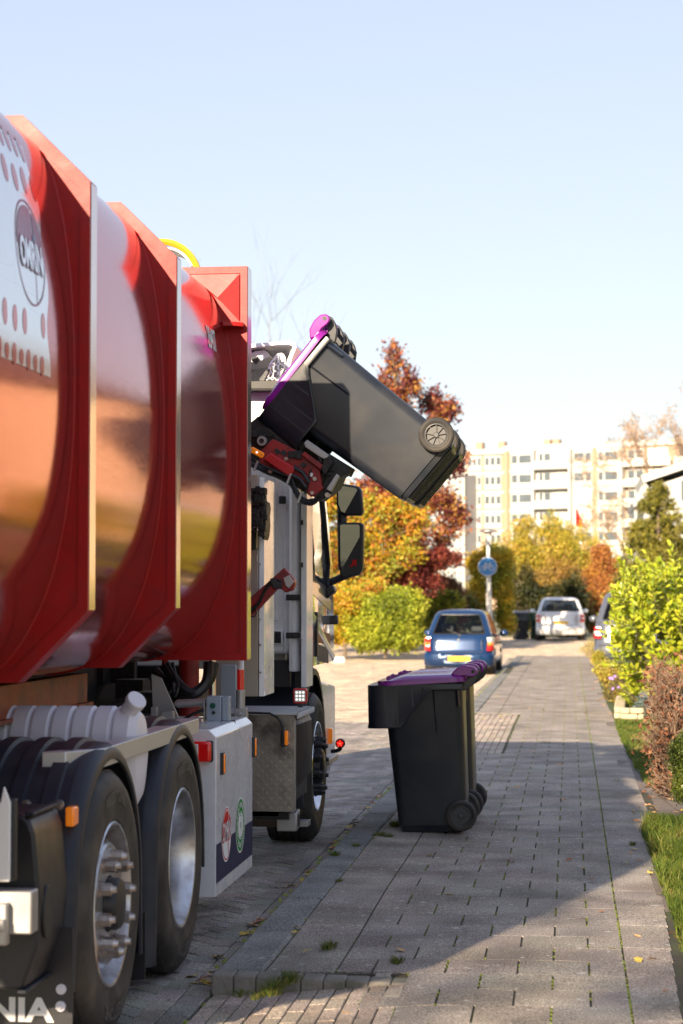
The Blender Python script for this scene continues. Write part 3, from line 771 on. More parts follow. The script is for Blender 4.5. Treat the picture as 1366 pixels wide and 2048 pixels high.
mb = MB(); mb.cyl((-4.0,7.1,.41),(-1.9,7.1,.41),.07); mb.cyl((-4.0,8.4,.41),(-2.2,8.4,.41),.09); mb.cyl((-4.0,13.1,.41),(-1.9,13.1,.41),.07); mb.sphere((-2.92,8.4,.41),.2); P('axle', mb, M_blkm)
# --- black mudguards over the rear pair
def arc(cy, cz, r, a0, a1, n): return [(cy+r*math.cos(R(a)), cz+r*math.sin(R(a))) for a in np.linspace(a0, a1, n)]
def mudguard(cy, tail0=.12, tail1=.18):
    z0 = .43; r0, r1 = .535, .56
    o_ = arc(cy, z0, r1, 8, 172, 36); i_ = arc(cy, z0, r0, 8, 172, 36)
    o_ = [(cy+r1+.01, tail1)]+o_+[(cy-r1-.035, tail0)]; i_ = [(cy+r0+.005, tail1)]+i_+[(cy-r0-.035, tail0)]
    mb = MB()
    prof = o_+i_[::-1]
    mb.prism(prof, 'x', -2.16, -1.70)
    # rolled outer lip
    rings = []
    for (yo, zo), (yi, zi) in zip(o_, i_):
        n_ = Vector((yo-yi, zo-zi)).normalized()
        R_ = []
        for (x_, d_) in ((-1.705,.0),(-1.675,-.004),(-1.652,-.016),(-1.642,-.04),(-1.642,-.062),(-1.652,-.064),(-1.655,-.03),(-1.70,-.024)):
            R_.append((x_, yo+n_.x*d_, zo+n_.y*d_))
        rings.append(R_)
    mb.loft(rings)
    mg = P('mudguard', mb, M_fend, ang=45)
    mb = MB()
    for xr in (-2.12,-2.00,-1.88,-1.765):       # moulded hoops
        rings = []
        for (yo, zo), (yi, zi) in zip(o_[3:-1], i_[3:-1]):
            n_ = Vector((yo-yi, zo-zi)).normalized()
            rings.append([(xr+dx, yo+n_.x*d_, zo+n_.y*d_) for dx, d_ in ((-.032,-.004),(-.024,.014),(.024,.014),(.032,-.004))])
        mb.loft(rings)
    P('moulded_hoop', mb, M_fend, mg, ang=40)
    return mg
mudguard(7.10, .20, .14); mudguard(8.42, .05, .30)
mb = MB(); mb.box(-2.2,-1.70,7.735,7.75,.02,.5); mb.box(-1.702,-1.655,7.735,7.75,.02,.28); P('mud_flap', mb, M_blk)
mb = MB(); mb.box(-2.0,-1.78,6.535,6.55,.60,.78); mb.box(-1.93,-1.85,6.525,6.54,.56,.70); P('mudguard_latch', mb, M_fend, bevel=.008)
# aluminium side rail with mitred end
mb = MB()
zr0, zr1 = .905, .972
mb.box(-1.735, -1.65, 7.02, 8.84, zr0, zr1)
mb.add([(-1.65,7.02,zr0),(-1.735,7.02,zr0),(-1.70,6.955,zr0),(-1.775,6.90,zr0),(-1.65,7.02,zr1),(-1.735,7.02,zr1),(-1.70,6.955,zr1),(-1.775,6.90,zr1)], [(0,1,3,2)[::-1],(4,5,7,6),(0,2,6,4),(2,3,7,6),(3,1,5,7)])
mb.v[-2] = Vector((-1.745,6.83,zr1)); mb.v[-6] = Vector((-1.745,6.83,zr0)); mb.v[-1] = Vector((-1.83,6.83,zr1)); mb.v[-5] = Vector((-1.83,6.83,zr0))
P('side_rail', mb, M_alu, bevel=.003)
# milky water tank lying across between the wheels
mb = MB()
tc_ = at(165, 1470, 7.78); x0, x1 = at(30,1470,7.78).x-.25, at(268,1470,7.78).x
prof = []; nseg = 9; L_ = (x1-x0)
mb.lathe([(.001,0),(.09,0.0),(.125,.012)]+[p_ for k in range(nseg) for p_ in ((.145,.015+k*L_/nseg+.004),(.152,.015+(k+.15)*L_/nseg),(.152,.015+(k+.85)*L_/nseg),(.140,.015+(k+.96)*L_/nseg))]+[(.12,L_+.03),(.06,L_+.045),(.001,L_+.045)], (x0,7.78,.93), 'x', 36)
for i in range(len(mb.v)):
    v = mb.v[i]; v.z = .93+(v.z-.93)*1.0 if v.z > .93 else .93+(v.z-.93)*1.7
tk = P('water_tank', mb, M_tank, ang=25)
mb = MB(); mb.cyl((x1-.03,7.74,1.04),(x1+.02,7.70,1.10),.034,n=18); mb.cyl((x1+.015,7.705,1.095),(x1+.032,7.69,1.113),.041,n=18); P('tank_cap', mb, M_tank, tk, bevel=.004)
# --- black tool case and lamp board behind the last wheel
Yn = onx(72,1640,-1.68).y; Yf = 6.56
cs = [(-1.70,.80),(-1.685,.76),(-1.665,.55),(-1.675,.40),(-1.72,.27),(-2.3,.27),(-2.3,.82),(-1.72,.82)]
mb = MB(); mb.prism(cs, 'y', Yn, Yf); tcase = P('tool_case', mb, M_blk, bevel=.012, seg=3)
mb = MB(); mb.beam((-1.70,Yn-.01,.825),(-1.70,Yf,.825),.03,.012); P('case_edge', mb, M_fend, tcase, bevel=.003); mb = MB(); mb.beam((-1.72,Yn-.01,.268),(-1.72,Yf-.03,.268),.03,.012); P('case_edge', mb, M_fend, tcase, bevel=.003)
pc = onx(93,1812,-1.668); mb = MB(); pts = [(pc.y+.055*math.cos(t), .505+.085*math.sin(t)) for t in np.linspace(0,2*math.pi,24,endpoint=False)]
mb.prism(pts, 'x', -1.672, -1.660); P('hand_recess', mb, M_ink, tcase, bevel=.004)
p = onx(151,1632,-1.655); mb = MB(); mb.cbox((p.x-.012,p.y,p.z),(.03,.07,.065)); P('marker_lamp', mb, M_orange, bevel=.006)
for px, py in ((53,1610),(118,1610)):
    p = at(px,py,6.6); mb = MB(); mb.cyl(p, p+Vector((0,-.02,0)), .012, n=10); mb.cyl(p, p+Vector((0,-.008,0)), .018, n=12); P('bolt', mb, M_nut)
a = at(22,1572,5.95); b = at(-60,1762,5.95)
mb = MB(); mb.prism([(b.x-.5,b.z),(a.x,b.z),(a.x,a.z-.05),(a.x-.02,a.z),(a.x-.03,a.z-.05),(b.x-.5,a.z-.05)], 'y', 5.94, 5.955); bd = P('lamp_board', mb, M_logow, bevel=.004)
mb = MB(); mb.prism([(b.x-.5,b.z),(a.x+.012,b.z),(a.x+.012,a.z-.04),(b.x-.5,a.z-.04)], 'y', 5.956, 5.985); P('board_backing', mb, M_blk, bd, bevel=.004)
mb = MB(); a = at(60,1785,6.0); b = at(-40,1870,6.0)
mb.box(b.x-.5,a.x,6.02,6.10,b.z,a.z); mb.box(b.x-.5,at(30,0,6).x,5.98,6.02,at(0,1890,6).z,at(0,1805,6).z); mb.box(b.x-.5,at(28,0,6).x,5.96,5.99,at(0,1860,6).z,at(0,1835,6).z); P('rear_crossmember', mb, M_gal, bevel=.006)
# mud flap with lettering
Yf_ = 6.50; a = at(145,1940,Yf_)
mb = MB(); mb.box(-2.45, a.x, Yf_, Yf_+.012, -.03, .42); fl = P('mud_flap', mb, M_blk)
for px, py in ((123,1978),(122,2012)):
    p = at(px,py,Yf_); mb = MB(); mb.cyl(p, p+Vector((0,-.008,0)), .017, n=18); mb.cyl(p, p+Vector((0,-.018,0)), .008, n=6); P('bolt', mb, M_tank, fl)
p = at(108,2023,Yf_); 
textpart('flap_lettering', 'SCANIA', .106, lambda u, v: (p.x-.235+u, Yf_-.002, p.z+v), M_logow, fl, bold=.004, sx=1.22)
# --- white cabinet with emblems
zc0, zc1 = .112, .892
mb = MB(); mb.prism([(-2.35,zc0),(-1.65,zc0),(-1.65,zc1-.035),(-1.685,zc1),(-2.35,zc1)], 'y', 9.28, 10.36)
cabn = P('side_cabinet', mb, M_white, bevel=.004)
X_ = -1.65
def cabpt(px, py, lift=.0015): v = onx(px, py, X_); return (X_+lift, v.y, v.z)
mb = MB(); mb.add([(X_+.001,9.285,onx(432,1690,X_).z),(X_+.001,10.358,onx(505,1640,X_).z),(X_+.001,10.358,onx(505,1708,X_).z),(X_+.001,9.285,onx(432,1768,X_).z)], [(0,1,2,3)]); P('navy_stripe', mb, M_navy, cabn, smooth=False)
def emblem(cy, cz, r, kind):
    def pt(u, v, l): return (X_+l, cy+u, cz+v)
    def disc(rad, l, m, nm, par, h0=-2, h1=2):
        mb = MB(); pts = [(rad*math.cos(t), rad*math.sin(t)) for t in np.linspace(0,2*math.pi,48,endpoint=False)]
        pts = [(u, min(max(v, h0), h1)) for u, v in pts]
        mb.add([pt(u, v, l) for u, v in pts], [tuple(range(48))]); return mb.build(nm, m, par, smooth=False, recalc=False)
    base = disc(r, .002, M_logow, 'emblem', cabn)
    if kind == 'red':
        disc(r*.94, .0027, M_logored, 'emblem_ring', base); disc(r*.885, .0034, M_logow, 'emblem_field', base)
        disc(r*.84, .0041, M_logored, 'emblem_half', base, -.012, 2)
        mb = MB(); mb.add([pt(u,v,.0048) for u, v in ((r*.28,-.01),(r*.34,-.01),(r*.34,r*.80),(r*.28,r*.80))], [(0,1,2,3)]); mb.build('emblem_stem', M_logow, base, smooth=False, recalc=False)
        mb = MB(); mb.add([pt(u,v,.0048) for u, v in ((r*.26,-.012),(r*.36,-.012),(r*.34,-r*.78),(r*.28,-r*.78))], [(0,1,2,3)]); mb.build('emblem_stem', M_logored, base, smooth=False, recalc=False)
        mb = MB(); mb.add([pt(r*.31+.012*math.cos(t), r*.32+.016*math.sin(t),.0052) for t in np.linspace(0,2*math.pi,14,endpoint=False)], [tuple(range(14))]); mb.build('emblem_dot', M_logob, base, smooth=False, recalc=False)
        textpart('emblem_lettering', 'OMRIN', .125, lambda u, v: pt(u, v+.012, .0052), M_logored, base, bold=.0075, sx=.60)
        textpart('emblem_lettering', 'OMRIN', .125, lambda u, v: pt(u, v+.012, .0058), M_logow, base, bold=.001, sx=.60)
    else:
        disc(r*.94, .0027, M_green, 'emblem_ring', base)
        mb = MB(); mb.add([pt(r*.52*math.cos(t), r*.52*math.sin(t), .0034) for t in np.linspace(0,2*math.pi,32,endpoint=False)], [tuple(range(32))]); mb.build('emblem_field', M_logow, base, smooth=False, recalc=False)
        for word, a0, sg in (('JA, MIJN VERPAKKING', 90, 1), ('WORDT GOED GESCHEIDEN', 270, -1)):
            v, f = textmesh(word, .034, bold=.0008); rad = r*.73; mb = MB()
            mb.add([pt((rad+sg*yv)*math.cos(R(a0)-sg*xv/rad), (rad+sg*yv)*math.sin(R(a0)-sg*xv/rad), .0036) for xv, yv, z in v], f); mb.build('ring_lettering', M_logow, base, smooth=False, recalc=False)
        mb = MB()                                   # little bin pictogram
        for q in ((-.022,.022,.045,.050),(-.026,.026,.056,.062),(-.020,.020,.066,.071)): mb.add([pt(q[0],q[2],.004),pt(q[1],q[2],.004),pt(q[1],q[3],.004),pt(q[0],q[3],.004)], [(0,1,2,3)])
        for u in (-.022,.018): mb.add([pt(u,-.06,.004),pt(u+.004,-.06,.004),pt(u+.004,.04,.004),pt(u,.04,.004)], [(0,1,2,3)])
        mb.add([pt(-.022,-.064,.004),pt(.022,-.064,.004),pt(.022,-.060,.004),pt(-.022,-.060,.004)], [(0,1,2,3)])
        n=16; v = [pt(q*math.cos(2*math.pi*k/n), q*math.sin(2*math.pi*k/n),.004) for q in (.010,.014) for k in range(n)]; mb.add(v, [(k,(k+1)%n,n+(k+1)%n,n+k) for k in range(n)])
        mb.add([pt(.010,-.078,.004),pt(.026,-.078,.004),pt(.018,-.058,.004)], [(0,1,2)])
        mb.build('bin_pictogram', M_green, base, smooth=False, recalc=False)
c1 = onx(452,1668,X_); emblem(c1.y, c1.z, .1325, 'red')
c2 = onx(480,1650,X_); emblem(c2.y, c2.z, .138, 'green')
for px, py, s_ in ((442,1527,1),(505,1494,1)):
    p = onx(px, py, X_); mb = MB(); mb.box(X_,X_+.016,p.y-.02,p.y+.02,p.z-.052,p.z+.052); ml = P('marker_lamp', mb, M_blk, cabn, bevel=.003)
    mb = MB(); mb.box(X_+.006,X_+.021,p.y-.015,p.y+.013,p.z-.046,p.z+.046); P('lamp_lens', mb, M_orange, ml, bevel=.004)
p = at(412,1503,9.26); mb = MB(); mb.cbox((p.x-.03,p.y,p.z),(.11,.045,.095)); tl_ = P('tail_lamp', mb, M_lensred, bevel=.012, seg=3)
mb = MB(); mb.cbox((p.x-.055,p.y-.025,p.z),(.045,.008,.072)); P('lamp_lens', mb, M_lensw, tl_, bevel=.003)
mb = MB(); mb.cbox((p.x+.012,p.y+.02,p.z),(.04,.03,.10)); P('lamp_housing', mb, M_blk, tl_, bevel=.01)
mb = MB(); mb.box(-1.95,-1.8,9.0,9.28,.6,.64); P('lamp_bracket', mb, M_blkm)
# ------------------------------------------------------------------ cab, toolbox, loader (still parts of the truck)
def pxprism(mb, pts, Y0, Y1):
    q = [at(px, py, Y0) for px, py in pts]; mb.prism([(v.x, v.z) for v in q], 'y', Y0, Y1); return mb
def rrect(x0, x1, y0, y1, r, n=5):
    out = []
    for cx, cy, a0 in ((x1-r,y0+r,-90),(x1-r,y1-r,0),(x0+r,y1-r,90),(x0+r,y0+r,180)):
        for k in range(n+1):
            a = R(a0+90*k/n); out.append((cx+r*math.cos(a), cy+r*math.sin(a)))
    return out
CX = -1.705; YR = 12.62; YF = 14.55; XL = 2*XC-CX
mb = MB(); rings = []
for z, inset, rr_ in ((1.06,.0,.10),(1.3,.0,.10),(1.75,.005,.11),(2.1,.03,.13),(2.5,.06,.15),(2.74,.09,.16),(2.82,.13,.17),(2.85,.22,.2)):
    rings.append([(x, y, z) for x, y in rrect(XL+inset, CX-inset, YR+inset*.2, YF-inset*1.2-max(0,z-1.6)*.12, rr_)])
mb.loft(rings); cab = P('cab', mb, M_cabg, ang=50)
# door film, window, handle, crease, step
def sidep(px, py, X, l=.003): v = onx(px, py, X); return (X+l, v.y, v.z)
def dpoly(name, pts, m, par, l=.003, X=CX):
    mb = MB(); mb.add([(X+l, y, z) for y, z in pts], [tuple(range(len(pts)))]); return mb.build(name, m, par, smooth=False)
def xs(z): 
    return CX-(0 if z < 1.3 else .005*(z-1.3)/.45 if z < 1.75 else .005+.025*(z-1.75)/.35 if z < 2.1 else .03+.03*(z-2.1)/.4)
def wrap(name, pts, m, par, l=.003):
    mb = MB(); mb.add([(xs(z)+l, y, z) for y, z in pts], [tuple(range(len(pts)))]); return mb.build(name, m, par, smooth=False)
film = wrap('grey_film', [(12.75,2.1),(12.75,1.60),(13.0,1.57),(13.4,1.52),(13.9,1.46),(14.25,1.42),(14.25,1.50),(13.9,1.55),(13.5,1.62),(13.2,1.72),(13.1,2.1)], M_cabgrey, cab, .003)
mb = MB(); mb.add([(xs(2.1)+.004,13.12,2.1),(xs(1.72)+.004,13.22,1.72),(xs(1.64)+.004,13.5,1.64),(xs(1.6)+.004,13.95,1.60),(xs(1.75)+.004,14.05,1.75),(xs(2.1)+.004,14.0,2.1)],[(0,1,2,3,4,5)]); mb.add([(xs(2.1)+.004,13.12,2.1),(xs(2.1)+.004,14.0,2.1),(xs(2.5)+.004,13.9,2.5),(xs(2.5)+.004,13.14,2.5)],[(0,1,2,3)])
win = P('side_window', mb, M_glass, cab, smooth=False)
mb = MB(); mb.tube([(xs(2.5)+.012,13.93,2.5),(xs(2.1)+.012,14.03,2.1),(xs(1.75)+.012,14.07,1.75),(xs(1.6)+.012,13.97,1.6)], .014, 6); P('window_seal', mb, M_blk, win)
mb = MB(); mb.beam((CX+.010,13.36,1.42),(CX+.010,13.36,1.12),.022,.05,(0,1,0)); hd = P('door_handle', mb, M_blk, cab, bevel=.006)
mb = MB(); mb.beam((CX+.004,13.1,1.06),(CX+.004,13.1,2.4),.006,.008); P('door_gap', mb, M_ink, cab)
mb = MB(); mb.loft([[(CX-.001,12.9+t*1.5,1.50-.38*t),(CX+.016,12.9+t*1.5,1.485-.38*t),(CX+.012,12.9+t*1.5,1.46-.38*t),(CX-.001,12.9+t*1.5,1.43-.38*t)] for t in np.linspace(0,1,8)]); P('body_crease', mb, M_cabg, cab)
for (y0,y1,z0,z1,m_) in ((12.72,13.0,1.30,1.42,M_rust),(12.72,12.86,1.16,1.22,M_logored),(12.85,13.25,1.07,1.27,M_logored),(12.95,13.22,1.10,1.24,M_logow),(13.5,14.1,1.09,1.20,M_navy),(13.3,14.2,1.22,1.30,M_rust)):
    dpoly('painted_reflection', [(y0,z0),(y1,z0-.04),(y1,z1-.04),(y0,z1)], m_, cab, .0025)  # flat coloured patches: reflections painted onto the cab side
# rear wall: pressed sheet with swages, vent slot
WY = 12.50
def rw(px0, px1, py0, py1, d, nm, m, par, Y=WY, bev=.006):
    a = at(px0, py1, Y); b = at(px1, py0, Y); mb = MB(); mb.box(a.x, b.x, Y, Y+d, a.z, b.z); return mb.build(nm, m, par, bevel=bev)
wall = rw(380, 592, 776, 1308, .12, 'rear_wall', M_cabw, cab, bev=.03)
mb = MB()
for x0, x1, y0, y1, d in ((500,556,785,1240,.018),(566,572,785,1305,.012),(578,584,800,1305,.022)):
    a = at(x0, y1, WY); b = at(x1, y0, WY); 
    mb.prism([(a.x, WY),(a.x+.008, WY-d),(b.x-.008, WY-d),(b.x, WY)], 'z', a.z, b.z)
P('swage', mb, M_cabw, wall, bevel=.004)
for y0, y1 in ((1128,1142),(1150,1152),(1164,1166),(1190,1197)):
    mb = MB(); a = at(500,y1,WY-.018); b = at(549,y0,WY-.018); mb.box(a.x,b.x,WY-.020,WY-.016,a.z,b.z); P('pressed_step', mb, M_cabw, wall, bevel=.0015)
mb = MB(); a = at(495,1289,WY-.03); b = at(565,1259,WY-.03); mb.box(a.x,b.x,WY-.026,WY-.001,a.z,b.z); fr = P('vent_frame', mb, M_cabw, wall, bevel=.012, seg=3)
mb = MB(); a = at(495,1286,WY-.03); b = at(562,1263,WY-.03); mb.box(a.x,b.x,WY-.030,WY-.02,a.z,b.z)
for k in range(5): mb.box(a.x,b.x-.015,WY-.034,WY-.029,a.z+.012+k*.011,a.z+.017+k*.011)
P('vent_slot', mb, M_blk, fr, bevel=.003)
mb = MB(); a = at(565,1000,WY-.04); mb.cbox(a,(.045,.03,.05)); P('cab_latch', mb, M_blk, cab, bevel=.008)
# side extenders
mb = MB(); a = at(578,1343,12.42); b = at(598,800,12.42); mb.prism([(a.x,12.42),(a.x+.02,12.40),(b.x-.015,12.40),(b.x,12.43),(b.x,12.50),(a.x,12.50)], 'z', a.z, b.z); P('corner_strip', mb, M_cabw, cab, bevel=.006)
mb = MB(); a = at(602,1375,12.36); b = at(613.5,985,12.36); mb.box(a.x,b.x,12.36,12.66,a.z,b.z); ex = P('side_extender', mb, M_cabw, cab, bevel=.004)
mb = MB(); a = at(590,1380,12.52); b = at(603,800,12.52); mb.box(a.x,b.x,12.52,12.6,a.z,b.z); P('extender_gap', mb, M_ink, cab)
for py in (1195, 1271):
    mb = MB(); a = at(572,py+6,12.38); b = at(606,py-6,12.38); mb.box(a.x,b.x,12.375,12.395,a.z,b.z); br = P('extender_bracket', mb, M_blk, cab, bevel=.004)
    mb = MB(); a = at(602,py+8,12.36); b = at(607,py-8,12.36); mb.box(a.x,b.x,12.355,12.372,a.z,b.z); P('bracket_clip', mb, M_cabw, br, bevel=.003)
    for px in (578, 587): p = at(px,py,12.37); mb = MB(); mb.cyl(p, p+Vector((0,-.008,0)), .009, n=10); P('bolt', mb, M_blk, br)
for py in (1045, 1130):
    mb = MB(); p = at(603.5,py,12.35); mb.cbox(p,(.016,.02,.03)); P('rubber_pad', mb, M_blk, ex)
# roof hood: an open white shell with a lattice panel in it
mb = MB(); o_ = [(470,778),(470,700),(500,688),(560,683),(582,682),(590,686),(593,694),(584,716),(572,770)]
i_ = [(474,778),(474,708),(502,695),(560,689),(578,689),(585,692),(584,698),(576,716),(564,770)]
for Y0, Y1 in ((12.3,12.9),):
    A0 = [at(*p, Y0) for p in o_]; A1 = [v+Vector((0,Y1-Y0,0)) for v in A0]; B0 = [at(*p, Y0) for p in i_]; B1 = [v+Vector((0,Y1-Y0,0)) for v in B0]
    n = len(o_); mb.add(A0+B0+A1+B1, [(k,k+1,n+k+1,n+k) for k in range(n-1)]+[(2*n+k,2*n+k+1,3*n+k+1,3*n+k) for k in range(n-1)]+[(k,k+1,2*n+k+1,2*n+k) for k in range(n-1)]+[(n+k,n+k+1,3*n+k+1,3*n+k) for k in range(n-1)]+[(0,n,3*n,2*n),(n-1,2*n-1,4*n-1,3*n-1)])
hood = P('roof_hood', mb, M_cabw, cab, ang=30)
mb = MB(); pxprism(mb, [(470,778),(470,706),(502,692),(585,692),(583,700),(565,775)], 12.88, 12.9); P('hood_back', mb, M_cabw, hood)
mb = MB(); pxprism(mb, [(470,778),(470,763),(545,760),(575,762),(575,778)], 12.32, 12.5); P('hood_seal', mb, M_ink, hood, bevel=.004)
mb = MB(); pxprism(mb, [(478,716),(510,702),(530,700),(540,712),(522,722),(478,728)], 12.4, 12.75); P('hood_rib', mb, M_cabw, hood, bevel=.004)
mb = MB(); pxprism(mb, [(503,714),(516,713),(517,719),(509,727),(503,721)], 12.36, 12.42); P('hood_hook', mb, M_ink, hood, bevel=.002)
mb = MB(); pxprism(mb, [(518,758),(531,740),(540,738),(528,764),(520,766)], 12.33, 12.36); P('hood_strap', mb, M_blk, hood, bevel=.003)
mb = MB(); out = [(532,765),(541,730),(556,710),(565,709),(569,716),(570,730),(552,765)]
A = [at(*p, 12.36) for p in out]
def pl(a, b, w_=.010): mb.beam(a, b, w_, .03, (0,1,0))
for k in range(len(A)): pl(A[k], A[(k+1)%len(A)], .016)
for (a, b) in (((541,732),(570,725)),((537,745),(566,740)),((534,757),(556,757)),((548,722),(545,762)),((557,712),(556,755)),((563,712),(566,738))): pl(at(*a,12.36), at(*b,12.36))
P('lattice_panel', mb, M_cabw, hood)
# mast panel between container and cab
mb = MB(); a = at(500,1393,11.15); b = at(517,948,11.15); mb.box(a.x-.25,b.x,11.15,11.19,a.z,b.z); ms = P('mast_panel', mb, M_beige, bevel=.004)
mb = MB(); a = at(517.5,1393,11.15); b = at(528,955,11.15); mb.prism([(a.x,11.15),(a.x,11.6),(a.x+.02,11.6),(b.x,11.19),(b.x,11.16)], 'z', a.z, b.z); P('mast_side', mb, M_white, ms, bevel=.003)
mb = MB(); a = at(440,1415,10.9); b = at(472,1330,10.9); mb.box(a.x,b.x,10.9,10.95,a.z,b.z); P('lower_panel', mb, M_grey, ms, bevel=.003)
for py in (980, 1010, 1180, 1290, 1345):
    p = at(521,py,11.15); mb = MB(); mb.cyl(p, p+Vector((0,-.015,0)), .006, n=8); P('bolt', mb, M_nut, ms)
for y0, y1 in ((1100,1130),(1210,1240)):
    a, b = at(519,y0,11.13), at(519,y1,11.13); mb = MB(); mb.tube([a, a+Vector((-.012,-.01,-.03)), b+Vector((-.012,-.01,.02)), b+Vector((.01,-.01,0))], .003, 6); P('grab_wire', mb, M_nut, ms)
mb = MB(); rr = random.Random(5)
pts_ = [(498,976),(520,978),(524,985),(525,1000),(531,1003),(533,1015),(531,1030),(532,1050),(530,1070),(527,1080),(523,1076),(520,1060),(508,1058),(498,1060)]
pxprism(mb, pts_, 10.95, 11.12)
for k in range(26):
    p = at(rr.uniform(500,528), rr.uniform(980,1068), 10.95); mb.cbox(p, (rr.uniform(.02,.06),rr.uniform(.03,.08),rr.uniform(.015,.05)))
va = P('valve_block', mb, M_blkm, bevel=.004)
mb = MB(); pxprism(mb, [(498,1055),(512,1055),(512,1098),(498,1100)], 11.0, 11.1); P('valve_cover', mb, M_ink, va, bevel=.006)
p = at(515,1054,10.93); mb = MB(); mb.cyl(p+Vector((-.05,0,0)),p+Vector((.01,0,0)),.006,n=8); mb.cyl(p,p+Vector((0,0,-.02)),.009,n=8); P('pipe_joint', mb, M_nut, va)
# short red stowed arm
mb = MB(); pxprism(mb, [(490,1246),(490,1205),(568,1135),(588,1158),(590,1168),(585,1180),(570,1185),(562,1178),(553,1178)], 10.86, 10.94); ra = P('stowed_arm', mb, M_redm, bevel=.006)
mb = MB(); pxprism(mb, [(566,1156),(578,1150),(588,1164),(578,1177),(571,1172)], 10.84, 10.86); P('arm_plate', mb, M_gal, ra, bevel=.003)
mb = MB(); pxprism(mb, [(540,1157),(550,1155),(553,1164),(565,1166),(562,1178),(555,1176),(548,1178),(542,1168)], 10.835, 10.86); P('arm_clip', mb, M_blk, ra, bevel=.003)
mb = MB()
for off in (0,5): mb.tube([at(x, y+off, 10.85) for x, y in ((495,1226),(510,1212),(520,1200),(527,1182),(538,1166),(550,1158),(564,1163))], .006, 7)
mb.tube([at(x, y, 10.845) for x, y in ((497,1232),(508,1234),(513,1226),(511,1212))], .004, 6); P('arm_cable', mb, M_hose, ra)
# mirrors on their arm
Ym = 14.05
arm = MB(); arm.tube([at(652,1168,Ym), at(664,1163,Ym), at(690,1152,Ym), at(712,1138,Ym)], [.030,.026,.026,.028], 8); arm.tube([at(686,1140,Ym), at(684,1045,Ym+.03), at(684,1000,Ym+.03)], .035, 8)
mirr = P('mirror_arm', arm, M_blk)
mb = MB(); pxprism(mb, [(650,1170),(664,1170),(669,1178),(669,1184),(662,1190),(654,1198)], Ym-.05, Ym+.1); P('arm_foot', mb, M_blk, mirr, bevel=.01)
def mirror(pts, inner, Y):
    mb = MB(); pxprism(mb, pts, Y-.03, Y+.07); m_ = P('mirror_housing', mb, M_blk, mirr, bevel=.014, seg=3)
    mb = MB(); q = [at(px, py, Y-.033) for px, py in inner]; mb.prism([(v.x,v.z) for v in q], 'y', Y-.0335, Y-.028)
    cc = sum((Vector(v) for v in mb.v), Vector())/len(mb.v); mb.xf(0, Matrix.Translation(cc) @ Matrix.Rotation(R(9),4,'Z') @ Matrix.Rotation(R(5),4,'X') @ Matrix.Translation(-cc)); return mb.build('mirror_glass', M_mirror, m_, smooth=False), m_
mirror([(672,968),(678,966),(716,972),(723,980),(726,1024),(722,1031),(690,1031),(678,1025),(673,1010)], [(676,973),(679,971),(711,976),(717,983),(719,1024),(716,1026),(692,1027),(682,1022),(677,1008)], Ym)
mg_, mh_ = mirror([(676,1047),(681,1045),(722,1045),(727,1050),(725,1138),(718,1150),(688,1157),(680,1152),(677,1120)], [(680,1051),(684,1049),(717,1049),(719,1053),(718,1136),(712,1143),(690,1151),(684,1147),(681,1120)], Ym)
q = at(706,1127,Ym-.05); textpart('mirror_letters', 'R.', .062, lambda u, v: (q.x-u, Ym-.048, q.z+v-.12*u), M_logored, mg_, bold=.003)  # red letters drawn mirrored in front of the glass
mb = MB(); p = at(668,1240,14.3); mb.cbox(p,(.06,.09,.065)); P('side_camera', mb, M_blk, bevel=.012)
# front mudguard
def frontguard(cy=13.10):
    z0 = .46; r1, r0 = .60, .57
    o_ = [(cy+r1, .5)]+arc(cy, z0, r1, 8, 172, 30)+[(cy-r1-.005,.30),(cy-r1+.02,.20)]; i_ = [(cy+r0,.5)]+arc(cy, z0, r0, 8, 172, 30)+[(cy-r0-.005,.30),(cy-r0+.02,.20)]
    mb = MB(); mb.prism(o_+i_[::-1], 'x', -2.2, -1.72)
    rings = [[(-1.72,yo,zo),(-1.69,yo,zo-.004),(-1.672,yo+(yi-yo)*.4,zo+(zi-zo)*.4),(-1.672,yo+(yi-yo)*1.7,zo+(zi-zo)*1.7),(-1.70,yi,zi)] for (yo,zo),(yi,zi) in zip(o_, i_)]
    mb.loft(rings); return P('front_mudguard', mb, M_fend, ang=45)
frontguard()
mb = MB(); mb.box(-2.2,-1.76,12.56,12.60,.95,1.12); P('arch_closing_plate', mb, M_blk)
mb = MB(); mb.prism([(13.6,.95),(14.5,.88),(14.5,.35),(14.2,.28),(13.85,.35),(13.72,.60)], 'x', -1.95, -1.70); P('bumper_corner', mb, M_white, bevel=.02)
mb = MB(); mb.prism([(13.75,.40),(14.3,.40),(14.3,.36),(13.75,.36)], 'x', -1.90, -1.655); P('cab_step', mb, M_gal, bevel=.004)
p = at(661,1472,14.1); mb = MB(); mb.cbox(p,(.03,.05,.11)); P('marker_lamp', mb, M_orange, bevel=.008)
p = at(680,1487,13.8); mb = MB(); mb.cyl(p, p+Vector((0,.03,0)), .034, n=22); rl = P('round_lamp', mb, M_blk, bevel=.004)
mb = MB(); mb.cyl(p+Vector((0,-.008,0)), p, .027, n=22); P('lamp_lens', mb, M_lensred, rl, bevel=.003)
mb = MB()
for k in range(5):
    a = R(90+72*k); mb.beam(p+Vector((0,-.010,0)), p+Vector((.02*math.cos(a),-.010,.02*math.sin(a))), .005, .003)
P('lamp_star', mb, M_lenslit, rl)
mb = MB(); q1 = at(682,1495,13.82); q2 = at(677,1501,13.82); q3 = at(662,1503,13.82); mb.tube([q1,q1.lerp(q2,.7),q2.lerp(q3,.3),q3], .014, 8); P('lamp_arm', mb, M_blk, rl)
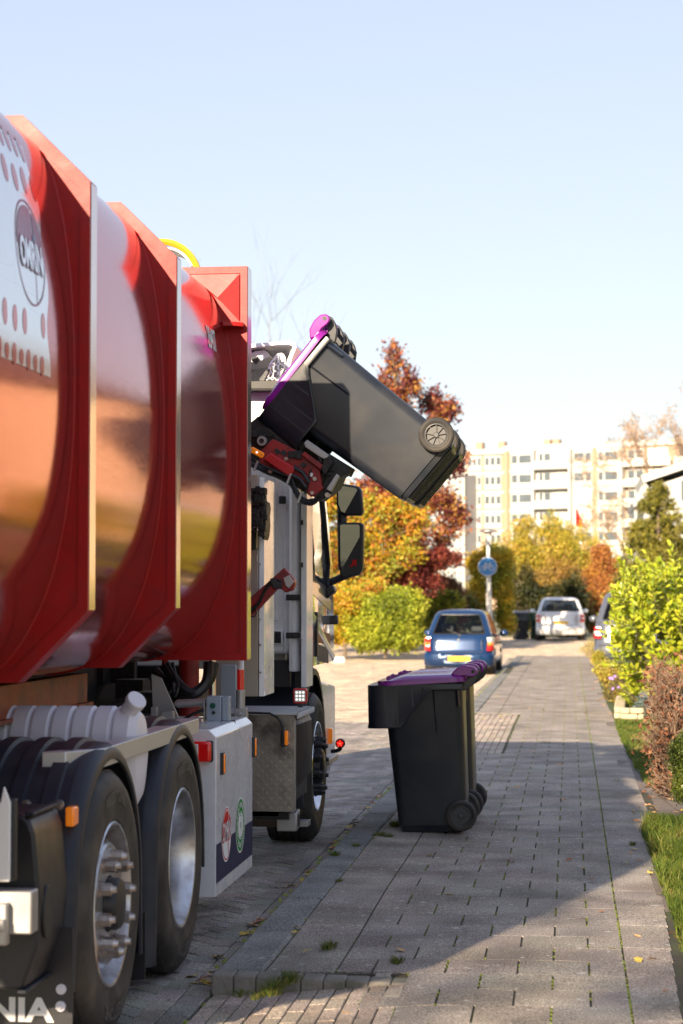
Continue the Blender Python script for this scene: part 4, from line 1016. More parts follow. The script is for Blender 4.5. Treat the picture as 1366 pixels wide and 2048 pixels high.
# --- tread-plate toolbox
YT = 11.70; a = at(470,1622,YT); b = at(590,1430,YT)
mb = MB(); mb.box(a.x-.15,b.x,YT,YT+.05,a.z,b.z); tb = P('toolbox', mb, M_gal, bevel=.003)
M_tread = mat('tread_plate', (.40,.36,.31), .38, metal=.8, var=.2, vscale=10, dirt=(.06,.05,.045), dscale=7, damt=.75)
mb = MB(); mb.box(a.x-.15,b.x-.002,YT-.003,YT,a.z,b.z-.002)
def bars(mb, O, U, V_, N, nu, nv, s_):
    for i in range(nu):
        for j in range(nv):
            d = 1 if (i+j)%2 else -1; c = O+U*(i+.5)*s_+V_*(j+.5)*s_
            for k in (-1,0,1):
                dr = (U+V_*d).normalized(); pr = (U-V_*d).normalized(); m_ = c+pr*k*s_*.22; h = dr*s_*.40; w_ = pr*s_*.055
                mb.add([m_-h, m_+w_+N*.0018, m_+h, m_-w_+N*.0018], [(0,1,2,3)])
                mb.add([m_-h, m_+w_, m_+h, m_+w_+N*.0018], [(0,1,2),]) if False else None
bars(mb, Vector((a.x-.15,YT-.0035,a.z+.005)), Vector((1,0,0)), Vector((0,0,1)), Vector((0,-1,0)), int((b.x-a.x+.14)/.027), int((b.z-a.z-.01)/.027), .027)
tf = P('tread_front', mb, M_tread, tb, smooth=False, recalc=False)
mb = MB(); c_ = at(618,1418,12.3); mb.box(a.x-.15,b.x+.02,YT-.015,12.42,b.z,b.z+.012); mb.box(b.x+.012,b.x+.022,YT-.015,12.42,b.z-.022,b.z+.012)
for k in range(28): mb.box(b.x+.022,b.x+.025,YT+k*.026,YT+k*.026+.012,b.z-.016,b.z+.008)
for k in range(12): mb.box(a.x-.15,b.x,YT+.03+k*.06,YT+.045+k*.06,b.z+.012,b.z+.015)
P('toolbox_lid', mb, M_alu, tb, bevel=.002)
mb = MB(); mb.box(a.x-.1,b.x-.02,YT+.05,12.4,a.z+.05,b.z-.01)
rings = [[(b.x-.02,y,z0_),(b.x+dx,y,z0_+.02),(b.x+dx,y,z1_-.05),(b.x-.02,y,z1_)] for y, dx, z0_, z1_ in ((YT+.055,-.005,a.z+.1,b.z-.01),(YT+.12,.012,a.z+.13,b.z-.01),(12.38,.012,a.z+.16,b.z-.015),(12.42,-.01,a.z+.16,b.z-.02))]
mb.loft(rings); P('toolbox_side', mb, M_blk, tb, ang=20)
mb = MB(); mb.box(a.x,b.x-.04,YT+.02,YT+.3,a.z-.05,a.z-.004); mb.box(a.x,b.x-.1,YT+.02,12.3,a.z-.03,a.z-.004); P('bearer', mb, M_blkm, tb)
mb = MB(); p = at(585,1642,YT+.1); mb.cyl((p.x-.5,p.y+.1,p.z+.01),(p.x-.06,p.y+.06,p.z+.01),.055,n=20); ep = P('exhaust', mb, mat('exhaust_steel', (.16,.12,.09), .5, metal=.6, var=.3))
mb = MB(); q0 = Vector((p.x-.06,p.y+.06,p.z)); 
o_ = [(-.0,-.05),(.05,-.05),(.05,.05),(0,.05)]
mb.prism([(p.y-.03,p.z-.06),(p.y+.12,p.z-.045),(p.y+.12,p.z+.06),(p.y-.03,p.z+.05)], 'x', p.x-.09, p.x+.03); mb.box(p.x-.06,p.x+.0301,p.y-.0,p.y+.09,p.z-.04,p.z+.04); P('exhaust_tip', mb, M_gal, ep, bevel=.008)
mb = MB(); mb.box(p.x+.0305,p.x+.033,p.y+.0,p.y+.09,p.z-.035,p.z+.035); P('exhaust_mouth', mb, M_ink, ep, bevel=.002)
mb = MB(); s_ = at(612,1650,12.3); mb.box(s_.x-.08,s_.x+.01,12.32,12.45,s_.z-.015,s_.z+.02); P('spring_hanger', mb, M_gal, bevel=.004)
# LED work lamp on the toolbox
p = at(600,1392,11.85); mb = MB(); mb.prism([(p.x+u, p.z+v) for u, v in rrect(-.042,.042,-.045,.045,.014,4)], 'y', p.y, p.y+.035); wl = P('work_lamp', mb, mat('lamp_red_frame', (.62,.015,.02), .35, coat=.3), bevel=.004)
mb = MB(); mb.prism([(p.x+u, p.z+v) for u, v in rrect(-.032,.032,-.034,.034,.006,3)], 'y', p.y-.003, p.y+.001); P('lamp_face', mb, M_lensw, wl, bevel=.001)
mb = MB()
for i in (-1,0,1):
    for j in (-1,0,1): c = p+Vector((i*.020,-.003,j*.021)); mb.cyl(c, c+Vector((0,-.004,0)), .0075, .005, n=10)
P('led_array', mb, M_led, wl)
mb = MB(); mb.cbox((p.x,p.y+.02,p.z-.055),(.03,.03,.025)); P('lamp_foot', mb, M_blk, wl)
# cable to the amber lamp
mb = MB(); mb.tube([at(x, y, YT-.012) for x, y in ((470,1425),(510,1426),(540,1427),(554,1434),(562,1444),(566,1458))], .007, 8); P('lamp_cable', mb, M_hose)
p = at(569,1477,YT-.02); mb = MB(); mb.cbox((p.x-.008,p.y,p.z),(.028,.03,.10)); ml = P('marker_lamp', mb, M_blk, bevel=.008)
mb = MB(); mb.cbox((p.x+.012,p.y-.004,p.z+.004),(.020,.026,.085)); P('lamp_lens', mb, M_orange, ml, bevel=.005)
# --- the bin lift
YL = 11.45
lift = P('lift_frame', pxprism(MB(), [(500,846),(516,832),(535,838),(548,870),(560,905),(580,925),(650,945),(690,935),(672,975),(640,1000),(610,985),(560,955),(520,930),(500,930)], YL+.05, YL+.30), M_blkm, bevel=.006)
def lp(name, pts, m, Y0=0, Y1=.05, bev=.004, par=lift): return P(name, pxprism(MB(), pts, YL+Y0, YL+Y1), m, par, bevel=bev)
lp('red_plate', [(518,915),(522,900),(545,878),(560,884),(600,905),(640,940),(645,975),(630,992),(616,990),(600,960),(565,945),(540,935),(520,928)], M_redm, 0, .05)
# red cylinder shroud: a faceted box
mb = MB(); A = [at(*p, YL-.06) for p in ((527,918),(541,906),(590,936),(582,955))]; B = [v+Vector((0,.06,0)) for v in [at(*p, YL) for p in ((523,922),(541,900),(592,930),(583,960))]]
mb.loft([A, B]); M_redclean = mat('red_shroud', (.50,.012,.015), .45, var=.12, coat=.15)
P('red_shroud', mb, M_redclean, lift, bevel=.006)
lp('comb_plate', [(608,886),(614,879),(658,910),(652,920),(640,914),(610,894)], M_gal, -.04, .25)
lp('comb_edge', [(605,893),(610,886),(640,908),(646,925),(640,926),(634,912)], M_blkm, -.03, .2)
lp('comb_body', [(586,876),(612,882),(660,908),(702,934),(694,950),(660,934),(600,902)], M_blkm, .06, .3)
lp('red_bar', [(602,909),(609,903),(647,930),(641,940)], M_redm, -.03, .02)
lp('lower_red_link', [(618,960),(636,963),(648,976),(630,991),(620,993),(615,985)], M_redm, -.02, .03)
lp('grey_link', [(652,978),(673,947),(679,952),(662,984)], M_gal, -.05, .0)
lp('link_arm', [(648,915),(660,912),(666,925),(650,950),(642,940)], M_blkm, -.04, .1)
lp('clamp', [(655,920),(690,935),(697,945),(680,955),(665,985),(640,1002),(628,996),(650,960)], M_blkm, .02, .2)
for px, py, r_, m_ in ((524,882,.028,M_gal),(524,882,.014,M_blkm),(573,918,.011,M_nut),(541,943,.012,M_nut),(602,938,.012,M_redm),(630,958,.012,M_nut),(625,986,.010,M_nut),(607,930,.014,M_ink),(655,990,.014,M_nut)):
    p = at(px,py,YL-.005); mb = MB(); mb.cyl(p+Vector((0,-.02 if m_ != M_gal else -.012,0)), p+Vector((0,.03,0)), r_, n=14); P('pivot_bolt', mb, m_, lift)
for pts in ([(547,900),(555,896),(562,905),(554,910)], [(566,898),(574,905),(570,914),(560,906)], [(575,925),(592,930),(590,938),(578,934)]):
    lp('slot', pts, M_ink, -.003, .01, .002)
mb = MB(); p = at(514.5,905,YL-.10); pts = [(p.x+u, p.z+v) for u, v in rrect(-.043,.043,-.017,.017,.012,4)]
mb.prism(pts, 'y', p.y-.012, p.y+.008); mb.xf(0, Matrix.Translation(p) @ Matrix.Rotation(R(29),4,'Y') @ Matrix.Translation(-p)); am = P('amber_lamp', mb, M_orange, bevel=.005)
for s_ in (-.03,.03,0): 
    c = p+Vector((s_*math.cos(R(29)),-.014,-s_*math.sin(R(29)))); mb = MB(); mb.cyl(c, c+Vector((0,-.003,0)), .004 if s_ else .007, n=8); P('lamp_screw' if s_ else 'lamp_core', mb, M_nut if s_ else M_led, am)
# sagging hydraulic hoses
hr = random.Random(8)
for k in range(11):
    o1 = hr.uniform(-6,6); yy = YL-.02+hr.uniform(-.05,.12)
    pts = [(492,918+o1*1.4),(520,934+o1*1.2),(552,948+o1),(580,962+o1*1.3),(592,984+o1*1.2),(606,1001+o1*.9),(626,1003+o1*.8),(640,990+o1)]
    cv = smooth_curve([(a_, b_) for a_, b_ in pts], 4)
    mb = MB(); mb.tube([at(q.x+hr.uniform(-1,1), q.y+hr.uniform(-.8,.8), yy) for q in cv], .011 if k < 7 else .007, 7); P('hydraulic_hose', mb, M_hose, lift)
for px, py in ((512,932),(578,958),(600,995)):
    p = at(px, py, YL-.06); mb = MB(); mb.beam(p+Vector((.012,0,.03)), p+Vector((-.012,0,-.03)), .012, .02, (0,1,0)); P('hose_clip', mb, M_gal, lift)
mb = MB(); mb.tube([at(x, y, YL-.03) for x, y in ((622,938),(618,955),(614,972),(610,988))], .006, 7); P('thin_hose', mb, M_hose, lift)
mb = MB(); mb.tube([at(x, y, YL-.032) for x, y in ((624,946),(622,953))], .0085, 7); P('hose_ferrule', mb, M_logow, lift)
for pts in ([(588,935),(605,945),(618,965)], [(584,950),(600,958),(612,975)]):
    mb = MB(); mb.tube([at(x, y, YL-.05) for x, y in pts], .012, 8); P('cylinder_hose', mb, M_hose, lift)
mb = MB(); rr = random.Random(9)
for k in range(60):
    t = rr.random(); x_ = 508+t*165; y_ = 862+t*95+rr.uniform(-10,14)
    p = at(x_, y_, YL+rr.uniform(0,.2)); mb.cbox(p, (rr.uniform(.015,.06),rr.uniform(.02,.08),rr.uniform(.012,.045)))
P('lift_linkage', mb, M_blkm, lift, bevel=.003)
mb = MB(); p = at(500,868,11.5); mb.beam(at(470,850,11.6), at(600,900,11.6), .25, .10, (0,0,1)); mb.beam(at(480,900,11.9), at(660,960,11.9), .1, .12); P('lift_beam', mb, M_blkm, lift)
# ------------------------------------------------------------------ wheelie bins
def make_bin(name, label, group, lidm=None, bodym=None, loc=(0,0,0)):
    lidm = lidm or M_purple; bodym = bodym or M_binb
    root = thing(name, label, 'wheelie bin', loc, 0, group, keep=False)
    Z = [(.0,.010,.425,.215,.05),(.03,.004,.43,.222,.05),(.035,-.004,.437,.230,.05),(.10,-.010,.44,.234,.055),(.5,-.045,.435,.255,.06),(.86,-.078,.432,.272,.06),(.90,-.082,.432,.276,.06),(.905,-.088,.438,.283,.06),(.945,-.090,.440,.285,.06)]
    mb = MB(); mb.loft([[(x,y,z) for x,y in rrect(a,b,-h,h,r,6)] for z,a,b,h,r in Z], True, True)
    body = mb.build('body', bodym, root, ang=35)
    # base recess ribs seen from below
    mb = MB()
    for y in (-.17,-.06,.06,.17): mb.box(.03,.40,y-.012,y+.012,-.012,.0)
    mb.box(.02,.035,-.2,.2,-.012,0); mb.box(.39,.41,-.2,.2,-.012,.0); mb.build('base_rib', bodym, root, bevel=.004)
    # apron for the comb lift
    def zl(x, front=False): return .665 if x < .03 else min(.905, .665+(x-.03)/(.235-.03)*.25)
    path = []
    off = .295
    for x in (.43,.36,.30,.235,.20,.16,.12,.08,.03,-.02,-.07,-.12): path.append((x, off - max(0,(.1-x))*.02))
    for k in range(1,7):
        a = R(90*k/7); path.append((-.12-.055*math.sin(a), .235+.053*math.cos(a)))
    path += [(-.175, .235-(.235*2)*k/8) for k in range(0,9)]
    full_ = path + [(x, -y) for x, y in path[:18][::-1]]
    mb = MB(); th = .006; n = len(full_)
    V = []
    for i, (x, y) in enumerate(full_):
        p0 = Vector(full_[max(i-1,0)]); p1 = Vector(full_[min(i+1,n-1)]); t = (p1-p0).normalized(); nn = Vector((t.y, -t.x))*-1
        z0 = zl(x); zt = .940
        zb_ = z0 - (.012 if z0 < .9 else 0)
        bow = .006*math.sin(i*2.1) if z0 < .7 else 0
        V.append([(x, y, zt), (x+nn.x*bow, y+nn.y*bow, (zt+z0)/2), (x+nn.x*(bow+.002), y+nn.y*(bow+.002), z0+.012), (x-nn.x*.010, y-nn.y*.010, z0), (x-nn.x*.012, y-nn.y*.012, z0+.008), (x-nn.x*th, y-nn.y*th, z0+.03), (x-nn.x*th, y-nn.y*th, zt)])
    mb.loft(V); 
    mb.prism([(x,y) for x, y in full_], 'z', .934, .941)
    ap = mb.build('apron', bodym, root, ang=30)
    mb = MB()
    for s in (-1,1):
        for x in (-.08,.0,.10,.17):
            zz = zl(x)+.02; mb.beam((x+.004, s*.297,.93), (x+.016, s*(.297),zz), .008, .010)
        mb.beam((.245,s*.281,.90),(.262,s*.262,.63),.010,.006); mb.beam((.40,s*.286,.90),(.405,s*.272,.80),.012,.02)
    mb.build('stiffener', bodym, root)
    # lid
    def prof(u):      # u 0..1 front to back -> top height
        return .968+.026*min(1, max(0,(u-.12)/.2))**.7 + .012*u
    nx, ny = 22, 20; mb = MB(); xa, xb = -.118, .455; hw = .298
    G = []
    for i in range(nx+1):
        u = i/nx; row = []
        for j in range(ny+1):
            v = -1+2*j/ny
            vv = max(-1, min(1, v)); 
            x = xa+(xb-xa)*u
            # rounded plan corners
            cr = .07; ex = max(0, cr-(x-xa), cr-(xb-x)); lim = hw-(cr-math.sqrt(max(0,cr*cr-ex*ex))) if ex > 0 else hw
            y = lim*vv; ed = min(1, (1-abs(vv))/.16); eu = min(1, u/.06, (1-u)/.03)
            edge = .955+.02*u; top = prof(u); z = edge+.012+(top-edge-.012)*(min(ed,eu)**.6)
            if abs(vv) < .62 and .28 < u < .86: z += .005
            if .16 < abs(vv) < .22 and u > .3: z -= .004
            row.append((x,y,z))
        G.append(row)
    o_ = mb.mark(); mb.add([p for r_ in G for p in r_], [(i*(ny+1)+j,(i+1)*(ny+1)+j,(i+1)*(ny+1)+j+1,i*(ny+1)+j+1) for i in range(nx) for j in range(ny)])
    # skirt
    rim = [G[i][0] for i in range(nx+1)]+[G[nx][j] for j in range(1,ny+1)]+[G[i][ny] for i in range(nx-1,-1,-1)]+[G[0][j] for j in range(ny-1,0,-1)]
    low = [(x+(.003 if x<xa+.01 else 0), y*1.004, .934+.022*((x-xa)/(xb-xa))) for x,y,z in rim]; low2 = [(x*.985+.003, y*.96, z) for x,y,z in low]
    mid = [(x, y*1.003, z-.006) for x,y,z in rim]
    mb.loft([rim, mid, low, low2], False, False)
    lid = mb.build('lid', lidm, root, ang=50, recalc=True)
    for s in (-1,1):              # hinge lugs
        mb = MB(); pr = [(.36,1.005),(.40,1.045),(.455,1.058),(.505,1.050),(.528,1.028),(.530,1.005),(.515,.988),(.49,.984),(.45,.992),(.40,.985)]
        mb.prism(pr, 'y', s*.245-.024, s*.245+.024)
        mb.build('hinge_lug', lidm, lid, bevel=.007, seg=2); mb = MB(); mb.prism([(x,z) for x,z in pr], 'y', s*.12-.010, s*.12+.010); mb.build('hinge_rib', lidm, lid, bevel=.005)
        mb = MB(); mb.tube([(-.055,s*.14-.05,.965),(-.058,s*.14-.05,.988),(-.045,s*.14-.045,.994),(-.045,s*.14+.045,.994),(-.058,s*.14+.05,.988),(-.055,s*.14+.05,.965)], .007, 6)
        mb.box(-.06,.0,s*.14-.058,s*.14-.050,.965,.990); mb.box(-.06,.0,s*.14+.05,s*.14+.058,.965,.990)
        mb.build('lid_grip', lidm, lid, bevel=.002)
        mb = MB(); mb.cyl((.503,s*.271,1.018),(.503,s*.262,1.018),.012,n=14); mb.build('hinge_pin', M_ink, lid)
    # handle and its arms
    mb = MB()
    mb.cyl((.505,-.255,1.015),(.505,.255,1.015),.0125,n=14); mb.build('handle', bodym, root)
    for s in (-1,1):
        for y in (.195, .165):
            mb = MB(); mb.prism([(.425,.95),(.47,.975),(.50,1.035),(.53,1.03),(.537,1.00),(.525,.965),(.50,.93),(.46,.905),(.43,.89)], 'y', s*y-.008, s*y+.008); mb.build('handle_arm', bodym, root, bevel=.005)
    # axle and wheels
    mb = MB(); mb.cyl((.405,-.27,.10),(.405,.27,.10),.011,n=12); mb.build('axle', M_gal, root)
    for s in (-1,1):
        c = Vector((.405, s*.262, .10)); mb = MB()
        mb.lathe([(.062,-.018),(.066,-.022),(.085,-.024),(.096,-.018),(.1,-.008),(.1,.008),(.096,.018),(.085,.024),(.066,.022),(.062,.018),(.062,-.018)], c, 'y', 40)
        for rr_ in (.072,.079): mb.lathe([(rr_-.0015,-.0235),(rr_,-.0262),(rr_+.0015,-.0235)], c, 'y', 36, sx=1); mb.lathe([(rr_-.0015,.0235),(rr_,.0262),(rr_+.0015,.0235)], c, 'y', 36)
        wh = mb.build('wheel', M_tyre, root, ang=30)
        mb = MB(); mb.lathe([(.064,-.020),(.060,-.021),(.055,-.012),(.055,.012),(.060,.021),(.064,.020)], c, 'y', 36); mb.lathe([(.001,-.022),(.012,-.022),(.016,-.014),(.016,.014),(.012,.022),(.001,.022)], c, 'y', 18)
        mb.lathe([(.014,-.003),(.058,-.003),(.058,.003),(.014,.003)], c, 'y', 30)
        for k in range(9):
            a = 2*math.pi*k/9; mb.beam(c+Vector((.012*math.cos(a),0,.012*math.sin(a))), c+Vector((.057*math.cos(a),0,.057*math.sin(a))), .0045, .030, (0,1,0))
        mb.build('wheel_hub', M_hub, wh, ang=30)
    return root
BG = 'standing wheelie bins on the pavement'; TG = 'wheelie bins held up by the truck lift'
b1 = make_bin('wheelie_bin', 'black wheelie bin with purple lid standing nearest on the pavement kerb side', BG)
def putbin(o, x, y, z, ry=0, rz=0): o.location = (x, y, z); o.rotation_euler = (0, ry, rz)
putbin(b1, -1.105, 12.87+.28, .012, R(-1.2), R(.6))
b2 = copy_tree(b1); tag(b2, 'black wheelie bin with purple lid standing behind the nearer pavement bin'); putbin(b2, -1.09, 13.62+.28, .012, R(-1.2), R(-.4))
b3 = copy_tree(b1); tag(b3, 'black purple-lidded bin tipped up against the truck, nearer of the lifted pair', group=TG); b3.scale = (1.022,)*3
putbin(b3, -.951, 11.45+.29, 2.067, R(-49.5))
b4 = copy_tree(b1); tag(b4, 'black purple-lidded bin tipped up behind the nearer lifted bin', group=TG); b4.scale = (1.022,)*3; putbin(b4, -.945, 12.13+.29, 2.07, R(-49.8))
# ------------------------------------------------------------------ trees, hedges, shrubs
def leaf_cloud(name, parent, blobs, n, size, pal, seed, m=M_leaf, shell=.55, clump=.5, elong=1.6, up=0, jitter=.16):
    """blobs: (center, (rx,ry,rz)); leaf-sized folded faces spread through the volume in small clusters"""
    rg = np.random.RandomState(seed); vol = np.array([b[1][0]*b[1][1]*b[1][2] for b in blobs])**.8; pr = vol/vol.sum()
    per = 14; nc = max(1, n//per)
    bi = rg.choice(len(blobs), nc, p=pr); C = np.array([list(b[0]) for b in blobs])[bi]; Rr = np.array([list(b[1]) for b in blobs])[bi]
    d = rg.randn(nc,3); d /= np.linalg.norm(d,axis=1)[:,None]; rad = shell+(1.0-shell)*rg.rand(nc)**.7
    rad *= np.where(rg.rand(nc) < .12, rg.uniform(1.0,1.22,nc), 1)
    cc = C+d*Rr*rad[:,None]
    ph = rg.rand(3)*6
    cl = np.sin(cc[:,0]*2.3/clump+ph[0])+np.sin(cc[:,1]*1.9/clump+ph[1])+np.sin(cc[:,2]*2.6/clump+ph[2])+rg.randn(nc)*.7
    ci = np.clip(((cl+2.6)/5.2*len(pal)).astype(int), 0, len(pal)-1)
    k = np.repeat(np.arange(nc), per); N = len(k)
    P_ = cc[k]+rg.randn(N,3)*size*1.5
    nrm = rg.randn(N,3)+np.array([0,0,.5])+.5*d[k]; nrm /= np.linalg.norm(nrm,axis=1)[:,None]
    t = np.cross(nrm, rg.randn(N,3)); t[:,2] += up; t /= np.linalg.norm(t,axis=1)[:,None]; b = np.cross(nrm, t); b /= np.linalg.norm(b,axis=1)[:,None]
    s = size*rg.uniform(.6,1.3,N)[:,None]
    V = np.stack([P_-t*s*elong*.5, P_+b*s*.42-t*s*.05+nrm*s*.10, P_+t*s*elong*.5, P_-b*s*.42-t*s*.05+nrm*s*.10], 1).reshape(-1,3)
    F = np.arange(N*4).reshape(-1,4)
    col_ = np.array(pal)[ci][k]*(1+rg.randn(N,1)*jitter); mixp = rg.rand(N) < .12; col_[mixp] = np.array(pal)[rg.randint(0,len(pal),mixp.sum())]
    return npmesh(name, V, F, m, parent, colr=np.clip(col_,.004,.95))
def limbs(mb, base, top, r0, blobs, rg, twigs=3):
    base = Vector(base); top = Vector(top); pts = [base.lerp(top, t)+Vector((rg.uniform(-1,1),rg.uniform(-1,1),0))*.05*(t>0)*(t<1)*(top-base).length for t in (0,.25,.5,.75,1)]
    mb.tube(pts, [r0,r0*.85,r0*.7,r0*.55,r0*.35], 9)
    for c, rr_ in blobs:
        c = Vector(c); st = base.lerp(top, rg.uniform(.45,.95)); mid = st.lerp(c,.5)+Vector((0,0,-.08*(c-st).length))
        mb.tube([st, mid, c], [r0*.38, r0*.25, r0*.10], 6)
        for k in range(twigs):
            e = c+Vector((rg.uniform(-1,1)*rr_[0],rg.uniform(-1,1)*rr_[1],rg.uniform(-.6,1)*rr_[2]))*.85
            mb.tube([mid.lerp(c,rg.random()), c.lerp(e,.5)+Vector((0,0,.05)), e], [r0*.14,r0*.08,r0*.03], 5)
def clumpy(bl, k=6, f=.48, seed=1):
    rg = random.Random(seed); out = []
    for c, r in bl:
        for _ in range(k):
            d = Vector((rg.gauss(0,1),rg.gauss(0,1),rg.gauss(0,1))).normalized()*rg.uniform(.35,1.0); q = f*rg.uniform(.6,1.25)
            out.append((Vector(c)+Vector((d.x*r[0]*.8,d.y*r[1]*.8,d.z*r[2]*.8)), (r[0]*q, r[1]*q, r[2]*q)))
    return out
def B(px, py, r, Y, rz=None, ry=None):
    s = Y/FPX*.99; return (at(px, py, Y), (r*s, (ry or r)*s, (rz or r)*s))
def plant(name, label, cat, base, blobs, n, size, pal, seed, trunk=True, r0=.1, group=None, m=M_leaf, crown='crown', clp=True, **k):
    t = thing(name, label, cat, base, 0, group); rg = random.Random(seed)
    if trunk:
        c = sum((Vector(b[0]) for b in blobs), Vector())/len(blobs); top = Vector((c.x*.7+base[0]*.3, c.y, max(b[0][2] for b in blobs)))
        mb = MB(); limbs(mb, base, top, r0, blobs, rg); mb.build('trunk', M_bark, t)
    leaf_cloud(crown, t, clumpy(blobs, seed=seed) if clp else blobs, n, size, pal, seed, m, **k); return t
RED = [(.13,.03,.035),(.22,.05,.045),(.32,.09,.055),(.44,.17,.06),(.26,.07,.05),(.50,.26,.06),(.15,.035,.04)]
ORG = [(.42,.40,.05),(.36,.38,.05),(.30,.34,.05),(.48,.46,.06),(.42,.17,.07),(.60,.26,.03),(.66,.42,.03),(.30,.30,.03),(.55,.20,.05),(.70,.50,.04),(.36,.36,.04)]
YEL = [(.22,.24,.02),(.40,.40,.03),(.62,.50,.03),(.70,.52,.03),(.33,.34,.03),(.55,.30,.04)]
GRN = [(.18,.22,.02),(.28,.34,.03),(.40,.44,.04),(.52,.52,.05),(.30,.34,.03)]
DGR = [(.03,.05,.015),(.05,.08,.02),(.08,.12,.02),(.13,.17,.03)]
HED = [(.28,.30,.03),(.18,.20,.03),(.45,.36,.03),(.55,.35,.03),(.10,.13,.02)]
# copper maple, seen above and beside the lifted bins
Yt = 58
bl = [B(790,725,26,Yt,42),B(775,765,30,Yt,40),B(815,770,26,Yt,45),B(800,820,40,Yt,50),B(858,810,34,Yt+1,30),B(895,815,24,Yt,22),B(880,840,36,Yt,28),
      B(760,860,60,Yt,70),B(840,900,60,Yt+1,60),B(910,920,34,Yt,28),B(800,970,80,Yt,70),B(880,1010,45,Yt,40),B(915,1030,32,Yt,28),B(890,1070,36,Yt,38),B(820,1080,60,Yt+1,50),B(745,1000,60,Yt+1,80),B(720,1120,60,Yt,60),B(830,1160,55,Yt,40)]
plant('maple_tree', 'tall copper and orange maple rising behind the lifted bins', 'tree', (at(795,1290,Yt).x, Yt, .05), bl, 38000, .085, RED, 11, r0=.16, shell=.15)
Yt = 55
bl = [B(670,1010,45,Yt,55),B(720,1010,45,Yt,50),B(770,1040,50,Yt,55),B(820,1060,45,Yt,60),B(660,1090,50,Yt,60),B(740,1110,55,Yt,50),B(800,1120,45,Yt,40),B(690,1160,50,Yt,40)]
plant('amber_tree', 'yellow and orange leafed tree behind the truck mirrors', 'tree', (at(720,1300,Yt).x, Yt, .03), bl, 22000, .075, ORG, 12, r0=.10, shell=.15)
Yt = 57
bl = [B(610,1000,60,Yt,70),B(600,1130,60,Yt,80),B(640,1230,45,Yt,45)]
plant('yellow_tree', 'yellow leafed tree partly hidden by the cab', 'tree', (at(610,1290,Yt).x, Yt, .03), bl, 16000, .08, YEL, 13, r0=.10, shell=.3)
Yt = 56
bl = [B(870,1120,45,Yt,22),B(800,1150,45,Yt,25),B(760,1165,45,Yt,22),B(840,1150,35,Yt,25)]
plant('copper_shrub', 'dark red shrub between the maple and the green bushes', 'shrub', (at(800,1280,Yt).x, Yt, .03), bl, 16000, .07, [(.14,.03,.035),(.25,.05,.04),(.36,.10,.05),(.20,.05,.04)], 14, r0=.06, shell=.3)
# rounded bushes at the foot of the trees
Yt = 52
plant('rounded_bush', 'rounded yellow green bush left of the blue car', 'bush', (at(770,1298,Yt).x, Yt, 0), [B(770,1235,58,Yt,50),B(745,1262,50,Yt,36),B(800,1262,44,Yt,36),B(800,1215,48,Yt,35),B(755,1205,40,Yt,24)], 40000, .055, GRN, 15, r0=.05, shell=.75, jitter=.25, clp=False)
plant('golden_shrub', 'loose golden shrub low beside the truck cab', 'shrub', (at(690,1298,Yt).x, Yt, 0), [B(690,1255,38,Yt,40),B(675,1205,40,Yt,35),B(715,1200,45,Yt,28),B(650,1250,45,Yt,45),B(745,1180,35,Yt,20)], 22000, .06, [(.45,.40,.03),(.60,.45,.03),(.62,.34,.04),(.34,.36,.03),(.5,.22,.05)], 16, r0=.05, shell=.4)
Yt = 60
plant('green_bush', 'dark green bush tucked behind the blue car', 'bush', (at(865,1290,Yt).x, Yt, .05), [B(860,1220,45,Yt,45),B(890,1200,30,Yt,32),B(845,1255,40,Yt,40),B(895,1235,26,Yt,40)], 24000, .06, [(.07,.10,.02),(.12,.17,.025),(.30,.34,.03),(.42,.42,.04),(.05,.08,.02)], 17, r0=.05, shell=.7)
plant('brown_hedge', 'rust brown clipped hedge left of the lamp post', 'hedge', (at(905,1290,Yt+3).x, Yt+3, .08), [B(905,1190,28,Yt+3,38),B(915,1230,26,Yt+3,45),B(890,1180,26,Yt+3,28)], 14000, .06, [(.18,.07,.03),(.26,.11,.04),(.12,.06,.03),(.20,.12,.03)], 18, trunk=False, shell=.7)
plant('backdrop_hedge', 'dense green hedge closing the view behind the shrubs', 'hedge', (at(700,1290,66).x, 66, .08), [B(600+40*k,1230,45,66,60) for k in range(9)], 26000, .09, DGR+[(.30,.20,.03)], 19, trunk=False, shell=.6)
# ivy column hedge by the lamp
Yt = 67
plant('ivy_hedge', 'tall square hedge of green and yellow ivy behind the lamp post', 'hedge', (at(980,1285,Yt).x, Yt, .08), [B(965,1130,26,Yt,38),B(1000,1130,26,Yt,38),B(960,1185,24,Yt,45),B(1000,1185,26,Yt,45),B(965,1240,26,Yt,42),B(1002,1240,24,Yt,42),B(1015,1170,18,Yt,60)], 44000, .06, [(.20,.24,.03),(.34,.36,.04),(.58,.46,.04),(.68,.44,.04),(.48,.36,.04)], 20, trunk=False, shell=.7)
plant('dark_hedge', 'dark hedge behind the far bins', 'hedge', (at(1060,1280,76).x, 76, .08), [B(1030+22*k,1215,24,76,68) for k in range(7)], 30000, .08, [(.03,.04,.015),(.06,.07,.02),(.10,.09,.025),(.05,.045,.02),(.16,.12,.03)], 21, trunk=False, shell=.6)  # dark green and brown leaf palette
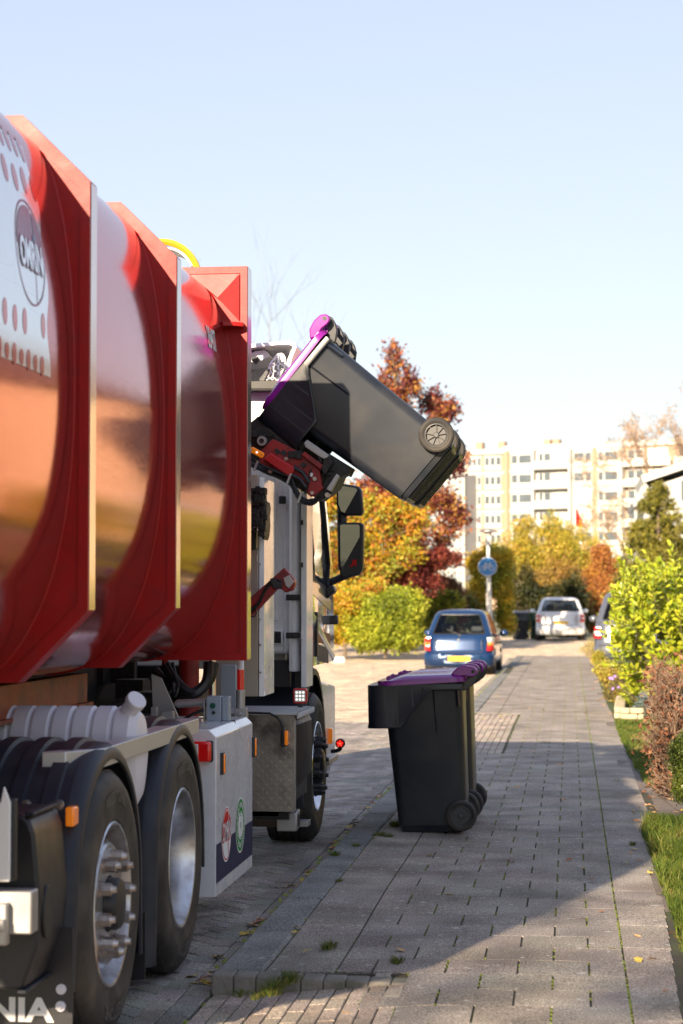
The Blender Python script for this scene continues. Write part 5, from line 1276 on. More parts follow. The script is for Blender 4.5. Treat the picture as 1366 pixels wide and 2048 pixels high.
# twiggy willow-like shrub, centre background
def twiggy(name, label, cat, base, fan, n, h, r0, pal, seed, leaves, lsize, m=None, spread=.5, group=None):
    t = thing(name, label, cat, base, 0, group); rg = random.Random(seed); mb = MB(); ends = []
    for k in range(n):
        a = rg.uniform(0, 2*math.pi); q = rg.random()**.6; tip = Vector(base)+Vector((math.cos(a)*fan[0]*q, math.sin(a)*fan[1]*q, h*(1-.35*q*q)*rg.uniform(.75,1.03)))
        b = Vector(base)+Vector((math.cos(a)*fan[0]*q*.22, math.sin(a)*fan[1]*q*.22, 0)); mid = b.lerp(tip,.5)+Vector((0,0,.12*h))
        pts = [b, b.lerp(mid,.6), mid, mid.lerp(tip,.6), tip]
        mb.tube(pts, [r0,r0*.8,r0*.6,r0*.4,r0*.15], 4, caps=False); ends += [(mid.lerp(tip, rg.random()), None) for _ in range(2)]+[(tip,None)]
        for j in range(3):
            s_ = mid.lerp(tip, rg.uniform(0,.8)); e = s_+Vector((rg.uniform(-1,1)*spread*.5,rg.uniform(-1,1)*spread*.5,rg.uniform(.1,1)*spread)); mb.tube([s_, s_.lerp(e,.5)+Vector((0,0,.03)), e], [r0*.35,r0*.25,r0*.1], 3, caps=False); ends.append((e,None))
    mb.build('branches', m or M_twig, t)
    if leaves:
        bl = [(tuple(e[0]), (spread*.5,)*3) for e in ends]; leaf_cloud('foliage', t, bl, leaves, lsize, pal, seed, shell=.1)
    return t
M_ytwig = mat('yellow_twig', (.52,.36,.12), .8, var=.3, vscale=10)
Yt = 82
twiggy('willow_shrub', 'big golden twiggy shrub in front of the flats', 'shrub', (at(1095,1275,Yt).x, Yt, .1), (2.9,2.2), 150, 4.75, .022, [(.42,.36,.04),(.55,.42,.05),(.35,.34,.05),(.60,.40,.06)], 22, 30000, .075, M_ytwig, .6)
twiggy('brown_shrub', 'thin brown twiggy bush below the golden shrub', 'shrub', (at(1130,1275,79).x, 79, .1), (1.8,1.2), 90, 3.0, .02, [(.32,.18,.05),(.42,.28,.05),(.25,.16,.05)], 23, 12000, .07, M_ytwig, .5)
Yt = 78
plant('hornbeam_hedge', 'narrow orange brown hedge column right of the silver car', 'hedge', (at(1205,1270,Yt).x, Yt, .1), [B(1200,1115,20,Yt,30),B(1195,1160,24,Yt,40),B(1205,1205,24,Yt,40),B(1225,1150,24,Yt,45),B(1228,1220,28,Yt,55),B(1190,1235,18,Yt,40)], 40000, .07, [(.42,.17,.05),(.55,.25,.06),(.35,.13,.05),(.48,.24,.05)], 24, trunk=False, shell=.6)
# conifer in front of the white house
Yt = 62; t = thing('conifer', 'dark green conifer before the white gabled house', 'tree', (at(1318,1280,Yt).x, Yt, .1)); rg = random.Random(31); mb = MB()
base = Vector((at(1318,1280,Yt).x, Yt, .1)); topz = at(1318,968,Yt).z; mb.tube([base, base+Vector((0,0,topz-.1))], [.12,.015], 8); blobs = []
for k in range(120):
    h = rg.uniform(.12,1); rad = (1-h)**.75*1.75+.10; a = rg.uniform(0,2*math.pi); z = .1+(topz-.1)*h; e = Vector((base.x+math.cos(a)*rad, base.y+math.sin(a)*rad, z+.12*rad)); s_ = Vector((base.x, base.y, z-.08))
    mb.tube([s_, s_.lerp(e,.6)+Vector((0,0,-.05)), e], [.022,.014,.006], 4, caps=False)
    for q in (.45,.7,.95): c = s_.lerp(e,q); blobs.append((tuple(c+Vector((0,0,-.04))), (.26*(.5+rad*.35),.26*(.5+rad*.35),.11)))
mb.build('trunk', M_bark, t); leaf_cloud('crown', t, blobs, 52000, .05, [(.16,.17,.03),(.26,.24,.04),(.36,.32,.05),(.08,.09,.02),(.28,.24,.05)], 31, shell=.1, elong=2.6)
# bare trees
def baretree(name, label, base, h, r0, seed, depth=5, spread=.55, lean=(0,0), m=M_twig, leaves=0, pal=None, group=None, trunkfrac=.35):
    t = thing(name, label, 'tree', base, 0, group); rg = random.Random(seed); mb = MB(); tips = []
    def grow(p, d, L, r, dep):
        p = Vector(p); pts = [p]; q = p.copy(); dd = Vector(d)
        for k in range(3):
            dd = (dd+Vector((rg.uniform(-1,1),rg.uniform(-1,1),rg.uniform(-.2,.7)))*.16).normalized(); q = q+dd*L/3; pts.append(q.copy())
        mb.tube(pts, [r, r*.85, r*.72, r*.58], 6 if r > .03 else 3, caps=False); tips.append(q.copy())
        if dep == 0: return
        for k in range(rg.choice((2,3,3))):
            nd = (dd+Vector((rg.uniform(-1,1),rg.uniform(-1,1),rg.uniform(-.3,.8)))*spread*1.3).normalized(); s_ = pts[rg.choice((2,3,3))]
            grow(s_, nd, L*rg.uniform(.62,.82), r*.55, dep-1)
    grow(base, Vector((lean[0],lean[1],1)).normalized(), h*trunkfrac, r0, depth)
    mb.build('branches', m, t)
    if leaves: leaf_cloud('foliage', t, [(tuple(p), (.35,.35,.35)) for p in tips], leaves, .10, pal, seed, shell=.1)
    return t
M_gtwig = mat('grey_twig', (.22,.24,.27), .9, var=.2)
baretree('bare_tree', 'large bare tree with rust leaves before the flats at the right edge', (at(1400,1240,120).x, 120, 0), 17, .26, 41, 6, .62, m=M_twig, leaves=6000, pal=[(.5,.36,.24),(.55,.40,.28),(.42,.30,.2)], trunkfrac=.28)
baretree('bare_tree', 'bare brown tree standing against the middle of the flats right side', (at(1290,1240,130).x, 130, 0), 12, .15, 44, 6, .6, m=M_twig, leaves=1800, pal=[(.5,.38,.25),(.5,.36,.22)], trunkfrac=.24)
baretree('bare_tree', 'faint bare tree showing above the front of the container', (at(520,1200,75).x, 75, 0), 17, .14, 42, 6, .5, m=M_gtwig, trunkfrac=.31)
baretree('bare_tree', 'bare twigs showing above the container roofline at far left', (at(95,1200,40).x, 40, 0), 10.8, .08, 47, 5, .35, (.09,0), m=M_gtwig, trunkfrac=.30)
baretree('bare_tree', 'sparse leafy tree behind the photographer shading the paving', (-5.2,-13,0), 15, .15, 48, 5, .6, m=M_twig, leaves=2600, pal=[(.4,.25,.08)], trunkfrac=.26)
# --- laurel bush, right foreground
def laurel():
    Y0 = 27.0; base = (at(1330,1380,Y0).x, Y0, 0)
    t = thing('laurel_bush', 'sunlit glossy yellow green laurel bush leaning over the garden bed', 'bush', base)
    rg = np.random.RandomState(51); rn = random.Random(51)
    tipspx = []
    edge = [(1255,1100),(1245,1150),(1240,1120),(1262,1180),(1235,1175),(1300,1130),(1290,1105),(1340,1090),(1360,1120),(1318,1150),(1275,1150),(1215,1245),(1225,1260),(1208,1265),(1240,1290),(1222,1300),(1212,1330),(1228,1330),(1250,1345),(1225,1285),(1265,1375),(1285,1360),(1252,1215),(1245,1200),(1262,1230)]
    for px, py in edge: tipspx.append((px, py, Y0+rn.uniform(-.7,.5)))
    for k in range(560):
        px = rn.uniform(1222,1480); lo = 1105+max(0,(1290-px))*1.1
        py = rn.uniform(max(1120,lo), 1385 if px > 1245 else 1335); tipspx.append((px, py, Y0+rn.uniform(-1.0,.9)))
    mb = MB(); V = []; F = []; Cc = []
    pal = np.array([(.40,.46,.03),(.50,.52,.04),(.27,.36,.03),(.60,.57,.06),(.15,.23,.03)])
    for px, py, Y in tipspx:
        tip = at(px, py, Y); root = Vector(base)+Vector((rn.uniform(-.35,.5),rn.uniform(-.3,.3),.1)); mid = root.lerp(tip,.55)+Vector(((tip.x-root.x)*.25,0,-.05)); 
        L = .30; dr = (tip-(Vector(base)+Vector((.3,.2,.9)))).normalized()+Vector((rn.uniform(-.5,.5),rn.uniform(-.6,.2),.55)); dr.normalize(); st = tip-dr*L
        mb.tube([root, mid, st, tip] if rn.random() < .25 else [st, tip], [.012,.008,.005,.003] if False else .004, 4, caps=False)
        n = rn.randint(9,14)
        for k in range(n):
            u = k/n; p = st+dr*(L*u); a = k*2.4+rn.random(); s1 = dr.cross(Vector((0,0,1)) if abs(dr.z) < .95 else Vector((1,0,0))).normalized(); s2 = dr.cross(s1)
            out = (s1*math.cos(a)+s2*math.sin(a)); ax = (out*(1.0-.55*u)+dr*(.55+.6*u)+Vector((0,0,.15))).normalized()
            ll = rn.uniform(.10,.155)*(1-.25*u); ww_ = ll*.36; sd_ = ax.cross(out.cross(ax)); sd_ = ax.cross(dr).normalized(); nn = sd_.cross(ax)
            o = len(V)
            pts = [(0,0,0),(.33,.8,.10),(.70,.85,.07),(1.0,0,-.08),(.70,-.85,.07),(.33,-.8,.10),(.35,0,0),(.70,0,-.02)]
            for (q, w_, h_) in pts: V.append(tuple(p+ax*ll*q+sd_*ww_*w_*.7+nn*ll*h_))
            F += [(o,o+1,o+6,o+6),(o+1,o+2,o+7,o+6),(o+2,o+3,o+7,o+7),(o,o+6,o+5,o+5),(o+6,o+7,o+4,o+5),(o+7,o+3,o+4,o+4)]
            c = pal[min(4,int(abs(rn.gauss(0,1))*1.6))]*(1+rn.gauss(0,.12)); Cc += [c]*6
    mb.build('stems', M_bark, t)
    F3 = []; C3 = []
    for f, c in zip(F, Cc):
        f = list(dict.fromkeys(f))
        if len(f) == 4: F3 += [(f[0],f[1],f[2]),(f[0],f[2],f[3])]; C3 += [c,c]
        else: F3.append(tuple(f)); C3.append(c)
    npmesh('foliage', V, F3, M_gloss_leaf, t, colr=np.clip(np.array(C3),.01,.9), smooth=True)
laurel()
# --- withered brown shrub
def withered():
    Y0 = 15.6; base = Vector((at(1352,1600,Y0).x, Y0, 0)); t = thing('withered_shrub', 'withered brown shrub with curled dead leaves at the right edge', 'shrub', base); rn = random.Random(61)
    mb = MB(); V = []; F = []; Cc = []; pal = [(.22,.09,.05),(.30,.14,.08),(.16,.07,.04),(.38,.20,.11),(.12,.055,.035)]
    mb.tube([base, base+Vector((-.02,0,.45)), base+Vector((0,0,.9))], [.03,.022,.012], 7)
    for k in range(520):
        px = 1282+abs(rn.gauss(0,1))*48 if rn.random() < .5 else rn.uniform(1290,1440); py = rn.uniform(1310,1500) if rn.random() < .72 else rn.uniform(1480,1600)
        if px < 1300 and py < 1340: px += 25
        if py > 1495 and px < 1300: px += 20
        tip = at(px, py, Y0+rn.uniform(-.35,.35)); s_ = base+Vector((rn.uniform(-.04,.04),rn.uniform(-.04,.04),rn.uniform(.1,.95)*min(1,tip.z)))
        mid = s_.lerp(tip,.5)+Vector((rn.uniform(-1,1),rn.uniform(-1,1),rn.uniform(-1,1)))*.06
        mb.tube([s_, mid, mid.lerp(tip,.6)+Vector((rn.uniform(-1,1),0,rn.uniform(-1,1)))*.03, tip], [.0045,.003,.002,.001], 3, caps=False)
        for j in range(3):
            a = mid.lerp(tip, rn.random()); e = a+Vector((rn.uniform(-1,1),rn.uniform(-1,1),rn.uniform(-.6,1)))*.09; mb.tube([a, e], [.0018,.0008], 3, caps=False)
            if rn.random() < .75:
                ax = Vector((rn.uniform(-1,1),rn.uniform(-1,1),rn.uniform(-1.2,.4))).normalized(); sd_ = ax.cross(Vector((rn.uniform(-1,1),rn.uniform(-1,1),rn.uniform(-1,1)))).normalized(); nn = ax.cross(sd_); ll = rn.uniform(.025,.055); o = len(V)
                for q, w_, h_ in ((0,0,0),(.5,.35,.25),(1,0,.35),(.5,-.35,.25),(.5,0,-.02)): V.append(tuple(e+ax*ll*q+sd_*ll*w_+nn*ll*h_))
                F += [(o,o+1,o+4),(o+1,o+2,o+4),(o+2,o+3,o+4),(o+3,o,o+4)]; Cc += [np.array(rn.choice(pal))*(1+rn.gauss(0,.15))]*4
    mb.build('branches', mat('withered_twig', (.30,.20,.14), .85, var=.4, vscale=30), t)
    npmesh('dead_leaves', V, F, M_dry, t, colr=np.clip(np.array(Cc),.005,.9))
withered()
Yb = 14.3; bx = at(1372,1562,Yb)
plant('box_ball', 'small clipped dark green box bush under the withered shrub', 'bush', (bx.x, Yb, 0), [((bx.x,Yb,.235),(.145,.16,.24)),((bx.x+.12,Yb+.05,.22),(.15,.15,.23))], 26000, .013, [(.05,.07,.015),(.09,.13,.02),(.16,.20,.03),(.22,.25,.04)], 71, trunk=False, shell=.86, m=M_gloss_leaf, clump=.15)
# --- asters and low growth by the stone wall
def B2(px, py, r, Y): return B(px, py, r, Y)
plant('aster_clump', 'low brown clump of fading asters left of the stone wall', 'plant', tuple(ong(1232,1400)), [B(1225,1375,22,29.5,20),B(1250,1370,24,29.2,24),B(1240,1388,22,28.8,14),B(1275,1385,20,29,22)], 15000, .022, [(.22,.12,.05),(.34,.20,.06),(.30,.26,.06),(.45,.34,.06),(.16,.14,.04)], 72, trunk=False, shell=.4)
rn = random.Random(73)
for k in range(9):
    px, py = rn.choice(((1230,1352),(1236,1358),(1238,1376),(1226,1380),(1222,1356),(1216,1366),(1254,1352),(1262,1360),(1186,1378),(1204,1410),(1194,1388))); p = at(px+rn.uniform(-3,3), py+rn.uniform(-3,3), 28.7)
    t = thing('aster_flower', 'tiny violet aster flower on the brown clump', 'flower', p, 0, 'violet aster flowers'); mb = MB()
    for j in range(12):
        a = 2*math.pi*j/12; d = Vector((math.cos(a)*.018,-.004,math.sin(a)*.018)); s_ = Vector((-math.sin(a)*.004,0,math.cos(a)*.004)); mb.add([p+d*.2-s_*.6,p+d-s_,p+d*1.1,p+d+s_,p+d*.2+s_*.6], [(0,1,2,3,4)])
    mb.build('petals', MATS.get('aster_violet') or mat('aster_violet', (.35,.22,.65), .6), t, smooth=False)
    mb = MB(); mb.tube([p, p+Vector((rn.uniform(-.05,.05),.05,-p.z*.8))], .002, 4); mb.build('stem', M_bark, t)
plant('blue_grey_plant', 'small blue grey lavender tuft between stone wall and withered shrub', 'plant', tuple(ong(1285,1440)), [B(1278,1425,12,25.5,22),B(1288,1405,12,25.6,20)], 5000, .015, [(.20,.24,.28),(.28,.32,.36),(.14,.2,.16)], 74, trunk=False, shell=.3, elong=3)
plant('ground_cover', 'low green leafy plants behind the stone wall', 'plant', tuple(ong(1272,1405)), [B(1262,1388,14,27.5,14),B(1282,1392,14,27.6,16),B(1300,1400,20,27.4,20)], 8000, .028, GRN, 75, trunk=False, shell=.4)
plant('yellow_ground_shrub', 'sunlit yellow low plants beside the far pavement edge', 'plant', tuple(ong(1205,1350)), [B(1205,1335,12,36,12),B(1215,1350,12,34,14),B(1200,1318,10,40,14),B(1225,1345,14,35,16)], 9000, .03, [(.45,.38,.05),(.34,.34,.05),(.55,.45,.08),(.38,.24,.06)], 76, trunk=False, shell=.4)
twiggy('dry_grass_clump', 'pale dry clump under the grey car bumper', 'plant', tuple(ong(1192,1330,.0)), (.35,.6), 60, .55, .006, [(.5,.42,.2)], 77, 2500, .03, M_ytwig, .15)
# low stone edging wall
M_stone = mat('sandstone', (.50,.42,.28), .85, var=.3, vscale=9, bump=.7, bscale=30)
w_ = thing('stone_wall', 'low L shaped garden wall of pale sandstone blocks', 'wall', tuple(ong(1250,1432)))
p0 = ong(1240,1440); p1 = ong(1288,1440); p2 = ong(1232,1404)
rn = random.Random(6)
def blockrow(a, b, rows=2, h=.075):
    a = Vector(a); b = Vector(b); L = (b-a).length; d = (b-a)/L
    for r_ in range(rows):
        s = .0
        while s < L-.02:
            l_ = min(rn.uniform(.12,.24), L-s); m_ = a+d*(s+l_/2); mb = MB(); mb.beam(a+d*(s+.004)+Vector((0,0,h*(r_+.5))), a+d*(s+l_-.004)+Vector((0,0,h*(r_+.5))), .13+rn.uniform(-.01,.01), h-.006); mb.build('stone_block', M_stone, w_, bevel=.012); s += l_
blockrow(p0+Vector((.0,.08,0)), p1+Vector((.0,.08,0))); blockrow(p0+Vector((.0,.22,0)), Vector((p2.x+.08, p2.y, 0)))
# white block at the foot of the bushes
p = Vector((0,0,0)); p.y = 50.5; p.x = at(678,1295,50.5).x; p.z = -.10
mb = MB(); rings = [[(p.x+u*sx_, p.y+v, p.z+z) for u, v in rrect(-.17,.17,-.12,.12,.05,4)] for z, sx_ in ((0,1.0),(.10,.97),(.15,.85),(.16,.7))]
mb.loft(rings); o = mb.build('white_block', mat('white_stone', (.75,.73,.68), .7, var=.1, bump=.3), None); tag(o, 'small white painted block lying at the foot of the golden shrub', 'block')
# ------------------------------------------------------------------ flats, white house, lamp, sign
M_fbrick = mat('facade_brick', (.40,.27,.19), .85, var=.12, vscale=3)
M_fwhite = mat('facade_white', (.58,.57,.55), .6, var=.04, vscale=1)
M_fgrey = mat('facade_grey', (.35,.36,.38), .6)
M_fglass = mat('facade_glass', (.10,.12,.14), .08, var=.4, vscale=.7, coat=.5)
M_curt = mat('curtain', (.5,.48,.45), .8, var=.2, vscale=2)
P0 = at(1012, 1200, 285); ANG = R(-24); DX = Vector((math.cos(ANG), math.sin(ANG), 0)); NX = Vector((math.sin(ANG), -math.cos(ANG), 0))   # along the front, outward
def fu(px, Poff=0):       # facade coordinate under a photo column
    d = ray(px, 1200); o = P0+NX*Poff
    # o + DX*u = d*t (x, y only)
    det = DX.x*(-d.y)+d.x*DX.y; u = (-(o.x)*(-d.y)-d.x*(o.y))/det
    return u
flats = thing('apartment_building', 'long pale apartment block with brown brick bands and balconies in the background', 'apartment block', (P0.x, P0.y, 0))
def FP(u, n, z): return P0*1.0+DX*u+NX*n+Vector((0,0,z-P0.z))
def fbox(mb, u0, u1, n0, n1, z0, z1):
    mb.add([FP(u,n,z) for z in (z0,z1) for u,n in ((u0,n0),(u1,n0),(u1,n1),(u0,n1))], [(0,1,2,3),(4,7,6,5),(0,4,5,1),(1,5,6,2),(2,6,7,3),(3,7,4,0)])
def zpx(py, px=1012): 
    d = ray(px, py); u = fu(px); p = FP(u,0,0); t = p.y/d.y; return HC+d.z*t
ztop = zpx(893); SH = 2.78; NS = 8
uL = fu(903); u0 = fu(1012); uR = fu(1243); uE = u0+62
mb = MB(); fbox(mb, u0, uE, -11, 0, -1, ztop-.7); wall_ = mb.build('wall', M_fbrick, flats, smooth=False)
mb = MB(); fbox(mb, uL, u0, -11, -1.4, -1, ztop-.9); mb.build('wall', M_fbrick, flats, smooth=False)
mb = MB(); fbox(mb, u0-.2, uE, -11.2, .35, ztop-.7, ztop); fbox(mb, uL-.2, u0-.2, -11.2, -1.0, ztop-.9, ztop-.2)
roof = mb.build('roof_edge', M_fwhite, flats, smooth=False)
for k, px in enumerate((1077,1095,940,985)):
    u = fu(px); mb = MB(); fbox(mb, u-.5, u+.5, -4, -3, ztop, ztop+1.0); mb.build('chimney', M_fbrick, roof, smooth=False)
for px, h in ((932,4.0),(958,5.5),(985,3),(1082,4.5),(1245,3.5)):
    u = fu(px); a = FP(u,-4,ztop); mb = MB(); mb.tube([a, a+Vector((0,0,h))], .06, 5); mb.beam(a+Vector((-.5,0,h-.3)), a+Vector((.5,0,h-.3)), .05, .05); mb.build('antenna', M_fgrey, roof)
rn = random.Random(3); nwin = 0
def window(u0, u1, z0, z1, n, split=(.35,), glass=M_fglass):
    mb = MB(); fbox(mb, u0, u1, n, n+.10, z0, z1); wf = mb.build('window', M_fwhite, flats, smooth=False)
    xs_ = [0]+list(split)+[1]; mb = MB(); W = u1-u0
    for a, b in zip(xs_, xs_[1:]): fbox(mb, u0+W*a+.14, u0+W*b-.10, n+.10, n+.13, z0+.28*(z1-z0)+.1, z1-.22)
    mb.build('pane', glass, wf, smooth=False)
bays = [(fu(1022),fu(1073)),(fu(1147),fu(1187)),(fu(1196),fu(1240))]; bal = (fu(1075),fu(1145))
for s in range(NS):
    zb = ztop-.9-SH*(s+1)+.25          # floor level of the storey
    if zb < 2: continue
    for k, (a, b) in enumerate(bays):
        mb = MB(); fbox(mb, a-.1, b+.1, 0, .14, zb+SH-1.15+.75, zb+SH-.05+.1); mb.build('spandrel', M_fwhite, flats, smooth=False)
        window(a+.1, b-.1, zb+.25, zb+SH-.45, .02, ((.30,) if k != 1 else (.62,)), M_fglass if rn.random() < .75 else M_curt)
    a, b = bal
    mb = MB(); fbox(mb, a, b, .0, .06, zb+.0, zb+SH); mb.build('balcony_back', M_fwhite, flats, smooth=False)
    window(a+.3, a+(b-a)*.42, zb+.05, zb+SH-.35, .08, (.4,)); window(a+(b-a)*.58, b-.8, zb+.3, zb+SH-.35, .08, (.5,), M_curt)
    mb = MB(); fbox(mb, a, b, .06, 1.3, zb-.12, zb+.06); bl_ = mb.build('balcony', M_fgrey, flats, smooth=False)
    mb = MB(); fbox(mb, a, a+(b-a)*.5, 1.25, 1.32, zb+.05, zb+1.05); mb.build('parapet', M_fwhite, bl_, smooth=False)
    mb = MB(); fbox(mb, a+(b-a)*.5, b, 1.25, 1.32, zb+.05, zb+1.05); mb.build('parapet', M_curt if s%2 else M_fwhite, bl_, smooth=False)
    # balconies of the next section, right
    for j in range(3):
        a2 = uR+.8+j*7.5; 
        if s < 6:
            window(a2+.2, a2+2.6, zb+.1, zb+SH-.4, .02, (.5,)); window(a2+3.2, a2+6.2, zb+.3, zb+SH-.4, .02, (.4,), M_curt)
            mb = MB(); fbox(mb, a2, a2+6.9, .02, 1.2, zb-.12, zb+.06); fbox(mb, a2, a2+6.9, 1.15, 1.22, zb+.06, zb+1.0); mb.build('balcony', M_fwhite, flats, smooth=False)
    for pa, pb in ((906,934),(938,964),(970,1004)):
        a, b = fu(pa,-1.4), fu(pb,-1.4); 
        window(a, b, zb+.25, zb+SH-.5, -1.38, (.33,.66))
for q_ in ((uR+.1,uR+.7,1.4,ztop-.2),(uR+15.1,uR+15.6,1.4,ztop-.2),(bal[0]-.25,bal[0],1.3,ztop-.8),(bal[1],bal[1]+.25,1.3,ztop-.8)):
    mb = MB(); fbox(mb, q_[0], q_[1], 0, q_[2], 0, q_[3]); mb.build('party_wall', M_fwhite, flats, smooth=False)
mb = MB(); fbox(mb, u0-.1, u0+.5, -1.4, .3, 0, ztop-.7); mb.build('corner_pier', M_fbrick, flats, smooth=False)
for s in range(NS):
    zb = ztop-.9-SH*(s+1)+.25
    mb = MB(); fbox(mb, uL, u0-.1, -1.4, -1.25, zb+SH-.35, zb+SH-.02); mb.build('spandrel', M_fwhite, flats, smooth=False)
# glazed stair tower, left
ua, ub = fu(868,3), fu(927,3)
mb = MB(); fbox(mb, ua, ub, -6, 2.6, -1, zpx(948)); tw = mb.build('stair_tower', M_fgrey, flats, smooth=False)
mb = MB()
for k in range(8): z = 1+k*2.2; 
for u in np.linspace(ua, ub, 6): fbox(mb, u-.09, u+.09, 2.6, 2.85, 0, zpx(948))
z = 0
while z < zpx(948): fbox(mb, ua, ub, 2.6, 2.82, z, z+.22); z += 2.78
mb.build('tower_grid', M_fwhite, tw, smooth=False)
mb = MB(); fbox(mb, ua+.1, ub-.1, 2.6, 2.65, 0, zpx(950)); mb.build('tower_glass', mat('tower_glass', (.30,.34,.36), .1, coat=.6, var=.4, vscale=.4), tw, smooth=False)
# lower white building left of the tower and a lower row on the right
# white gabled house, right
Yh = 96; hs = thing('white_house', 'white gabled house with grey roof slope behind the conifer', 'house', (at(1366,1250,Yh).x, Yh, 0))
def hp(px, py, Y=Yh): return at(px, py, Y)
mb = MB(); g_ = [hp(1288,1250),hp(1288,992),hp(1300,975),hp(1480,915),hp(1480,1250)]; mb.prism([(v.x,v.z) for v in g_], 'y', Yh, Yh+9); hw_ = mb.build('wall', M_fwhite, hs, smooth=False)
mb = MB(); a, b = hp(1286,966), hp(1482,900); th = .33; mb.prism([(a.x,a.z),(b.x,b.z),(b.x,b.z+th),(a.x-.1,a.z+th)], 'y', Yh-.5, Yh+9.3); a2 = hp(1292,966); 
rf = mb.build('roof', M_fwhite, hs, smooth=False)
mb = MB(); q = [hp(1264,1006),hp(1288,964),hp(1300,978),hp(1284,1000),hp(1268,1016)]; mb.prism([(v.x,v.z) for v in q], 'y', Yh-.4, Yh+9); mb.build('roof_slope', M_fgrey, hs, smooth=False)
mb = MB(); a, b = hp(1342,1006), hp(1480,1002); mb.box(a.x,b.x,Yh-.05,Yh,a.z,a.z+.12); a, b = hp(1342,1018), hp(1480,1010); mb.box(a.x,b.x,Yh-.12,Yh,a.z,b.z); mb.build('sill_band', M_fgrey, hs, smooth=False)
mb = MB(); a, b = hp(1362,1000), hp(1470,960); mb.box(a.x,b.x,Yh-.06,Yh-.01,a.z,b.z); mb.build('window', M_fglass, hs, smooth=False)
# flag
p = at(1152, 1055, 110); fl_ = thing('flag', 'small red flag hanging in front of the flats', 'flag', (p.x, p.y, 0))
mb = MB(); mb.tube([(p.x-.05,p.y,0),(p.x-.05,p.y,at(1152,1008,110).z)], .05, 6); mb.build('flag_pole', M_fwhite, fl_)
mb = MB(); z1 = at(1152,1018,110).z; z0 = at(1152,1052,110).z
mb.loft([[(p.x-.02,p.y+.02*math.sin(z*9),z),(p.x+.18*(z1-z)+.05,p.y+.08*math.sin(z*8),z),(p.x+.34*(z1-z)+.08,p.y-.05,z)] for z in np.linspace(z0,z1,8)], False, False, False); mb.build('flag_cloth', M_logored, fl_, solid=.01)
# street lamp and cycle path sign
Yl = 63; pb = at(979,1288,Yl); lamp = thing('street_lamp', 'white street lamp post with flat disc top beside the ivy hedge', 'street lamp', (pb.x, Yl, .06))
zt = at(975,1062,Yl).z
mb = MB(); mb.tube([(pb.x,Yl,.06),(pb.x,Yl,1.0),(pb.x-.02,Yl,2.0),(pb.x-.03,Yl,zt-.08)], [.105,.10,.075,.05], 14); mb.build('post', mat('lamp_post_white', (.70,.70,.68), .5), lamp)
mb = MB(); mb.lathe([(.001,.10),(.10,.09),(.30,.03),(.31,.0),(.10,-.02),(.001,-.02)], (pb.x-.03,Yl,zt-.02), 'z', 28); lh = mb.build('lamp_head', M_gal, lamp, ang=30)
mb = MB(); mb.lathe([(.05,-.14),(.10,-.10),(.12,-.02),(.05,-.015)], (pb.x-.03,Yl,zt-.02), 'z', 20); mb.build('lens', M_lensw, lh)
ps = at(975,1133,Yl-.12); sg = thing('cycle_sign', 'round blue cycle path sign with a white bicycle on the lamp post', 'road sign', ps)
r_ = 19/FPX*Yl
M_sblue = mat('sign_blue', (.01,.22,.60), .35, coat=.4, var=.02); M_swhite = mat('sign_white', (.8,.8,.8), .35, var=.02)
mb = MB(); mb.cyl(ps, ps+Vector((0,.02,0)), r_, n=40); mb.build('disc', M_swhite, sg, smooth=False)
mb = MB(); mb.cyl(ps+Vector((0,-.004,0)), ps+Vector((0,.001,0)), r_*.93, n=40); mb.build('blue_face', M_sblue, sg, smooth=False)
mb = MB(); yy = ps.y-.008
def ring2(c, r, w_): mb.tube([(c[0]+r*math.cos(t), yy, c[1]+r*math.sin(t)) for t in np.linspace(0,2*math.pi,22)], w_, 5, caps=False)
cx_, cz_ = ps.x, ps.z; u = r_
ring2((cx_-.45*u,cz_-.16*u), .25*u, .035*u); ring2((cx_+.45*u,cz_-.16*u), .25*u, .035*u)
def bar(a, b): mb.tube([(cx_+a[0]*u,yy,cz_+a[1]*u),(cx_+b[0]*u,yy,cz_+b[1]*u)], .035*u, 5)
for a, b in (((-.45,-.16),(-.2,.25)),((-.2,.25),(.28,.25)),((-.45,-.16),(.0,-.16)),((.0,-.16),(.28,.25)),((.0,-.16),(-.22,.34)),((-.34,.34),(-.12,.34)),((.45,-.16),(.26,.38)),((.26,.38),(.42,.38))): bar(a, b)
mb.build('bicycle_symbol', M_swhite, sg)
mb = MB(); mb.cyl((ps.x+.02,Yl-.10,ps.z),(ps.x+.02,Yl-.04,ps.z),.03,n=8); mb.build('bracket', M_gal, sg)
# --- houses and greenery across the pavement, mirrored in the truck's paint
M_hbrick = mat('house_brick', (.34,.20,.13), .85, var=.15, vscale=4)
M_roof = mat('roof_tile', (.10,.07,.06), .8, var=.2, vscale=5)
def house(x, y0, y1, h, hr_, label, m=M_hbrick):
    t = thing('terraced_house', label, 'house', (x+4, (y0+y1)/2, 0)); mb = MB(); mb.box(x, x+9, y0, y1, 0, h); wl_ = mb.build('wall', m, t, smooth=False)
    mb = MB(); mb.prism([(x-.4,h),(x+4.5,h+hr_),(x+9.4,h)], 'y', y0-.3, y1+.3); rf = mb.build('roof', M_roof, t, smooth=False)
    for k in range(int((y1-y0)/3.2)):
        for zz in (1.0, 3.7):
            if zz+1.4 > h: continue
            yy = y0+.8+k*3.2; mb = MB(); mb.box(x-.05, x, yy, yy+1.9, zz, zz+1.4); f_ = mb.build('window', M_fwhite, t, smooth=False); mb = MB(); mb.box(x-.07, x-.05, yy+.12, yy+1.78, zz+.12, zz+1.28); mb.build('pane', M_glass, f_, smooth=False)
    mb = MB(); mb.box(x-.04,x,y0+2.9,y0+3.7,0,2.2); mb.build('door', M_navy, t, smooth=False)
    return t
hh = house(4.9, 37, 47, 5.4, 2.4, 'sunlit sand coloured house behind the laurel gardens', mat('sand_render', (.52,.40,.24), .8))
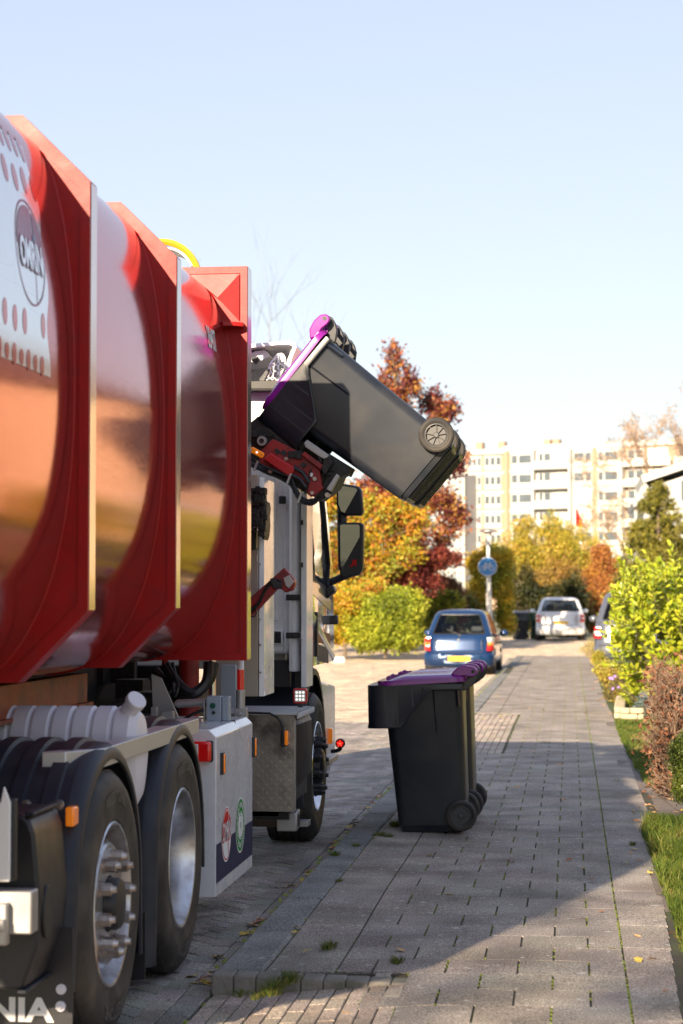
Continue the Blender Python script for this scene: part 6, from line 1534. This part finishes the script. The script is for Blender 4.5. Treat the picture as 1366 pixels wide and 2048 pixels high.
house(11.5, 14, 27, 5.6, 2.6, 'brick terraced house across the front gardens, nearer one')
house(13, 34, 52, 5.6, 2.8, 'pale rendered terraced house across the gardens, farther one', M_curt)
rn = random.Random(90)
for k, (x, y, z, r_, pl) in enumerate(((6.5,10,1.2,1.3,YEL),(8,30,2.6,1.9,YEL),(7,21,1.2,1.3,ORG),(14,34,3.2,2.4,ORG),(5.4,34,.8,1.0,YEL),(9.5,58,3.5,2.8,RED),(8.6,3,2.4,1.9,YEL),(10,-6,3,2.5,ORG))):
    lab = ['clipped yellow shrub in the front garden nearest the camera','yellow garden tree between the two terraced houses','orange garden shrub before the nearer terraced house','orange tree before the farther terraced house','yellow tree at the end of the farther terraced house','tall red tree beyond the farther terraced house','yellow tree standing beside the photographer','orange tree standing behind the photographer'][k]
    plant('garden_tree', lab, 'tree', (x,y,0), [((x+rn.uniform(-.5,.5)*r_,y+rn.uniform(-.5,.5)*r_,z+rn.uniform(-.3,.5)*r_),(r_*.7,)*3) for _ in range(5)], 5000, .14, pl, 91+k, r0=.10, shell=.5, group='garden trees across the pavement')
# ------------------------------------------------------------------ cars
M_cglass = bpy.data.materials.new('car_glass'); M_cglass.use_nodes = True
_n = M_cglass.node_tree; _n.nodes.clear(); _o = _n.nodes.new('ShaderNodeOutputMaterial'); _t = _n.nodes.new('ShaderNodeBsdfTransparent'); _t.inputs[0].default_value = (.86,.90,.88,1)
_g = _n.nodes.new('ShaderNodeBsdfGlossy'); _g.inputs['Roughness'].default_value = .03; _m = _n.nodes.new('ShaderNodeMixShader'); _f = _n.nodes.new('ShaderNodeFresnel'); _f.inputs[0].default_value = 1.35
_n.links.new(_f.outputs[0], _m.inputs[0]); _n.links.new(_t.outputs[0], _m.inputs[1]); _n.links.new(_g.outputs[0], _m.inputs[2]); _n.links.new(_m.outputs[0], _o.inputs[0])
M_seat = mat('seat_fabric', (.05,.055,.07), .8); M_inter = mat('car_interior', (.30,.30,.31), .8)
def carpaint(name, c, metal=.5): return mat(name, c, .22, metal=metal, coat=1, var=.03, coat_rough=.04, rvar=.02)
def sring(hw, y0, y1, z, r, nx=10, ny=12, bow=.03):
    """rounded plan ring: nx segments across front/rear, ny along the sides, 4 per corner"""
    out = []
    for k in range(nx): t = k/nx; x = -hw+r+(2*hw-2*r)*t; out.append((x, y0-bow*(1-((x)/(hw))**2), z))
    def corner(cx, cy, a0):
        for k in range(4): a = R(a0+90*k/4); out.append((cx+r*math.cos(a), cy+r*math.sin(a), z))
    corner(hw-r, y0+r, -90)
    for k in range(ny): out.append((hw, y0+r+(y1-y0-2*r)*k/ny, z))
    corner(hw-r, y1-r, 0)
    for k in range(nx): x = hw-r-(2*hw-2*r)*k/nx; out.append((x, y1+bow*2*(1-(x/hw)**2), z))
    corner(-hw+r, y1-r, 90)
    for k in range(ny): out.append((-hw, y1-r-(y1-y0-2*r)*k/ny, z))
    corner(-hw+r, y0+r, 180)
    return out
def make_car(name, label, W, Lc, H, paint_, loc, rz, belt=.92, rear_slope=.30, bump_m=None, plate='77-LX-SZ', lights='tall', rw=(0,10), tow=False, taper=.19):
    t = thing(name, label, 'car', loc, rz, 'parked cars', keep=False); hw = W/2
    # lower body
    mb = MB(); prof = [(.20,-.07,.05),(.26,-.03,.0),(.34,-.0,-.02),(.46,.0,-.02),(.52,-.012,.03),(.60,-.010,.055),(.75,-.015,.075),(belt-.04,-.03,.10),(belt,-.055,.12)]
    rings = [sring(hw+dx, dy, Lc-(0 if z < .6 else (z-.6)*.5), z, .22) for z, dx, dy in prof]; nb = len(rings[0])
    mb.loft(rings, True, True); body = mb.build('body', paint_, t, ang=50)
    # greenhouse
    nx, ny = 10, 12; gz = [belt-.01, belt+.05, belt+(H-belt)*.35, belt+(H-belt)*.62, H-.11, H-.04, H-.005, H+.01]
    def gr(z):
        f_ = max(0,(z-belt)/(H-belt)); sh = f_**1.1; return (hw-.05-taper*sh, .13+rear_slope*sh, Lc*.70-.55*f_, .13)
    G = [sring(gr(z)[0]-(0 if z < H-.05 else (.035 if z < H-.02 else .12 if z < H else .28)), gr(z)[1]+(0 if z < H-.05 else (.03 if z < H-.02 else .08 if z < H else .25)), gr(z)[2]-(0 if z < H-.05 else .08 if z < H else .3), z, gr(z)[3], bow=.025) for z in gz]
    vs_ = [p for r_ in G for p in r_]; fs = []; gl = {'rear_window': [], 'windscreen': [], 'side_window': []}
    for k in range(len(G)-1):
        for i in range(nb):
            j = (i+1)%nb; f_ = (k*nb+i, k*nb+j, (k+1)*nb+j, (k+1)*nb+i); w_ = None
            if 1 <= k <= 3:
                if rw[0] <= i < rw[1] and i < nx: w_ = 'rear_window'
                s0 = nx+4; s1 = s0+ny; f0 = s1+4; f1 = f0+nx; q0 = f1+4
                if s0+2 <= i < s1 and i-s0 not in (6,): w_ = 'side_window'
                if f0 <= i < f1: w_ = 'windscreen'
                if q0 <= i < q0+ny-2 and i-q0 not in (5,): w_ = 'side_window'
            (gl[w_] if w_ else fs).append(f_)
    fs.append(tuple(range((len(G)-1)*nb, len(G)*nb)))
    mb = MB(); mb.add(vs_, fs); mb.build('greenhouse', paint_, t, ang=50, recalc=False)
    for nm, ff in gl.items():
        if nm == 'side_window': parts_ = [[f for f in ff if f[0]%nb < nx+4+ny+2], [f for f in ff if f[0]%nb >= nx+4+ny+2]]
        else: parts_ = [ff]
        for pf in parts_:
            us = sorted({i for f in pf for i in f}); ix = {a: b for b, a in enumerate(us)}; mb = MB(); mb.add([(vs_[i][0]*.997, vs_[i][1], vs_[i][2]) for i in us], [tuple(ix[i] for i in f) for f in pf]); mb.build(nm, M_cglass, t, recalc=False)
    # rubber frame of the rear window
    def gp(i, k): return Vector(G[k][i])
    loop = [gp(i,1) for i in range(rw[0], rw[1]+1)]+[gp(rw[1],k) for k in (2,3,4)]+[gp(i,4) for i in range(rw[1]-1, rw[0]-1, -1)]+[gp(rw[0],k) for k in (3,2,1)]
    mb = MB(); mb.tube([p+Vector((0,-.006,0)) for p in loop], .014, 5, caps=False); mb.build('window_seal', M_blk, t)
    mb = MB(); c0 = gp((rw[0]+rw[1])//2,1); mb.beam(c0+Vector((.02,-.02,-.02)), c0+Vector((-.26,-.0,.10)), .014, .012); mb.cyl(c0+Vector((.02,-.03,-.03)), c0+Vector((.02,0,-.03)), .025, n=10); mb.build('rear_wiper', M_ink, t)
    # bumper, tailgate line, plate
    zr = .40; mb = MB(); rg_ = [[(x*1.012, y-.018 if y < Lc*.3 else y, z) for x, y, z in sring(hw+.005, -.03, Lc, z_, .16)][:nx+6] for z_ in (.24,.30,.46,.53)]
    a_ = sring(hw+.005, -.03, Lc, 0, .22); mb = MB()
    for_r = [a_[k] for k in list(range(nb-3, nb))+list(range(0, nx+5))]
    mb.loft([[(x*.99, y+.04, .23) for x,y,_ in for_r],[(x*1.01, y-.02, .29) for x,y,_ in for_r],[(x*1.012, y-.028, .40) for x,y,_ in for_r],[(x*1.008, y-.02, .49) for x,y,_ in for_r],[(x*.985, y+.03, .525) for x,y,_ in for_r]], False, False, False)
    bp = mb.build('bumper', bump_m or paint_, t, ang=50)
    mb = MB(); mb.box(-hw*.66,hw*.66,-.006,.05,.525,.535); mb.box(-hw*.66-.008,-hw*.66,.02,.10,.53,belt-.05); mb.box(hw*.66,hw*.66+.008,.02,.10,.53,belt-.05); mb.build('tailgate_gap', M_ink, t)
    zp = .40 if lights == 'tall' else .62; yp = -.085 if lights == 'tall' else .022
    if lights == 'tall': mb = MB(); mb.prism([(x, z+zp-.01) for x, z in rrect(-.31,.31,-.09,.085,.03,4)], 'y', yp+.004, yp+.02); mb.build('plate_recess', mat('plate_surround', (.22,.30,.45), .4), bp)
    mb = MB(); mb.prism([(x, z+zp) for x, z in rrect(-.26,.26,-.055,.055,.01,3)], 'y', yp-.004, yp+.004); pl_ = mb.build('number_plate', M_plate, t, smooth=False)
    mb = MB(); mb.box(-.26,-.222,yp-.006,yp-.004,zp-.052,zp+.052); mb.build('plate_band', M_navy, pl_, smooth=False)
    v, f = textmesh(plate, .098, bold=.002, sx=.92); mb = MB(); mb.add([(x+.02, yp-.0065, zp+y) for x, y, z in v], f); mb.build('plate_text', M_ink, pl_, smooth=False, recalc=False)
    # tail lamps wrapping the corners
    z0, z1 = (.57,.86) if lights == 'tall' else (.66,.90)
    for s in (-1,1):
        segs = [(z0,z0+(z1-z0)*.38,M_lensred),(z0+(z1-z0)*.38,z0+(z1-z0)*.64,M_orange if lights == 'tall' else M_lensw),(z0+(z1-z0)*.64,z1,M_lensw if (lights == 'tall' and s > 0) else M_lensred)]
        tl = None
        for q, (za, zb_, m_) in enumerate(segs):
            def cs_(z, d): 
                e = .10 if z > .6 else .06; yb = .055+(.06 if z > .75 else .0)
                w0 = hw-.15+.02*math.sin((z-z0)/(z1-z0)*3); 
                return [(s*(w0), yb-.035-d, z),(s*(hw-.06), yb-.028-d, z),(s*(hw-.018+d*.2), yb+.03-d*.5, z),(s*(hw+.004), yb+.13, z),(s*(hw-.02), yb+.17, z),(s*(w0), yb+.05, z)]
            mb = MB(); mb.loft([cs_(za+.003,.0), cs_((za+zb_)/2,.012), cs_(zb_-.003,.0)]); o_ = mb.build('tail_lamp' if q == 0 else 'lamp_lens', m_, tl or t, ang=40); tl = tl or o_
    mb = MB(); mb.cyl((0,.045,.80),(0,.03,.80),.028,n=16); mb.build('badge', M_chrome, t)
    mb = MB(); mb.cbox((-hw*.45,.062,.745 if lights == 'tall' else .79),(.16,.01,.022)); mb.build('script_badge', M_alu, t, bevel=.004)
    mb = MB(); mb.cbox((hw*.42,.062,.745),(.12,.01,.026)); mb.build('script_badge', M_alu, t, bevel=.004)
    # interior
    for y_ in (Lc*.30, Lc*.52):
        for x_ in (-.33, .33):
            mb = MB(); mb.box(x_-.24,x_+.24,y_,y_+.14,.45,belt+.06); mb.prism([(x_+u, belt+.17+v) for u, v in rrect(-.13,.13,-.09,.10,.05,4)], 'y', y_+.02, y_+.11); mb.build('seat', M_seat, t, bevel=.04)
    mb = MB(); mb.box(-hw+.12,hw-.12,.25,Lc*.6,.40,.5); mb.box(-hw+.12,hw-.12,.22,.34,belt-.1,belt-.03); mb.box(-hw+.15,hw-.15,Lc*.66,Lc*.70,.6,belt+.02); mb.build('cabin_trim', M_inter, t)
    mb = MB(); mb.cbox((0,Lc*.60,H-.14),(.22,.03,.06)); mb.build('inner_mirror', M_ink, t, bevel=.01)
    for s in (-1,1):
        mb = MB(); mb.sphere((s*(hw+.10), Lc*.62, belt+.04), (.10,.06,.075), 12, 8); mb.beam((s*(hw-.04),Lc*.62,belt-.01),(s*(hw+.06),Lc*.62,belt+.02),.04,.04); mm = mb.build('door_mirror', paint_, t)
        mb = MB(); mb.cbox((s*(hw+.003),Lc*.42,belt-.10),(.03,.14,.025)); mb.build('door_handle', paint_, t, bevel=.008)
        for y_ in (.62, Lc-.72):
            mb = MB(); mb.lathe([(r2, s*h_) for r2, h_ in ((.19,-.0),(.20,.01),(.25,.015),(.275,.0),(.285,-.03),(.285,-.13),(.26,-.16),(.18,-.16))], (s*(hw-.01), y_, .285), 'x', 36); wh = mb.build('wheel', M_tyre, t, ang=30)
            mb = MB(); mb.lathe([(r2, s*h_) for r2, h_ in ((.195,-.0),(.18,-.02),(.14,.0),(.05,.005),(.001,.008))], (s*(hw-.01), y_, .285), 'x', 30); mb.build('rim', M_rim, wh)
            mb = MB(); mb.lathe([(.30, s*.008),(.335,s*.008),(.335,-s*.02),(.30,-s*.2)], (s*(hw-.012), y_, .285), 'x', 30, a0=0, a1=math.pi) ; mb.build('wheel_arch', M_ink, t)
    mb = MB(); mb.box(-hw+.1,hw-.1,.15,Lc-.2,.20,.26); mb.build('underbody', M_ink, t)
    if tow: mb = MB(); mb.beam((0,.15,.27),(0,-.08,.27),.04,.04); mb.cyl((0,-.08,.27),(0,-.08,.35),.015,n=8); mb.sphere((0,-.08,.37),.026); mb.build('tow_bar', M_gal, t)
    return t
Yc = 43.5; pc_ = at(917,1350,Yc)
make_car('hatchback', 'small blue hatchback parked by the kerb behind the bins', 1.52, 3.5, 1.455, carpaint('blue_car_paint', (.002,.030,.11), .3), (pc_.x, Yc, at(917,1354,Yc).z), R(-1.5), lights='tall', plate='77-LX-SZ', belt=.88, rear_slope=.42)
Yp = 69.5; pp = at(1121,1280,Yp)
make_car('hatchback', 'silver white hatchback parked nose in by the far hedge', 1.68, 3.8, 1.50, carpaint('silver_car_paint', (.78,.78,.78), .1), (pp.x, Yp, .09), R(1.5), lights='small', plate='32-VB-DK', belt=.98, bump_m=None, tow=True, rw=(0,10))
Yg = 41.5; gx = at(1187,1300,Yg).x+.86
make_car('people_carrier', 'grey people carrier half hidden behind the laurel bush', 1.72, 4.2, 1.62, carpaint('grey_car_paint', (.13,.14,.17), .4), (gx, Yg, .05), R(-3), lights='small', plate='59-SG-TR', belt=1.0, rear_slope=.38)
# far bins by the hedge
FG = 'far wheelie bins by the hedge'
M_gbin = mat('green_bin_plastic', (.01,.07,.03), .4, var=.1); M_glid = mat('grey_lid', (.22,.22,.24), .4)
fb = make_bin('wheelie_bin', 'dark wheelie bin with grey lid standing by the ivy hedge', FG, lidm=M_glid)
q = at(1041,1268,72); putbin(fb, q.x, 72, .09, 0, R(90))
fb2 = make_bin('wheelie_bin', 'green wheelie bin half behind the silver white hatchback', FG, lidm=M_gbin, bodym=M_gbin)
q = at(1076,1268,72.5); putbin(fb2, q.x, 72.5, .09, 0, R(90))
# --- fallen leaves, each one a curled leaf; weeds in the joints
rn = random.Random(100)
M_fl = [mat('fallen_leaf_brown', (.34,.15,.07), .8, var=.3, vscale=40), mat('fallen_leaf_tan', (.58,.33,.14), .75, var=.3, vscale=40), mat('fallen_leaf_yellow', (.60,.42,.08), .7, var=.2, vscale=40)]
def leaf_mesh(m, k):
    mb = MB(); o = [(0,-.5),(.10,-.32),(.34,-.30),(.24,-.10),(.42,.10),(.20,.16),(.16,.40),(0,.56),(-.15,.36),(-.22,.14),(-.42,.08),(-.25,-.12),(-.33,-.32),(-.10,-.34)]
    r2 = random.Random(k); V = [(x, y, .10*x*x*3+.12*abs(y)*r2.random()+r2.uniform(-.03,.05)) for x, y in o]; mb.add([(0,0,.0)]+V, [(0,i+1,(i+1)%len(o)+1) for i in range(len(o))]); mb.tube([(0,-.45,.02),(.03,-.75,.05)], .012, 4)
    me_o = mb.build('fallen_leaf', m, None, smooth=False); return me_o
LT = {'b': ('curled brown leaf lying in the gutter or on the paving', 'brown fallen leaves'), 't': ('tan dry leaf lying in the gutter or on the paving', 'tan fallen leaves'), 'y': ('yellow leaf lying in the gutter or on the paving', 'yellow fallen leaves')}
protos = [(leaf_mesh(M_fl[k%3], k), 'bty'[k%3]) for k in range(6)]; used_p = set()
def put_leaf(x, y, z, s):
    i = rn.randrange(6); pr, kd = protos[i]
    o = pr if i not in used_p else pr.copy()
    if i in used_p: col.objects.link(o)
    used_p.add(i); o.location = (x, y, z+.004); o.scale = (s, s, s*rn.uniform(.6,1.4)); o.rotation_euler = (rn.uniform(-.3,.3), rn.uniform(-.3,.3), rn.uniform(0,6.28)); tag(o, LT[kd][0], 'leaf', LT[kd][1])
for k in range(150):
    y = 8+rn.random()**1.3*16; put_leaf(KX0-.03+rn.gauss(0,.035), y, -.060, rn.uniform(.045,.085))
for px, py, s in ((1138,1722,.05),(1165,1738,.03),(596,1858,.06),(590,1868,.05),(1283,1478,.07),(1240,1470,.06),(1310,1620,.05),(1295,1612,.06),(1330,1600,.06),(1280,1618,.04),(1345,1870,.05),(1358,1880,.05),(1305,1920,.04),(1185,1762,.04),(1330,1985,.03),(1165,1840,.03),(612,1905,.05),(760,1670,.05),(775,1675,.05),(748,1680,.04),(1268,1700,.05),(1280,1722,.05),(1300,1748,.05),(1320,1790,.05),(1185,1378,.07),(1170,1440,.05),(1205,1398,.07),(1215,1404,.06),(1196,1402,.06),(1238,1406,.07),(1248,1410,.07),(1258,1415,.06),(1172,1428,.07),(1192,1365,.08),(1166,1400,.06),(690,2030,.04),(640,1600,.05)):
    p = ong(px, py, 0); put_leaf(p.x, p.y, .004 if p.x > KX0 else -.06, s)
for k in range(45):
    yy_ = rn.uniform(8,34); put_leaf(rn.uniform(-1.15,.4), yy_, .004, rn.uniform(.03,.06))
for k in range(40):
    put_leaf(.40+rn.random()*.6, rn.uniform(13.4,16.6) if rn.random() < .7 else rn.uniform(24,31), .01, rn.uniform(.03,.06))
def tuft(px, py, r, h, n, k, z=0):
    p = ong(px, py, z); rg = np.random.RandomState(k); V = []; F = []; C_ = []
    for i in range(n):
        a = rg.uniform(0,6.28); q = r*rg.rand()**.6; b = Vector((p.x+q*math.cos(a)*1.0, p.y+q*math.sin(a)*2.0, p.z)); d = Vector((math.cos(a)*rg.uniform(.1,.9), math.sin(a)*rg.uniform(.1,.9), 1)).normalized(); hh = h*rg.uniform(.4,1.1); s_ = Vector((-math.sin(a),math.cos(a),0))*rg.uniform(.001,.0025); o = len(V)
        V += [tuple(b-s_), tuple(b+s_), tuple(b+d*hh*.6+s_*.7), tuple(b+d*hh+Vector((math.cos(a),math.sin(a),-.2))*hh*.25), tuple(b+d*hh*.6-s_*.7)]
        F += [(o,o+1,o+2),(o,o+2,o+4),(o+4,o+2,o+3)]; c = np.array(GP[rg.randint(0,5)]); C_ += [c]*3
    o = npmesh('grass_tuft', V, F, M_grass, None, colr=np.array(C_))
    return o
for k, (px, py, r, h, n, lab) in enumerate(((790,1652,.035,.05,240,'bright moss and grass tuft against the standing bin base'),(760,1672,.05,.03,220,'low weed clump left of the standing bin'),(778,1675,.03,.03,120,'small weed clump just below the standing bin'),(545,1985,.05,.05,260,'grass tuft on the kerb stone corner near the camera, left one'),(580,1962,.05,.04,220,'grass tuft on the kerb stone corner near the camera, right one'),(658,1896,.035,.035,160,'grass tuft in the pavement near the dropped kerb'),(795,1925,.03,.03,120,'grass tuft on the sunlit paving edge'),(712,1694,.03,.03,120,'small green tuft in the kerb joint'),(678,1764,.02,.02,90,'tiny tuft growing from a kerb joint'),(1265,1690,.02,.03,90,'grass tuft spilling from the lawn on the mossy joint'),(514,1995,.03,.03,120,'weed sprig left of the kerb corner tufts'),(670,1712,.03,.04,140,'green tuft in the gutter before the tool box'),(480,1990,.03,.02,90,'low weed at the foot of the kerb corner'))):
    o = tuft(px, py, r, h, n, 200+k); tag(o, lab, 'weed')
